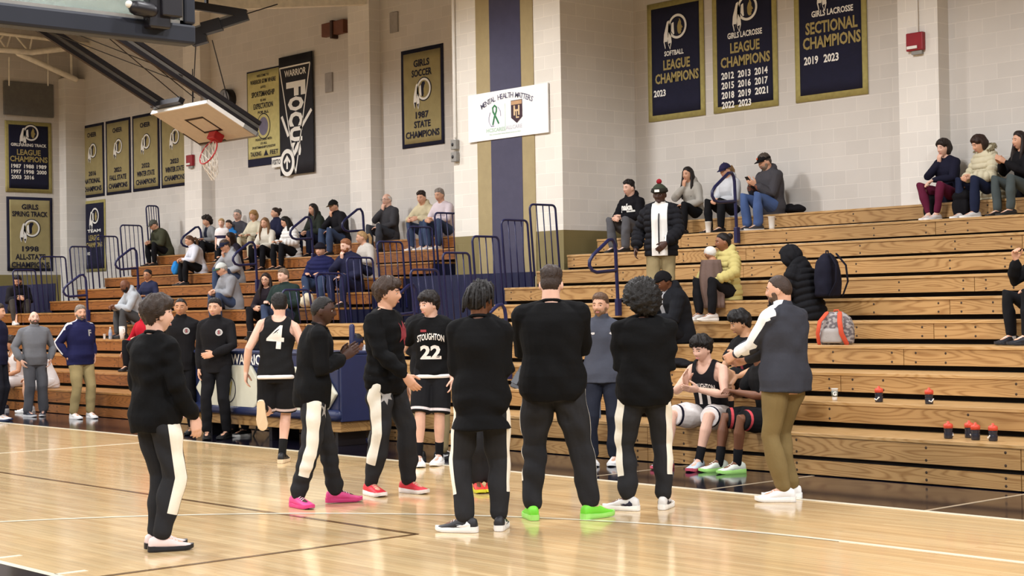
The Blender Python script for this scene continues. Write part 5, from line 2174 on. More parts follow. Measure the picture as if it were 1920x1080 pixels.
BIRD = [[(-0.06, 0.05), (-0.02, 0.02), (0.0, 0.06), (0.02, 0.02), (0.06, 0.06), (0.04, 0.0), (0.055, -0.03), (0.02, -0.02), (0.01, -0.07), (-0.015, -0.03), (-0.045, -0.05), (-0.03, 0.0)]]
M_let = mat('jersey_letter', '#e8dfd6', 0.7)
M_trim = mat('jersey_red', '#8c3038', 0.7)
M_badge = mat('badge_white', '#cfcac6', 0.6)
M_mark = mat('garment_mark', '#9a9692', 0.7)

# --- players in the huddle
P = make_person('player standing apart nearest the left edge, brown swept hair, black warm-up, seen from behind', fpos(294, 1031), 128, 1.70, skin='pale', near=True, seed=11,
                shirt=warm(), pants=track(0.052, shift=0.0), shoes=dict(col='#e6cfcb', sole='#1d1d22', lace='#efe6e2'), hair=('mop', '#33271f'), head=(112, 0, 0),
                feet=[(0.085, -0.03, -28), (-0.075, 0.06, -14)], build=0.97, arms=[dict(w=(0.22, 0.16, 0.90), d=(0.0, 0.2, -1), n=(-1, 0.2, 0), pole=(0.4, -1, 0)), dict(w=(-0.15, 0.2, 0.95), pole=(-0.2, -1, 0))], group='players in black warm-up suits')
P = make_person('dark-skinned player clapping, profile to the court, pink shoes', fpos(588, 947), 98, 1.72, skin='dark', near=True, seed=12,
                shirt=warm(), pants=track(0.055, shift=0.0), shoes=dict(col='#e0488a', sole='#d63f80', lace='#f3c4d6'), hair=('buzz', '#15110f'), head=(82, 4, 0), lean=8,
                feet=[(0.11, -0.15, -66), (-0.08, 0.20, 4)], group='players in black warm-up suits',
                arms=[dict(w=(0.045, 0.25, 1.20), d=(-0.05, 0.85, 0.5), n=(-1, 0, 0), curl=0.12, pole=(0.6, -0.8, -0.7)), dict(w=(-0.035, 0.25, 1.22), d=(0.05, 0.85, 0.5), n=(1, 0, 0), curl=0.12, pole=(-0.6, -0.8, -0.7))])
p, r_, f_, u_ = P.spine(0.36)
decal(P, P.pants_me, '', 0, M_mark, P.legs[0][0] + Vector((0.06, 0.085, -0.13)), Vector((-0.35, 0.9, 0)), (0, 0, 1), 'trouser_emblem', poly=BIRD)
P = make_person('tall player with full brown hair looking over the court, red shoes', fpos(726, 926), 58, 1.86, skin='light', near=True, seed=13,
                shirt=warm(), pants=track(0.055, shift=0.0), shoes=dict(col='#d5303f', sole='#efe9e6', lace='#e0505c'), hair=('mop', '#3a2b22'), head=(80, 0, 0),
                feet=[(0.12, -0.08, -30), (-0.13, 0.12, -12)], group='players in black warm-up suits',
                arms=[dict(w=(0.16, 0.28, 0.95), d=(-0.25, 0.55, -0.75), n=(-0.9, -0.2, 0.1), curl=0.3), None])
o_, ux, uy = on_chest(P, 0.37, 1, -0.07)
decal(P, P.shirt_me, '', 0, M_trim, o_, ux, uy, 'chest_emblem', poly=[[(a * 1.5, b * 1.7) for a, b in BIRD[0]]])
decal(P, P.pants_me, '', 0, M_mark, P.legs[0][0] + Vector((0.05, 0.09, -0.14)), Vector((-0.6, 0.8, 0)), (0, 0, 1), 'trouser_emblem', poly=BIRD)
P = make_person('player with number 22 on a black STOUGHTON jersey, one white shoe showing', fpos(814, 872), -8, 1.76, skin='pale', near=True, seed=14,
                shirt=dict(col=BLK, sleeve='short', collar='crew', g=0.014, hem=-0.02, wr=0.006), pants=dict(kind='shorts', col='#1b1b1e', col2='#d8cfcf', pat=hem_stripes, name='shorts', g=0.016),
                shoes=dict(col='#f0f0f0', sole='#f4f4f4', sock='#17171a', lace='#ffffff'), hair=('mop', '#1d1613'), head=(-52, 6, 0),
                feet=[(0.14, 0.10, 12), (-0.05, -0.03, -8)], arms=[dict(w=(0.47, 0.14, 1.20), d=(0.9, 0.2, 0.1), n=(0, 0.3, -1), pole=(0.3, -0.5, -1)), None])
o_, ux, uy = on_chest(P, 0.335, 1, 0.0)
decal(P, P.shirt_me, 'STOUGHTON', 0.065, M_let, o_, ux, uy, 'jersey_lettering', 0.02, 0.27, 0.025)
o_, ux, uy = on_chest(P, 0.20, 1, 0.0)
decal(P, P.shirt_me, '22', 0.13, M_let, o_, ux, uy, 'jersey_number', 0.04, 0.21)
o_, ux, uy = on_chest(P, 0.42, 1, 0.07)
decal(P, P.shirt_me, '', 0, M_trim, o_, ux, uy, 'chest_emblem', poly=[[(-0.03, -0.012), (-0.03, 0.012), (0.03, 0.012), (0.03, -0.012)]])
M_waist = mat('waistband_white', '#e4e0dc', 0.8)
p, r_, f_, u_ = P.spine(-0.02)
wb = MB()
wb.loft([sring(P.spine(t)[0], (0.180 + g) * P.s, (0.134 + g) * P.s, r_, f_, 28) for t, g in ((-0.050, 0.0), (-0.043, 0.008), (-0.02, 0.009), (-0.012, 0.0))])
wb.build('waistband', M_waist, P.root, True)
make_person('man in dark jacket, dark beanie and khaki trousers behind number 22', fpos(806, 863), 178, 1.78, skin='mid', near=True, seed=15, shirt=dict(col='#1e1e20', collar='stand', g=0.03, sg=0.026, hem=-0.14),
            pants=dict(col='#8a7a58', g=0.02, ankle=0.03), shoes=dict(col='#17171a', sole='#2a2a2c', mark='#e5e5e5'), hair=('buzz', '#181412'), hat=('beanie', '#2a2726'), head=(170, 0, 0), feet=[(0.12, 0.0, -50), (-0.12, 0.02, 60)], arms=slim())
P = make_person('player with twisted black hair in a long black top, black and white shoes', fpos(905, 996), 178, 1.78, skin='brown', near=True, seed=16,
                shirt=warm(hem=-0.21, flare=0.02, g=0.024, sg=0.020), pants=track(0.05, shift=-0.02), shoes=dict(col='#222226', sole='#e9e6e2', lace='#cfcfcf', mark='#f0f0f0'), hair=('twists', '#14100e'), head=(138, 3, 0),
                feet=[(0.12, 0.05, -6), (-0.115, -0.04, 74)], arms=slim(0.06, 0.24, 1.05), group='players in black warm-up suits')
P = make_person('tallest broad-backed player with cropped hair, legs apart, bright green shoes', fpos(1040, 974), 181, 1.90, skin='pale', near=True, seed=17, build=1.22,
                shirt=warm(), pants=track(0.045, shift=0.02, g=0.03), shoes=dict(col='#74d437', sole='#9fe070', lace='#b8ee90'), hair=('fade', '#33261f'), head=(172, 2, 0),
                feet=[(0.25, 0.02, -46), (-0.15, 0.02, 10)], group='players in black warm-up suits',
                arms=[dict(w=(-0.04, 0.22, 1.16), d=(-1, 0.1, 0.1), n=(0, -1, 0), pole=(1, -0.05, -0.5)), dict(w=(0.04, 0.24, 1.11), d=(1, 0.1, 0.1), n=(0, -1, 0), pole=(-1, -0.05, -0.5))])
P = make_person('player with round afro seen from behind beside the tallest player, white shoes', fpos(1212, 956), 184, 1.75, skin='brown', near=True, seed=18, build=1.14,
                shirt=warm(g=0.026), pants=track(0.062, shift=-0.035), shoes=dict(col='#d9d6d2', sole='#f0eee9', lace='#e9e6e2', mark='#23233a'), hair=('afro', '#16120f'), head=(196, 3, 0),
                feet=[(0.14, 0.05, -18), (-0.135, -0.02, 62)], arms=slim(0.08, 0.24, 1.12), group='players in black warm-up suits')
P = make_person('player almost hidden behind the twisted-hair player, red and yellow shoes', fpos(907, 921), 5, 1.62, skin='brown', near=False, seed=19,
                shirt=warm(), pants=track(0.05), shoes=dict(col='#e2453f', sole='#d8d438', lace='#e8e040'), hair=('buzz', '#181412'), head=(5, 5, 0), feet=[(0.06, 0.02, 4), (-0.06, 0.0, -4)], arms=front_arms(0.06, 0.2, 1.05), group='players in black warm-up suits')
P = make_person('coach in charcoal jacket with white shoulder stripe and khaki trousers', fpos(1477, 937), -128, 1.83, skin='light', near=True, seed=20, build=1.1,
                shirt=dict(col='#3a3b42', col2='#f1f0ee', collar='stand', g=0.024, sg=0.020, hem=-0.09, pat=sleeve_stripe(0.042, (-1,)), name='jacket', flare=0.03), pants=dict(col='#7d6a45', g=0.022, ankle=0.026, wr=0.011),
                shoes=dict(col='#efefee', sole='#f4f4f2', lace='#ffffff'), hair=('buzz', '#3a2b22'), beard='#5a4434', head=(-104, 4, 0), feet=[(0.10, 0.05, 38), (-0.12, -0.06, 38)],
                arms=[dict(w=(0.05, 0.40, 1.06), d=(-0.3, 0.9, -0.2), n=(-1, 0, 0)), dict(w=(-0.07, 0.42, 1.10), d=(0.0, 0.9, -0.35), n=(1, 0, 0.2), pole=(-0.6, -0.6, -0.8))])
P = make_person('man in slate polo and dark trousers standing against the bleachers', fpos(1133, 872), -4, 1.72, skin='light', near=True, seed=21,
                shirt=dict(col='#4a4d58', collar='stand', g=0.02, sg=0.016, hem=-0.09, flare=0.03), pants=dict(col='#272a35', g=0.016, ankle=0.03), shoes=dict(col='#eeeeec', sole='#f2f2f0', lace='#ffffff', mark='#c9c9c9'), hair=('short', '#5a4230'), head=(-22, 2, 0), beard='#8a6a50',
                feet=[(0.13, 0.02, 14), (-0.11, 0.0, -6)], arms=[dict(w=(0.25, 0.06, 0.91), d=(-0.25, 0.25, -0.9), n=(-1, 0.1, 0), curl=0.6), dict(w=(-0.25, 0.06, 0.91), d=(0.25, 0.25, -0.9), n=(1, 0.1, 0), curl=0.6)])
for sx in (0.085, -0.10):
    o_, ux, uy = on_chest(P, 0.40, 1, sx)
    decal(P, P.shirt_me, '', 0, M_badge, o_, ux, uy, 'chest_emblem', poly=[[(-0.02, 0.0), (-0.01, 0.012), (0.02, 0.012), (0.02, -0.006), (0.0, -0.012)]])
P = make_person('player numbered 4 seen from behind with one foot kicked up', fpos(520, 868), 172, 1.79, skin='pale', near=True, seed=22, lean=6, side=6,
                shirt=dict(col='#1b1b1c', sleeve='none', g=0.016, hem=-0.05, name='jersey'), pants=dict(kind='shorts', col='#1a1a1c', col2='#c7b7b4', pat=hem_stripes, name='shorts', g=0.018),
                shoes=dict(col='#1d1d20', sole='#e0c9a8', lace='#333333', sock='#191919'), hair=('short', '#14110f'), head=(190, 0, 0),
                feet=[(0.05, 0.0, -6), (-0.10, -0.30, 0, 0.50, 78, (0.0, 1, -0.3))],
                arms=[dict(w=(0.40, 0.20, 1.22), d=(0.9, 0.3, 0.1), n=(0, 0.3, -1), pole=(0.2, -0.5, -1)), dict(w=(-0.31, 0.05, 0.92), d=(-0.05, 0.1, -1), n=(1, 0, 0))])
o_, ux, uy = on_chest(P, 0.33, -1, -0.0)
decal(P, P.shirt_me, '4', 0.24, M_let, o_, ux, uy, 'jersey_number', 0.02, 0.18)
p, r_, f_, u_ = P.spine(-0.04)
wb = MB()
wb.loft([sring(P.spine(t)[0] - f_ * 0.004, (0.178 + g) * P.s, (0.134 + g) * P.s, r_, f_, 28) for t, g in ((-0.072, 0.0), (-0.064, 0.010), (-0.040, 0.010), (-0.032, 0.0))])
wb.build('waistband', M_waist, P.root, True)

# --- along the far sideline
make_person('bald bearded man in grey tracksuit with hands in pockets', fpos(66, 781), 14, 1.65, skin='pale', near=True, seed=31, build=1.12, shirt=dict(col='#6f7074', collar='stand', g=0.028, sg=0.022, hem=-0.08), pants=dict(col='#56575c', g=0.03, ankle=0.04),
            shoes=dict(col='#2a2f3d', sole='#cfd0d2', lace='#555555'), hair=('bald', '#3a2c22'), beard='#5a4a3e', head=(12, -12, 0), feet=[(0.13, 0.02, 20), (-0.13, 0.02, -20)],
            arms=[dict(w=(0.24, 0.10, 0.93), d=(-0.3, 0.3, -0.9), n=(-1, 0, 0), pole=(1, -0.8, -0.2)), dict(w=(-0.24, 0.10, 0.93), d=(0.3, 0.3, -0.9), n=(1, 0, 0), pole=(-1, -0.8, -0.2))])
P = make_person('grey-haired man in navy jacket with white piping and khaki trousers', fpos(152, 785), 34, 1.73, skin='light', near=True, seed=32, build=1.16,
                shirt=dict(col='#1f2044', col2='#e5e5e8', collar='stand', g=0.03, sg=0.024, hem=-0.10, pat=sleeve_stripe(0.014, (1, -1)), name='jacket'), pants=dict(col='#97875f', g=0.022, ankle=0.03),
                shoes=dict(col='#e8e6e3', sole='#efeeec', lace='#ffffff'), hair=('short', '#7d7166'), beard='#6d6258', head=(20, -2, 0), feet=[(0.12, -0.02, -4), (-0.12, 0.06, -8)],
                arms=[dict(w=(0.22, -0.02, 0.95), d=(-0.5, -0.3, -0.8), n=(-1, 0.3, 0)), dict(w=(-0.22, 0.04, 0.95), d=(0.2, 0.3, -0.9), n=(1, 0, 0))])
o_, ux, uy = on_chest(P, 0.38, 1, -0.06)
decal(P, P.shirt_me, 'F', 0.09, M_mark, o_, ux, uy, 'chest_emblem', 0.04)
make_person('man in navy sweater half cut off by the left edge', fpos(-6, 790), 62, 1.78, skin='light', near=True, seed=33, build=1.05, shirt=dict(col='#1d1e33', collar='crew', g=0.028, sg=0.022, hem=-0.10), pants=dict(col='#1c1d24', g=0.02, ankle=0.03),
            shoes=dict(col='#e0e0e0', sole='#2b3550'), hair=('short', '#3c2e24'), head=(74, 4, 0))
BADGE = [ellipse(0.042, 0.042, 20)]
for (lab, u, v, az, sk, hr, hh, arms_, sd) in (('man in black zip top with round white badge, cropped hair, hands behind him', 343, 815, -6, 'tan', ('buzz', '#1a1512'), 1.79, [dict(w=(0.2, -0.06, 0.95), d=(-0.5, -0.3, -0.8)), dict(w=(-0.2, -0.06, 0.95), d=(0.5, -0.3, -0.8))], 34),
                                               ('man in black zip top with round white badge, black side-parted hair, hand at his waist', 408, 823, -16, 'light', ('short', '#1c1614'), 1.77, [None, dict(w=(-0.04, 0.24, 1.04), d=(0.9, 0.2, -0.15), n=(0, -1, 0), pole=(-1, -0.2, -0.3))], 35)):
    P = make_person(lab, fpos(u, v), az, hh, skin=sk, near=True, seed=sd, shirt=dict(col='#1a191b', collar='stand', g=0.024, sg=0.020, hem=-0.11), pants=dict(col='#17171a', g=0.016, ankle=0.022), shoes=dict(col='#141416', sole='#1b1b1d', lace='#222222'), hair=hr,
                    head=(az - 4, 0, 0), feet=[(0.12, 0.03, 12), (-0.12, 0.0, -12)], arms=arms_)
    o_, ux, uy = on_chest(P, 0.385, 1, -0.075)
    b_ = decal(P, P.shirt_me, '', 0, M_badge, o_, ux, uy, 'round_badge', poly=BADGE)
    decal(P, P.shirt_me, '', 0, M_mark, o_, ux, uy, 'round_badge', poly=[ellipse(0.03, 0.03, 18)], off=0.006)
    decal(P, P.shirt_me, 'S', 0.04, mat('badge_ink', '#8c2f3a', 0.6), o_, ux, uy, 'round_badge', 0.05, off=0.008)

# --- players on the front bench
def bench(label, u, az, **k):
    return make_person(label, spos(u, 1, 0.17), az, k.pop('H'), pose='sit', drop=row_z(1), **k)


P = bench('seated black-jersey player with dark wavy hair clapping on the front row', 1338, -30, H=1.84, skin='pale', near=True, seed=41, lean=16, shirt=dict(col='#1b1a1d', sleeve='none', g=0.014, hem=-0.03, name='jersey'),
          pants=dict(kind='shorts', col='#ded9d6', col2='#1d1c2c', pat=hem_stripes, name='shorts', g=0.022), shoes=dict(col='#b9c7d2', sole='#c9566a', lace='#e3e6ea', sock='#17171a', sockh=0.12), hair=('mop', '#191310'), head=(-40, 14, 0),
          feet=[(0.26, 0.46, -8), (-0.12, 0.50, 6)], arms=[dict(w=(0.05, 0.42, 0.42), d=(-0.25, 0.5, 0.8), n=(-0.9, 0, -0.3), curl=0.15, pole=(0.9, -0.5, -0.5)), dict(w=(-0.07, 0.40, 0.36), d=(0.5, 0.75, 0.1), n=(0.6, -0.2, 0.6), curl=0.15, pole=(-0.9, -0.5, -0.5))])
o_, ux, uy = on_chest(P, 0.32, 1, 0.0)
decal(P, P.shirt_me, 'STOUGHTON', 0.06, M_let, o_, ux, uy, 'jersey_lettering', 0.02, 0.25, 0.02)
o_, ux, uy = on_chest(P, 0.21, 1, 0.0)
decal(P, P.shirt_me, '11', 0.11, M_let, o_, ux, uy, 'jersey_number', 0.04, 0.12)
bench('seated brown-skinned player mostly hidden behind the coach, pale green shoes', 1449, -66, H=1.80, skin='brown', near=True, seed=42, lean=14, shirt=dict(col='#1a1a1b', sleeve='short', g=0.014, hem=-0.03, name='jersey'),
      pants=dict(kind='shorts', col='#1a1a1c', col2='#c04a50', pat=hem_stripes, name='shorts', g=0.022), shoes=dict(col='#d5dccf', sole='#a5e07a', lace='#e9efe4', sock='#17171a', sockh=0.13), hair=('buzz', '#161210'), head=(-70, 5, 0),
      feet=[(0.10, 0.50, 4), (-0.13, 0.42, 10)], arms=[dict(w=(0.05, 0.40, 0.36), pole=(0.9, -0.5, -0.5)), dict(w=(-0.10, 0.40, 0.36), pole=(-0.9, -0.5, -0.5))])
P = make_person('player in black STOUGHTON shirt with black fringe, on the second row behind the coach', spos(1408, 2, 0.12), -52, 1.78, pose='sit', skin='olive', near=True, seed=43, lean=6, shirt=dict(col='#1a191b', sleeve='short', g=0.018, hem=-0.08), pants=dict(kind='shorts', col='#1a1a1c', name='shorts', g=0.02),
                shoes=dict(col='#dddddd', sock='#17171a'), hair=('mop', '#151110'), head=(-76, 16, 0), arms=[dict(w=(0.20, 0.34, 0.10), d=(-0.1, 0.3, -0.9)), dict(w=(-0.22, 0.36, 0.22), d=(0.1, 0.5, -0.7))])
o_, ux, uy = on_chest(P, 0.37, 1, 0.0)
decal(P, P.shirt_me, 'STOUGHTON', 0.06, M_trim, o_, ux, uy, 'jersey_lettering', 0.02, 0.27, 0.02)
o_, ux, uy = on_chest(P, 0.26, 1, 0.0)
decal(P, P.shirt_me, '11', 0.11, M_trim, o_, ux, uy, 'jersey_number', 0.04, 0.12)
bench('player in white and red jersey seated low behind the bald man', 38, -62, H=1.74, skin='tan', near=False, seed=44, lean=14, shirt=dict(col='#d9d2cf', sleeve='none', g=0.014, hem=-0.03, name='jersey'), pants=dict(kind='shorts', col='#d9d2cf', col2='#8e2f38', pat=hem_stripes, name='shorts', g=0.02),
      shoes=dict(col='#2b2f3d', sole='#d5d5d5', sock='#e6e6e6'), hair=('mop', '#2d211a'), head=(-70, 12, 0))
bench('player in white with back turned seated between the bald man and the man in blue', 97, -100, H=1.70, skin='light', near=False, seed=45, lean=32, shirt=dict(col='#e3dedb', sleeve='short', g=0.016, hem=-0.06, name='jersey'), pants=dict(kind='shorts', col='#e3dedb', name='shorts', g=0.022),
      shoes=dict(col='#d9d9d9', sock='#e6e6e6'), hair=('short', '#33261d'), head=(-100, 20, 0))

# --- scorer's table crew
make_person('scorer in white shirt with glasses sitting behind the table', (atY(492, 640, 11.45).x, 11.45, 0.46), -55, 1.74, pose='sit', drop=0.46, skin='light', seed=51, shirt=dict(col='#dfe0e6', g=0.02, sg=0.018), pants=dict(col='#33343c'), shoes=dict(col='#202020'), hair=('short', '#6b625a'), glasses=True, head=(-62, 6, 0))
tp = atZ(672, 824)
make_person('person in pale hooded top and black cap sitting at the end of the table', (tp.x, tp.y + 0.15, 0.46), -40, 1.72, pose='sit', drop=0.46, skin='mid', near=False, seed=52, lean=20, shirt=dict(col='#b9bcc2', collar='hood', g=0.028, sg=0.024), pants=dict(col='#161618', g=0.02, ankle=0.02), shoes=dict(col='#18181a', sole='#1c1c1c', sock='#e5e5e5'),
            hair=('short', '#1b1715'), hat=('cap', '#22253c'), head=(-20, 14, 0), feet=[(0.12, 0.40, 20), (-0.10, 0.36, 0)])


# --- spectators on the far bleacher section
def sit(label, u, i, H=1.72, az=-45, head=(None, 0, 0), dy=0.20, **k):
    return make_person(label, spos(u, i, dy), az, H, pose='sit', head=head, **k)


JE = dict(col='#3c4963', g=0.020, ankle=0.026)
BK = dict(col='#18181b', g=0.018, ankle=0.016)
DS = dict(col='#1d1c1e', sole='#2a2a2a')
WS = dict(col='#dcd8d4', sole='#ece9e5')
sit('man in grey cap and olive jacket sitting alone by the corner rails', 312, 11, 1.78, -62, (-70, 24, 0), lean=28, build=1.14, seed=61, skin='light', shirt=dict(col='#454636', collar='stand', g=0.035, sg=0.028), pants=BK, shoes=DS, hair=('buzz', '#5a5048'), hat=('cap', '#55564f'), arms=clasp(0.42, 0.30))
sit('woman in white and blue patterned jacket looking aside, black trousers', 376, 9, 1.66, -70, (-80, 14, 0), lean=22, female=True, seed=62, skin='light', shirt=dict(col='#dadce6', collar='stand', g=0.03, sg=0.026), pants=BK, shoes=DS, hair=('ponytail', '#5b3f2b'), arms=clasp(0.44, 0.30))
sit('older woman with short dark curls in grey cardigan against the wall', 397, 11, 1.62, -50, (-66, 8, 0), lean=10, female=True, seed=63, skin='light', shirt=dict(col='#8c8d8e', g=0.02, sg=0.018, col2='#1e2130', pat=front_panel(0.055)), pants=BK, shoes=DS, hair=('curly', '#2a211c'))
make_person('small boy in white top standing among the seated family', spos(417, 9, 0.25), -20, 1.06, skin='pale', seed=64, head=(-14, 0, 0), shirt=dict(col='#e9e2e0', col2='#35304a', sleeve='short', g=0.014, pat=lambda P, co, no, sp: 0.03 - np.abs(co[:, 2] - 0.70)), pants=BK, shoes=WS, hair=('short', '#a98a5f'))
sit('child in bright blue hooded top beside the grey-haired man', 431, 11, 1.30, -30, (-30, 4, 0), dy=0.12, seed=65, skin='light', shirt=dict(col='#2f7cc4', collar='hood', g=0.022, sg=0.02), pants=BK, shoes=DS, hair=('short', '#2a1e18'))
sit('grey-haired man with glasses in charcoal sweater leaning on the wall', 446, 11, 1.80, -30, (-30, 0, 0), lean=-4, dy=0.32, seed=66, skin='pale', shirt=dict(col='#4b4a50', g=0.022, sg=0.018), pants=JE, shoes=DS, hair=('short', '#8d8984'), glasses=True)
sit('dark-haired woman bending sideways below the small boy', 447, 9, 1.62, -62, (-80, 12, -18), lean=16, female=True, seed=67, skin='light', shirt=dict(col='#2a2630', g=0.02, sg=0.018), pants=BK, shoes=DS, hair=('long', '#2a1c16'))
sit('man in navy cap and grey hoodie with his face in his hand', 444, 8, 1.76, -58, (-62, 20, 0), lean=22, seed=68, skin='light', shirt=dict(col='#97989b', collar='hood', g=0.032, sg=0.026), pants=JE, shoes=DS, hair=('short', '#4a3a2e'), hat=('cap', '#25293d'), arms=chin(1, 0.30, 0.64))
sit('older man in white and green cap, grey jacket and jeans', 440, 6, 1.74, -64, (-70, 16, 0), lean=22, build=1.12, seed=69, skin='light', shirt=dict(col='#8b8c90', collar='stand', g=0.036, sg=0.03), pants=JE, shoes=DS, hair=('fringe', '#a09a92'), hat=('cap', '#c9ccc6', '#3d5a44'), arms=clasp(0.40, 0.32))
sit('blonde woman in cream sweater, uppermost beside the wall', 480, 11, 1.66, -40, (-34, 4, 0), lean=4, female=True, seed=70, skin='light', shirt=dict(col='#d3cbb2', g=0.028, sg=0.024), pants=dict(col='#c2b99f', g=0.012), shoes=DS, hair=('bob', '#a07c4e'))
sit('woman with long light brown hair in cream jacket and black leggings', 504, 10, 1.68, -38, (-30, 2, 0), lean=10, female=True, seed=71, skin='light', shirt=dict(col='#ddd6c6', g=0.026, sg=0.022, collar='stand'), pants=BK, shoes=DS, hair=('long', '#7a5a3c'), arms=clasp(0.38, 0.26))
sit('woman in dark navy coat with her hair up, turned aside by the wall', 520, 11, 1.70, -56, (-78, 0, 0), female=True, seed=72, skin='light', shirt=dict(col='#22243a', g=0.034, sg=0.028, collar='stand'), pants=BK, shoes=DS, hair=('bun', '#2f2119'))
sit('woman in white puffer jacket with black hair hiding her face', 550, 10, 1.68, -56, (-74, 22, 0), lean=12, female=True, seed=73, skin='light', shirt=dict(col='#e6e4e0', kind='puffer', g=0.034, sg=0.03, collar='stand'), pants=BK, shoes=DS, hair=('long', '#17130f'))
sit('dark-haired woman in dark green fur-hooded jacket', 598, 11, 1.70, -50, (-60, 4, 0), lean=12, female=True, seed=74, skin='light', shirt=dict(col='#2b3029', g=0.04, sg=0.032, collar='hood'), pants=dict(col='#22263a', g=0.012), shoes=DS, hair=('long', '#1c1512'), arms=clasp(0.36, 0.26))
sit('man in black cap, black jacket and jeans with hand to his face', 642, 11, 1.78, -58, (-56, 14, 0), lean=16, seed=75, skin='light', shirt=dict(col='#1d1c20', g=0.034, sg=0.028, collar='stand'), pants=JE, shoes=DS, hair=('buzz', '#2a2320'), hat=('cap', '#1a1918', '#4a3a26'), arms=chin(1, 0.26, 0.64))
sit('white-haired man with glasses in charcoal sweater, hand on his chin', 732, 11, 1.80, -52, (-48, 2, 0), lean=4, build=1.1, seed=76, skin='pale', shirt=dict(col='#3d3c3f', g=0.024, sg=0.020), pants=dict(col='#3a3d44', g=0.018, ankle=0.03), shoes=DS, hair=('fringe', '#c9c4bd'), glasses=True, arms=chin(1, 0.22, 0.64))
sit('young man in beige hoodie and jeans near the bay wall', 806, 11, 1.78, -40, (-30, 8, 0), lean=22, seed=77, skin='light', shirt=dict(col='#c9bd9c', collar='hood', g=0.028, sg=0.024), pants=JE, shoes=WS, hair=('fade', '#2d211b'), arms=clasp(0.46, 0.34, 0.10))
sit('grey-haired man in pale pink sweater and jeans at the bleacher end', 838, 11, 1.80, -42, (-40, 10, 0), lean=16, seed=78, skin='light', shirt=dict(col='#d8cbd0', g=0.024, sg=0.020), pants=JE, shoes=WS, hair=('short', '#8b8179'), arms=clasp(0.42, 0.30))
sit('person in navy puffer coat and dark beanie behind the rails', 606, 7, 1.72, -26, (-22, 0, 0), lean=8, build=1.12, seed=79, skin='light', shirt=dict(col='#22244a', kind='puffer', g=0.036, sg=0.032, collar='stand'), pants=JE, shoes=DS, hair=('buzz', '#2a201b'), hat=('beanie', '#1c1a22'))
sit('red-bearded man in navy jacket resting his mouth on his fist', 662, 7, 1.82, -44, (-52, 8, 0), lean=12, build=1.08, seed=80, skin='pale', shirt=dict(col='#25263c', g=0.034, sg=0.028, collar='stand'), pants=dict(col='#262a44', g=0.016), shoes=DS, hair=('short', '#8a5a3c'), beard='#8a5638', arms=chin(1, 0.28, 0.66))
sit('blonde woman with ponytail in pale knit sweater', 694, 8, 1.66, -58, (-84, 8, 0), lean=14, female=True, seed=81, skin='light', shirt=dict(col='#c4bdb4', g=0.03, sg=0.024), pants=dict(col='#22263c', g=0.012), shoes=DS, hair=('ponytail', '#a8875c'))
sit('woman with glasses and long dark hair above the scorers table', 504, 5, 1.68, -30, (-22, 2, 0), lean=6, female=True, seed=82, skin='light', shirt=dict(col='#241e24', g=0.024, sg=0.02), pants=BK, shoes=DS, hair=('long', '#241813'), glasses=True, arms=clasp(0.34, 0.28))
sit('man in dark green fleece with short grey-brown hair above the table', 538, 5, 1.80, -36, (-50, 4, 0), lean=4, build=1.14, seed=83, skin='pale', shirt=dict(col='#25322f', g=0.03, sg=0.026, collar='stand'), pants=JE, shoes=DS, hair=('short', '#6d5b4a'))
sit('bald black man in grey hoodie leaning forward with hands joined', 262, 5, 1.80, -68, (-52, 16, 0), lean=26, seed=84, skin='brown', shirt=dict(col='#a9adb1', collar='hood', g=0.028, sg=0.024), pants=dict(col='#4a4b4c', g=0.02, ankle=0.03), shoes=DS, hair=('bald', '#1a1512'), beard='#1a1411', arms=clasp(0.48, 0.33))
sit('girl with glasses and dark hair just above the swept-haired player', 284, 6, 1.60, -40, (-30, 2, 0), lean=10, female=True, seed=85, skin='tan', shirt=dict(col='#2a2d45', g=0.022, sg=0.02), pants=JE, shoes=DS, hair=('bun', '#1d1613'), glasses=True)
sit('person in red sleeves behind the swept-haired player, one arm resting out', 277, 3, 1.66, -44, (-30, 0, 0), lean=8, seed=86, skin='light', shirt=dict(col='#b81f2e', g=0.026, sg=0.022, collar='stand'), pants=BK, shoes=DS, hair=('short', '#2a1e18'), arms=[dict(w=(0.46, 0.10, 0.10), d=(0.4, 0.3, -0.6), pole=(0.3, -0.6, 0.4)), None])
sit('dark-bearded man in black jacket hunched at the far left rail', 32, 6, 1.80, 10, (-25, 22, 0), lean=30, seed=87, skin='light', shirt=dict(col='#211f22', g=0.034, sg=0.028, collar='stand'), pants=dict(col='#4a4642', g=0.016), shoes=WS, hair=('short', '#2a211c'), beard='#2a1f1a', arms=clasp(0.40, 0.34))

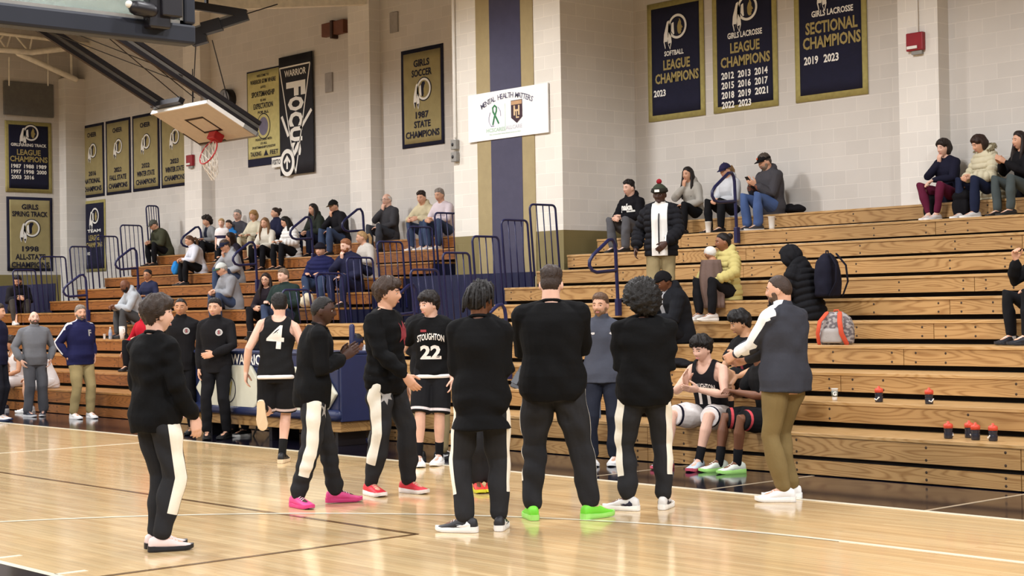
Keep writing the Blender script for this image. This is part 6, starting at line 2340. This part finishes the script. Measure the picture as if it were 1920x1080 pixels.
# --- spectators on the near bleacher section
P = sit('young man in black hoodie with white chest print and grey trousers', 1190, 10, 1.78, -40, (-52, 4, 0), lean=8, near=True, seed=91, skin='pale', shirt=dict(col='#17161a', collar='hood', g=0.028, sg=0.024), pants=dict(col='#57575b', g=0.02, ankle=0.03), shoes=DS, hair=('fade', '#1d1714'), arms=clasp(0.36, 0.30))
o_, ux, uy = on_chest(P, 0.40, 1, 0.0)
decal(P, P.shirt_me, 'naka', 0.09, M_wht, o_, ux, uy, 'chest_lettering', 0.05, 0.21)
o_, ux, uy = on_chest(P, 0.335, 1, -0.01)
decal(P, P.shirt_me, '', 0, M_wht, o_, ux, uy, 'chest_lettering', poly=[[(-0.13, -0.015), (-0.13, 0.012), (0.13, 0.018), (0.13, -0.010)]])
P = make_person('man in bobble beanie and open black puffer over white fleece, standing on the bleachers', spos(1242, 5, 0.28), -8, 1.70, skin='dark', near=True, seed=92, shirt=dict(col='#1c1c20', col2='#ebe8e2', kind='puffer', g=0.05, sg=0.042, hem=-0.10, collar='stand', pat=front_panel(0.10), name='jacket'),
                pants=dict(col='#8f805e', g=0.022, ankle=0.03), shoes=dict(col='#3a3a3a'), hair=('buzz', '#15110f'), hat=('beanie', '#33382c', '#26251f'), head=(-14, 6, 0),
                arms=[dict(w=(0.31, 0.06, 0.92)), dict(w=(-0.10, 0.26, 0.98), d=(0.6, 0.3, -0.6), n=(0.3, -0.8, 0), pole=(-1, -0.4, -0.3))])
hc_, hr2, hf2, hu2 = P.hf
MB().ball(hc_ + hu2 * (0.165 * P.hk), 0.034, 12, 8).build('bobble', cloth('#8c1f28', 'bobble_wool'), P.hat, True)
MB().bar(hc_ + hf2 * 0.130 + hu2 * 0.055 - hr2 * 0.03, hc_ + hf2 * 0.130 + hu2 * 0.055 + hr2 * 0.03, 0.004, 0.03, hu2).build('hat_badge', M_wht, P.hat)
p, r_, f_, u_ = P.spine(0.2)
zp = MB()
zp.tube([P.spine(t)[0] + P.spine(t)[2] * (0.185 + (0.0 if t > 0.4 else 0.006)) * (1 if t < 0.42 else 0.9) for t in (-0.06, 0.05, 0.15, 0.25, 0.35, 0.43)], 0.010, 8)
zp.build('zip', M_black, P.root, True)
sit('young woman with long dark hair in grey hoodie, fist at her mouth', 1304, 11, 1.66, -46, (-40, 4, 0), lean=14, female=True, near=True, seed=93, skin='light', shirt=dict(col='#aba69d', collar='hood', g=0.028, sg=0.024), pants=BK, shoes=DS, hair=('long', '#1c1512'), arms=chin(1, 0.27, 0.62))
sit('woman in navy cap and white henley hoodie with hands joined', 1374, 11, 1.68, -46, (-48, 16, 0), lean=10, female=True, near=True, seed=94, skin='light', shirt=dict(col='#c9cbcf', collar='hood', g=0.028, sg=0.024), pants=BK, shoes=DS, hair=('ponytail', '#8a6a45'), hat=('cap', '#2d2a48'), arms=clasp(0.34, 0.26))
P = sit('man in black cap, charcoal hoodie and jeans looking at his phone', 1449, 11, 1.84, -52, (-58, 16, 0), lean=8, build=1.14, near=True, seed=95, skin='light', shirt=dict(col='#464448', collar='hood', g=0.032, sg=0.026), pants=dict(col='#4a5f8c', g=0.018, ankle=0.03), shoes=dict(col='#3b3a3c', sole='#cfcfcf'), hair=('short', '#4a4038'), hat=('cap', '#1d1a1a'), beard='#8a7a6c',
        arms=[dict(w=(0.06, 0.34, 0.42), d=(-0.3, 0.7, 0.5), n=(-0.5, -0.6, 0.5), curl=0.6), dict(w=(-0.05, 0.33, 0.41), d=(0.3, 0.7, 0.5), n=(0.5, -0.6, 0.5), curl=0.6)])
o_, ux, uy = on_chest(P, 0.33, 1, 0.0)
decal(P, P.shirt_me, 'OLIVER', 0.07, mat('orange_print', '#8a5138', 0.7), o_, ux, uy, 'chest_lettering', 0.02, 0.22)
PHONE = P
hc_, hr2, hf2, hu2 = P.hf
MB().ball(hc_ + hf2 * 0.112 + hu2 * 0.075, 0.018, 8, 6, (1, 0.4, 1)).build('cap_badge', mat('cap_orange', '#c9582e', 0.6), P.hat, True)
BABYMUM = sit('woman in yellow puffer jacket holding a blanketed baby', 1366, 6, 1.70, -50, (-74, 4, 0), lean=4, female=True, near=True, seed=96, skin='mid', shirt=dict(col='#c4b675', kind='puffer', g=0.036, sg=0.034, collar='hood'), pants=BK, shoes=dict(col='#cfc9c2'), hair=('bun', '#1a1412'),
              arms=[dict(w=(0.16, 0.34, 0.26), d=(0.0, 0.7, -0.6), n=(-0.3, 0, -1), pole=(1, -0.4, -0.2)), dict(w=(-0.16, 0.34, 0.26), d=(0.1, 0.7, -0.6), n=(0.3, 0, -1), pole=(-1, -0.4, -0.2))])
sit('man in black coat and black skullcap looking down, behind the afro player', 1276, 4, 1.80, -62, (-62, 28, 0), lean=16, near=True, seed=97, skin='brown', shirt=dict(col='#191a1e', g=0.045, sg=0.036, hem=-0.16, collar='hood', col2='#a9a9ac', pat=front_panel(0.045)), pants=BK, shoes=DS, hair=('buzz', '#14100e'), hat=('skullcap', '#141315'), arms=clasp(0.40, 0.26))
HOOD = sit('person bent over in hooded black puffer jacket wearing a backpack', 1520, 5, 1.80, -120, (-118, 26, 0), lean=20, near=True, seed=98, skin='tan', shirt=dict(col='#18181b', kind='puffer', g=0.045, sg=0.036, collar='hood'), pants=BK, shoes=DS, hair=('buzz', '#1a1512'), hat=('hood', '#19191c'), arms=clasp(0.40, 0.24))
sit('woman in navy sweater and burgundy trousers with hand to her mouth', 1780, 11, 1.72, -38, (-46, 8, 0), lean=6, female=True, near=True, seed=99, skin='pale', shirt=dict(col='#1b1b2b', g=0.02, sg=0.018), pants=dict(col='#5e1f37', g=0.010, ankle=0.008, end=0.88), shoes=dict(col='#cfc9c6', sole='#e4dfdb'), hair=('bob', '#241a16'), feet=[(0.07, 0.33, 4), (-0.05, 0.33, -4)], arms=chin(1, 0.24, 0.64, dict(w=(-0.02, 0.36, 0.30), d=(0.5, 0.7, -0.4), n=(0, 0, -1), pole=(-0.9, -0.4, -0.3))))
P = sit('woman with brown bob in long cream puffer coat with fur hood', 1858, 11, 1.76, -50, (-62, 22, 0), lean=12, female=True, near=True, seed=100, skin='light', shirt=dict(col='#c9c0a4', kind='puffer', g=0.042, sg=0.036, hem=-0.16, flare=0.03, collar='hood'), pants=dict(col='#20263c', g=0.014, ankle=0.024), shoes=dict(col='#cfcdca'), hair=('bob', '#33221a'), arms=clasp(0.36, 0.30))
fur = MB()
pc, rc, fc, uc = P.spine(0.54)
rnd = random.Random(4)
for k in range(300):
    a = rnd.uniform(0.9, 5.4)
    b = pc + rc * (0.15 * sin(a)) + fc * (0.10 * cos(a) - 0.03) + uc * (0.05 - 0.03 * cos(a))
    d = Vector((rnd.gauss(0, 1), rnd.gauss(0, 1), rnd.gauss(0, 1) + 0.6)).normalized()
    fur.tube([b, b + d * 0.018, b + d * 0.034 - uc * 0.008], [0.010, 0.007, 0.003], 5)
fur.build('fur_trim', cloth('#8f8468', 'fur'), P.root, True)
sit('woman in black top and grey leggings clapping at the right edge', 1926, 11, 1.72, -50, (-60, 2, 0), lean=8, female=True, near=True, seed=101, skin='light', shirt=dict(col='#18171a', g=0.024, sg=0.02), pants=dict(col='#4a5252', g=0.012), shoes=DS, hair=('long', '#241915'),
    arms=[dict(w=(0.05, 0.38, 0.46), d=(-0.2, 0.8, 0.5), n=(-1, 0, 0), curl=0.15), dict(w=(-0.04, 0.38, 0.46), d=(0.2, 0.8, 0.5), n=(1, 0, 0), curl=0.15)])
sit('person in black cut off by the right edge, one fist raised', 1968, 5, 1.76, -52, (-60, 0, 0), lean=4, near=True, seed=102, skin='light', shirt=dict(col='#161618', g=0.028, sg=0.024), pants=BK, shoes=dict(col='#25262c', sole='#25262c', sock='#d9d9d9'), hair=('short', '#241a15'),
    arms=[dict(w=(0.10, 0.32, 0.60), d=(-0.1, 0.2, 0.95), n=(-0.9, 0, 0), curl=0.9, pole=(0.6, -0.4, -0.9)), dict(w=(-0.16, 0.30, 0.30))])
# ------------------------------------------------------------------ scorer's table
TY = 10.85
xa, xb = atY(366, 740, TY).x, atY(636, 760, TY).x
r = empty('scorers_table', ((xa + xb) / 2, TY + 0.3, 0))
tag(r, 'long padded navy scorers table lettered WARRIORS with cream hexagon panels', 'table')
ox, oy = r.location.x, r.location.y
M_pad2 = mat('navy_vinyl_pad', '#20294c', 0.4, var=0.06)
M_cream = mat('cream_vinyl', '#c6c5b4', 0.4, var=0.05)
M_base = wood_mat('table_base_wood', '#a07a48', '#7d5a2e', 0.5, 4.0)
zt_ = atY(436, 657, TY).z
MB().box((xa - ox, -0.32, zt_ - 0.04), (xb - ox, 0.30, zt_)).build('tabletop', M_pad2, r, bevel=0.015)
MB().box((xa - ox + 0.02, -0.30, zt_ - 0.19), (xb - ox - 0.02, -0.26, zt_ - 0.04)).build('sign_strip', M_pad2, r, bevel=0.006)
MB().box((xa - ox + 0.03, -0.285, 0.30), (xb - ox - 0.03, -0.23, zt_ - 0.19)).build('front_pad', M_pad2, r, bevel=0.02)
MB().tube([(xa - ox + 0.05, -0.28, 0.36), (xb - ox - 0.05, -0.28, 0.36)], 0.07, 14).build('bumper_roll', M_pad2, r, True)
MB().box((xa - ox + 0.02, -0.27, 0.17), (xb - ox - 0.02, 0.25, 0.29)).build('base_board', M_base, r, bevel=0.006)
for lx in (xa + 0.2, (xa + xb) / 2, xb - 0.2):
    MB().box((lx - ox - 0.03, -0.2, 0), (lx - ox + 0.03, 0.2, 0.17)).build('leg', M_black, r, bevel=0.005)
for end in (xa, xb):
    MB().box((end - ox - 0.02, -0.28, 0.29), (end - ox + 0.02, 0.28, zt_ - 0.04)).build('end_panel', M_pad2, r, bevel=0.008)
for k, u in enumerate((433, 560)):
    c = atY(u, 738, TY)
    hw_ = (atY(498, 738, TY).x - atY(370, 738, TY).x) / 2
    hp = [(-hw_, 0), (-hw_ * 0.62, 0.30), (hw_ * 0.62, 0.30), (hw_, 0), (hw_ * 0.62, -0.30), (-hw_ * 0.62, -0.30)]
    cx_ = c.x - ox
    cz_ = (0.32 + zt_ - 0.19) / 2
    hx = MB().prism([(a, b) for a, b in hp], (cx_, -0.285, cz_), (1, 0, 0), (0, 0, 1), (0, -1, 0), 0.05).build('hexagon_panel', M_cream, r, bevel=0.02)
    for rad, m_, dd in ((0.17, M_ink, 0.002), (0.155, M_cream, 0.004)):
        MB().prism(ellipse(rad, rad, 28), (cx_, -0.335, cz_), (1, 0, 0), (0, 0, 1), (0, -1, 0), dd).build('panel_emblem', m_, hx)
    place_text('panel_emblem', 'W', 0.16, mat('emblem_gold', '#b9a84a', 0.5), (cx_, -0.3415, cz_), (1, 0, 0), (0, 0, 1), hx, 0.04, 0.2)
g_ = MB().prism([(0, 0.16), (0.16, 0.02), (0.10, -0.10), (-0.04, 0.02)], (atY(498, 690, TY).x - ox, -0.287, atY(498, 690, TY).z), (1, 0, 0), (0, 0, 1), (0, -1, 0), 0.01).build('gold_corner', mat('gold_vinyl', '#b79a45', 0.45), r)
wl = atY(434, 672, TY); wr_ = atY(506, 672, TY)
place_text('sign_lettering', 'WARRIORS', 0.125, M_wht, ((wl.x + wr_.x) / 2 - ox, -0.303, zt_ - 0.115), (1, 0, 0), (0, 0, 1), r, 0.02, wr_.x - wl.x)

# laptop on the table
p = atY(480, 652, TY + 0.2)
r = empty('laptop', (p.x, TY + 0.22, zt_ + 0.002))
tag(r, 'open black laptop standing on the scorers table', 'laptop')
M_lap = mat('laptop_black', '#17171a', 0.4)
MB().box((-0.18, -0.02, 0), (0.18, 0.24, 0.02)).build('keyboard_base', M_lap, r, bevel=0.004)
MB().box((-0.18, -0.035, 0.01), (0.18, -0.02, 0.23)).build('screen', M_lap, r, bevel=0.004)
MB().prism(ellipse(0.025, 0.025, 16), (0.03, -0.0355, 0.12), (1, 0, 0), (0, 0, 1), (0, -1, 0), 0.001).build('lid_badge', mat('lid_red', '#8a1d24', 0.5), r)


def folding_chair(x, y, rz, label):
    r = empty('folding_chair', (x, y, 0), rz)
    tag(r, label, 'chair')
    MB().box((-0.2, -0.2, 0.43), (0.2, 0.2, 0.46)).build('seat', M_navy, r, bevel=0.01)
    MB().box((-0.2, -0.24, 0.66), (0.2, -0.215, 0.86)).build('backrest', M_navy, r, bevel=0.01)
    for sx in (-1, 1):
        MB().tube([(sx * 0.21, 0.2, 0.0), (sx * 0.21, -0.23, 0.88)], 0.012, 8).build('leg', M_grey, r, True)
        MB().tube([(sx * 0.19, -0.24, 0.0), (sx * 0.19, 0.18, 0.44)], 0.012, 8).build('leg', M_grey, r, True)


folding_chair(atY(492, 690, 11.45).x, 11.42, radians(170), 'navy folding chair under the scorer in white shirt')
folding_chair(tp.x, tp.y + 0.12, radians(190), 'navy folding chair under the person in pale hooded top')
p = atZ(663, 826)
r = empty('net_post', (p.x, p.y, 0))
tag(r, 'upright navy post standing at the end of the scorers table', 'post')
MB().tube([(0, 0, 0.02), (0, 0, 1.36)], 0.035, 14).build('pole', M_navy, r, True)
MB().box((-0.16, -0.16, 0), (0.16, 0.16, 0.025)).build('base_plate', M_navy, r, bevel=0.006)
MB().tube([(-0.05, -0.02, 0.95), (0.05, -0.02, 0.95)], 0.012, 8).build('cleat', M_grey, r, True)


# ------------------------------------------------------------------ small things
def lathe(prof, n=18):
    mb = MB()
    mb.loft([[(rr * cos(2 * pi * i / n), rr * sin(2 * pi * i / n), z) for i in range(n)] for rr, z in prof])
    return mb


M_cup = mat('white_foam', '#e6e2da', 0.6, var=0.02)
M_cap = mat('orange_bottle_cap', '#cf4a33', 0.4)
M_bot = mat('smoky_bottle', '#2a2a33', 0.2, spec=0.5)


def on_row(u, v, i, dy):
    y = row_y(i) + dy
    x = atY(u, v, y).x
    return (x, y, row_z(i) + 0.001)


def cup(u, v, i, dy, h, label, mark=False):
    r = empty('cup', on_row(u, v, i, dy))
    tag(r, label, 'cup')
    k = h / 0.15
    lathe([(0.030 * k, 0), (0.033 * k, 0.02 * k), (0.043 * k, 0.148 * k), (0.046 * k, 0.15 * k), (0.046 * k, 0.155 * k), (0.040 * k, 0.153 * k), (0.030 * k, 0.03 * k)]).build('cup_body', M_cup, r, True)
    if mark:
        lathe([(0.0385 * k, 0.05 * k), (0.0435 * k, 0.125 * k), (0.0405 * k, 0.125 * k), (0.036 * k, 0.05 * k)]).build('cup_band', mat('cup_band_grey', '#6f756c', 0.5), r, True)
        d = (CAM - Vector(r.location)); d.z = 0; d.normalize()
        ux = Vector((-d.y, d.x, 0))
        place_text('cup_letter', 'G', 0.05 * k, M_wht, d * 0.047 * k + Vector((0, 0, 0.088 * k)), ux, (0, 0, 1), r, 0.05)
    return r


cup(1328, 425, 10, 0.12, 0.16, 'tall white foam cup at the feet of the woman in navy cap')
cup(1447, 417, 10, 0.10, 0.17, 'tall white foam cup beside the man in jeans with phone')
cup(1565, 738, 2, 0.14, 0.11, 'paper cup marked G on the second bleacher row', True)
cup(196, 630, 4, 0.2, 0.09, 'short pale cup beside the clear bottle at the feet of the man in grey hoodie')
p_ = on_row(207, 627, 4, 0.22)
r = empty('water_bottle', p_)
tag(r, 'clear water bottle between a short cup and a white tumbler', 'bottle')
lathe([(0.030, 0), (0.032, 0.01), (0.032, 0.13), (0.026, 0.16), (0.013, 0.185), (0.013, 0.195)]).build('bottle_body', mat('clear_plastic', '#a9afb6', 0.1, spec=0.6), r, True)
lathe([(0.015, 0.193), (0.015, 0.212), (0.012, 0.214)]).build('bottle_cap', M_white, r, True)
lathe([(0.0325, 0.06), (0.0328, 0.065), (0.0328, 0.115), (0.0325, 0.12)]).build('bottle_label', mat('pale_blue_label', '#8fa0bd', 0.5), r, True)
r = empty('tumbler', on_row(229, 625, 4, 0.2))
tag(r, 'tall white insulated tumbler with a side handle on the bleacher row', 'tumbler')
lathe([(0.036, 0), (0.038, 0.06), (0.050, 0.08), (0.053, 0.21), (0.05, 0.215)]).build('tumbler_body', M_white, r, True)
lathe([(0.05, 0.213), (0.05, 0.225), (0.02, 0.228)]).build('tumbler_lid', M_cup, r, True)
MB().tube([(0.048, 0, 0.19), (0.09, 0, 0.185), (0.095, 0, 0.13), (0.05, 0, 0.10)], 0.009, 8).build('tumbler_handle', M_white, r, True)
for k, (u, v, i, dy) in enumerate(((1648, 742, 2, 0.17), (1742, 745, 2, 0.17), (1778, 808, 1, 0.20), (1817, 806, 1, 0.36), (1829, 812, 1, 0.20), (1862, 814, 1, 0.20))):
    r = empty('squeeze_bottle', on_row(u, v, i, dy), k * 1.1)
    tag(r, ['orange-capped dark bottle next to the paper cup on the second row', 'orange-capped dark bottle alone on the second row', 'orange-capped dark bottle first from the coach on the front row', 'orange-capped dark bottle set back behind its neighbours on the front row',
            'orange-capped dark bottle in front of the set-back one on the front row', 'orange-capped dark bottle last toward the right edge on the front row'][k], 'bottle', 'orange-capped bottles on the bleachers')
    lathe([(0.034, 0), (0.037, 0.01), (0.037, 0.05), (0.033, 0.06), (0.037, 0.07), (0.035, 0.095), (0.03, 0.10)]).build('bottle_body', M_bot, r, True)
    lathe([(0.039, 0.088), (0.040, 0.118), (0.028, 0.128), (0.012, 0.132), (0.011, 0.146), (0.006, 0.148)]).build('bottle_cap', M_cap, r, True)
    MB().tube([(-0.02, -0.036, 0.03), (0.0, -0.040, 0.02), (0.025, -0.034, 0.045)], 0.006, 6).build('bottle_mark', M_cup, r, True)


def bag(name, label, cat, c, size, col, rz=0.0, pockets=True, strap=None, pat=None, col2=None, seed=0):
    r = empty(name, c, rz)
    tag(r, label, cat)
    w, d, h = size
    mb = MB()
    mb.loft([sring(Vector((0, 0, z * h)), w / 2 * a, d / 2 * b, Vector((1, 0, 0)), Vector((0, 1, 0)), 24, 3) for z, a, b in ((0.0, 0.86, 0.85), (0.05, 0.97, 0.97), (0.3, 1.0, 1.0), (0.6, 0.97, 0.92), (0.82, 0.82, 0.72), (0.95, 0.55, 0.45), (1.0, 0.30, 0.25))])
    me = remesh(mb, 0.012, 2)
    wrinkle(me, 0.006, seed, 18, 18)
    if pat:
        co, no = mesh_np(me)
        set_pat(me, pat(co))
    obj('bag_body', me, cloth(col, 'bag_cloth', col2), r)
    if pockets:
        mb = MB()
        mb.loft([sring(Vector((0, -d * 0.5, z * h)), w / 2 * a, d * 0.18 * b, Vector((1, 0, 0)), Vector((0, 1, 0)), 20, 3) for z, a, b in ((0.05, 0.55, 0.8), (0.12, 0.68, 1.0), (0.42, 0.68, 1.0), (0.5, 0.5, 0.6))])
        obj('front_pocket', remesh(mb, 0.012, 2), cloth(col, 'bag_cloth', col2), r)
    sc = strap or col
    for sx in (-1, 1):
        MB().tube([(sx * w * 0.2, -d * 0.35, h * 0.97), (sx * w * 0.30, -d * 0.72, h * 0.72), (sx * w * 0.36, -d * 0.76, h * 0.35), (sx * w * 0.42, -d * 0.45, h * 0.04)], w * 0.07, 8, flat=0.3, ref=(1, 0, 0)).build('shoulder_strap', cloth(sc, 'strap_cloth'), r, True)
    MB().tube([(-w * 0.08, 0, h * 0.98), (-w * 0.06, 0, h * 1.06), (w * 0.06, 0, h * 1.06), (w * 0.08, 0, h * 0.98)], 0.008, 6).build('grab_loop', cloth(sc, 'strap_cloth'), r, True)
    return r


def mottled(co):
    return np.array([noise.noise(Vector((c[0] * 26, c[1] * 26, c[2] * 40))) for c in co])


q = on_row(1569, 620, 4, 0.28)
bag('backpack', 'grey mottled backpack with orange straps on the fourth bleacher row', 'backpack', q, (0.38, 0.22, 0.34), '#a39d99', radians(10), True, '#c9533a', mottled, '#6d6668', 3)
# the pack carried by the hooded person
pb_ = HOOD
p_, r_, f_, u_ = pb_.spine(0.36)
R_ = Matrix.Rotation(pb_.yaw, 3, 'Z')
w_ = Vector(pb_.root.location) + R_ @ (p_ - f_ * 0.235 - u_ * 0.26)
bag('backpack', 'black and navy backpack on the back of the hooded person', 'backpack', w_, (0.34, 0.24, 0.48), '#1a1a26', pb_.yaw + pi * 0.0, False, '#1a1a26', None, None, 5)


def lump(name, label, cat, pts, m, seed, part='cloth_fold'):
    c = sum((Vector(p[:3]) for p in pts), Vector()) / len(pts)
    c.z = min(p[2] for p in pts) - 0.0
    r = empty(name, c)
    tag(r, label, cat)
    mb = MB()
    for x, y, z, rx, ry, rz in pts:
        mb.ball(Vector((x, y, z)) - c, 1.0, 14, 10, (rx, ry, rz))
    me = remesh(mb, 0.014, 2)
    wrinkle(me, 0.010, seed, 20, 20)
    obj(part, me, m, r)
    return r


M_coat = cloth('#141316', 'coat_cloth')
x_, y_, z_ = on_row(1740, 380, 10, 0.52)
lump('coat', 'black coat hanging over the top seat beside the woman in burgundy trousers', 'coat', [(x_, y_ + 0.02, z_ + 0.15, 0.07, 0.07, 0.15), (x_, y_ + 0.10, z_ + 0.28, 0.08, 0.14, 0.07)], M_coat, 3)
x_, y_, z_ = on_row(1800, 380, 10, 0.50)
lump('coat', 'black coat bundled between the two women on the top row', 'coat', [(x_, y_ + 0.02, z_ + 0.16, 0.12, 0.07, 0.16), (x_, y_ + 0.10, z_ + 0.30, 0.14, 0.16, 0.09)], M_coat, 4)
x_, y_, z_ = on_row(1490, 385, 11, 0.30)
lump('handbag', 'black soft bag lying on the top row beside the man in jeans', 'bag', [(x_, y_, z_ + 0.065, 0.17, 0.12, 0.065), (x_ - 0.08, y_, z_ + 0.10, 0.07, 0.08, 0.07)], M_coat, 5)
x_, y_, z_ = on_row(328, 505, 9, 0.12)
lump('tote_bag', 'bright blue bag beside the woman in patterned jacket', 'bag', [(x_, y_, z_ + 0.13, 0.10, 0.07, 0.13), (x_, y_, z_ + 0.24, 0.06, 0.04, 0.05)], cloth('#2f86d0', 'blue_bag'), 6)
x_, y_, z_ = on_row(574, 575, 6, 0.2)
lump('cushion', 'cream rolled cushion on the seat beside the man in green fleece', 'cushion', [(x_, y_, z_ + 0.10, 0.12, 0.12, 0.10), (x_ + 0.05, y_, z_ + 0.14, 0.10, 0.1, 0.11)], cloth('#d6c9ad', 'cream_cushion'), 7)
x_, y_, z_ = on_row(1272, 680, 3, 0.2)
lump('jacket', 'black jacket left on the bleacher behind the seated player', 'jacket', [(x_, y_, z_ + 0.05, 0.16, 0.14, 0.05), (x_ + 0.12, y_, z_ + 0.03, 0.12, 0.1, 0.035)], M_coat, 8)
x_, y_, z_ = on_row(45, 590, 5, 0.3)
# board case and drinks carrier behind the tallest player
p_ = on_row(968, 745, 2, 0.10)
r = empty('clipboard_case', p_)
tag(r, 'flat black case leaning on the second row beside the tallest player', 'case')
MB().bar((0, -0.02, 0), (0.06, 0.10, 0.24), 0.16, 0.03, (0, 1, 0)).build('case_shell', M_black, r, bevel=0.006)
MB().bar((0.0, -0.032, 0.06), (0.035, 0.035, 0.18), 0.10, 0.012, (0, 1, 0)).build('case_panel', mat('case_grey', '#45484d', 0.5), r)
r = empty('drinks_carrier', on_row(1097, 770, 1, 0.16))
tag(r, 'drinks carrier with red and white label beside the man in slate polo', 'carrier')
MB().box((-0.14, -0.10, 0), (0.14, 0.10, 0.17)).build('carrier_box', mat('carrier_blue', '#5f6f86', 0.5), r, bevel=0.01)
MB().box((-0.135, -0.104, 0.15), (0.135, 0.104, 0.21)).build('carrier_label', mat('label_white', '#cfc9c4', 0.5), r, bevel=0.006)
MB().box((-0.132, -0.106, 0.20), (0.132, 0.106, 0.25)).build('carrier_label', mat('label_red', '#b8482f', 0.5), r, bevel=0.006)

# phone
pp = PHONE
R_ = Matrix.Rotation(pp.yaw, 3, 'Z')
mid = (pp.arms[0][2] + pp.arms[1][2]) / 2 + (pp.arms[0][3] + pp.arms[1][3]).normalized() * 0.105
pos_ = Vector(pp.root.location) + R_ @ mid
r = empty('phone', pos_, pp.yaw)
tag(r, 'dark phone in the hands of the man in black cap and jeans', 'phone')
MB().bar((0, -0.035, -0.035), (0, 0.035, 0.055), 0.07, 0.008, (0, -0.6, 0.5)).build('phone_body', M_lap, r, bevel=0.002)

# baby and blanket held by the woman in yellow
bm_p = BABYMUM
R_ = Matrix.Rotation(bm_p.yaw, 3, 'Z')
base_ = Vector(bm_p.root.location)
r = empty('person', base_ + R_ @ Vector((0.02, 0.24, 0.22)), bm_p.yaw)
tag(r, 'baby in white hat wrapped against the woman in yellow puffer jacket', 'person')
mb = MB()
mb.tube([(0, 0, 0.0), (0.0, -0.01, 0.14), (0.01, -0.02, 0.26)], [0.075, 0.085, 0.06], 14)
mb.ball((0.03, 0.0, 0.35), 0.07, 16, 12, (0.9, 1.0, 1.0))
mb.ball((0.03, 0.072, 0.34), 0.012, 8, 6)
for sx in (-1, 1):
    mb.tube([(sx * 0.06, 0.0, 0.23), (sx * 0.09, 0.06, 0.16), (sx * 0.05, 0.10, 0.18)], [0.03, 0.024, 0.018], 8)
    mb.tube([(sx * 0.04, 0.0, 0.02), (sx * 0.07, 0.09, -0.01), (sx * 0.06, 0.07, -0.10)], [0.04, 0.034, 0.024], 8)
obj('body', remesh(mb, 0.007, 2), skin_mat('tan'), r)
hb = MB()
hb.ball((0.03, -0.006, 0.365), 0.076, 18, 12, (0.95, 1.05, 0.95))
hm = hb.build('hat', cloth('#e3e0da', 'hat_cloth'), r, True)
bl = empty('blanket', base_ + R_ @ Vector((0.0, 0.26, 0.05)), bm_p.yaw)
tag(bl, 'taupe fleece blanket draped over the baby down to the lap', 'blanket')
mb = MB()
n_ = 30
rings = []
for j in range(13):
    t = j / 12
    z = 0.44 - 0.58 * t
    ring_o = []
    ring_i = []
    for i in range(n_ + 1):
        a = -1.9 + 3.8 * i / n_
        fold = 0.012 * sin(a * 7 + t * 3) * (0.3 + t) + 0.006 * sin(a * 13 + t * 5)
        rx, ry = 0.135 + 0.04 * t + fold, 0.115 + 0.05 * sin(pi * min(1, t * 1.1)) + fold
        ring_o.append((rx * sin(a) + 0.02 * (1 - t), ry * cos(a) - 0.02, z))
        ring_i.append(((rx - 0.014) * sin(a) + 0.02 * (1 - t), (ry - 0.014) * cos(a) - 0.02, z))
    rings.append(ring_o + ring_i[::-1])
mb.loft(rings)
mb.build('blanket_fold', cloth('#6d5a52', 'fleece', None, 0.95, 0.5), bl, True)
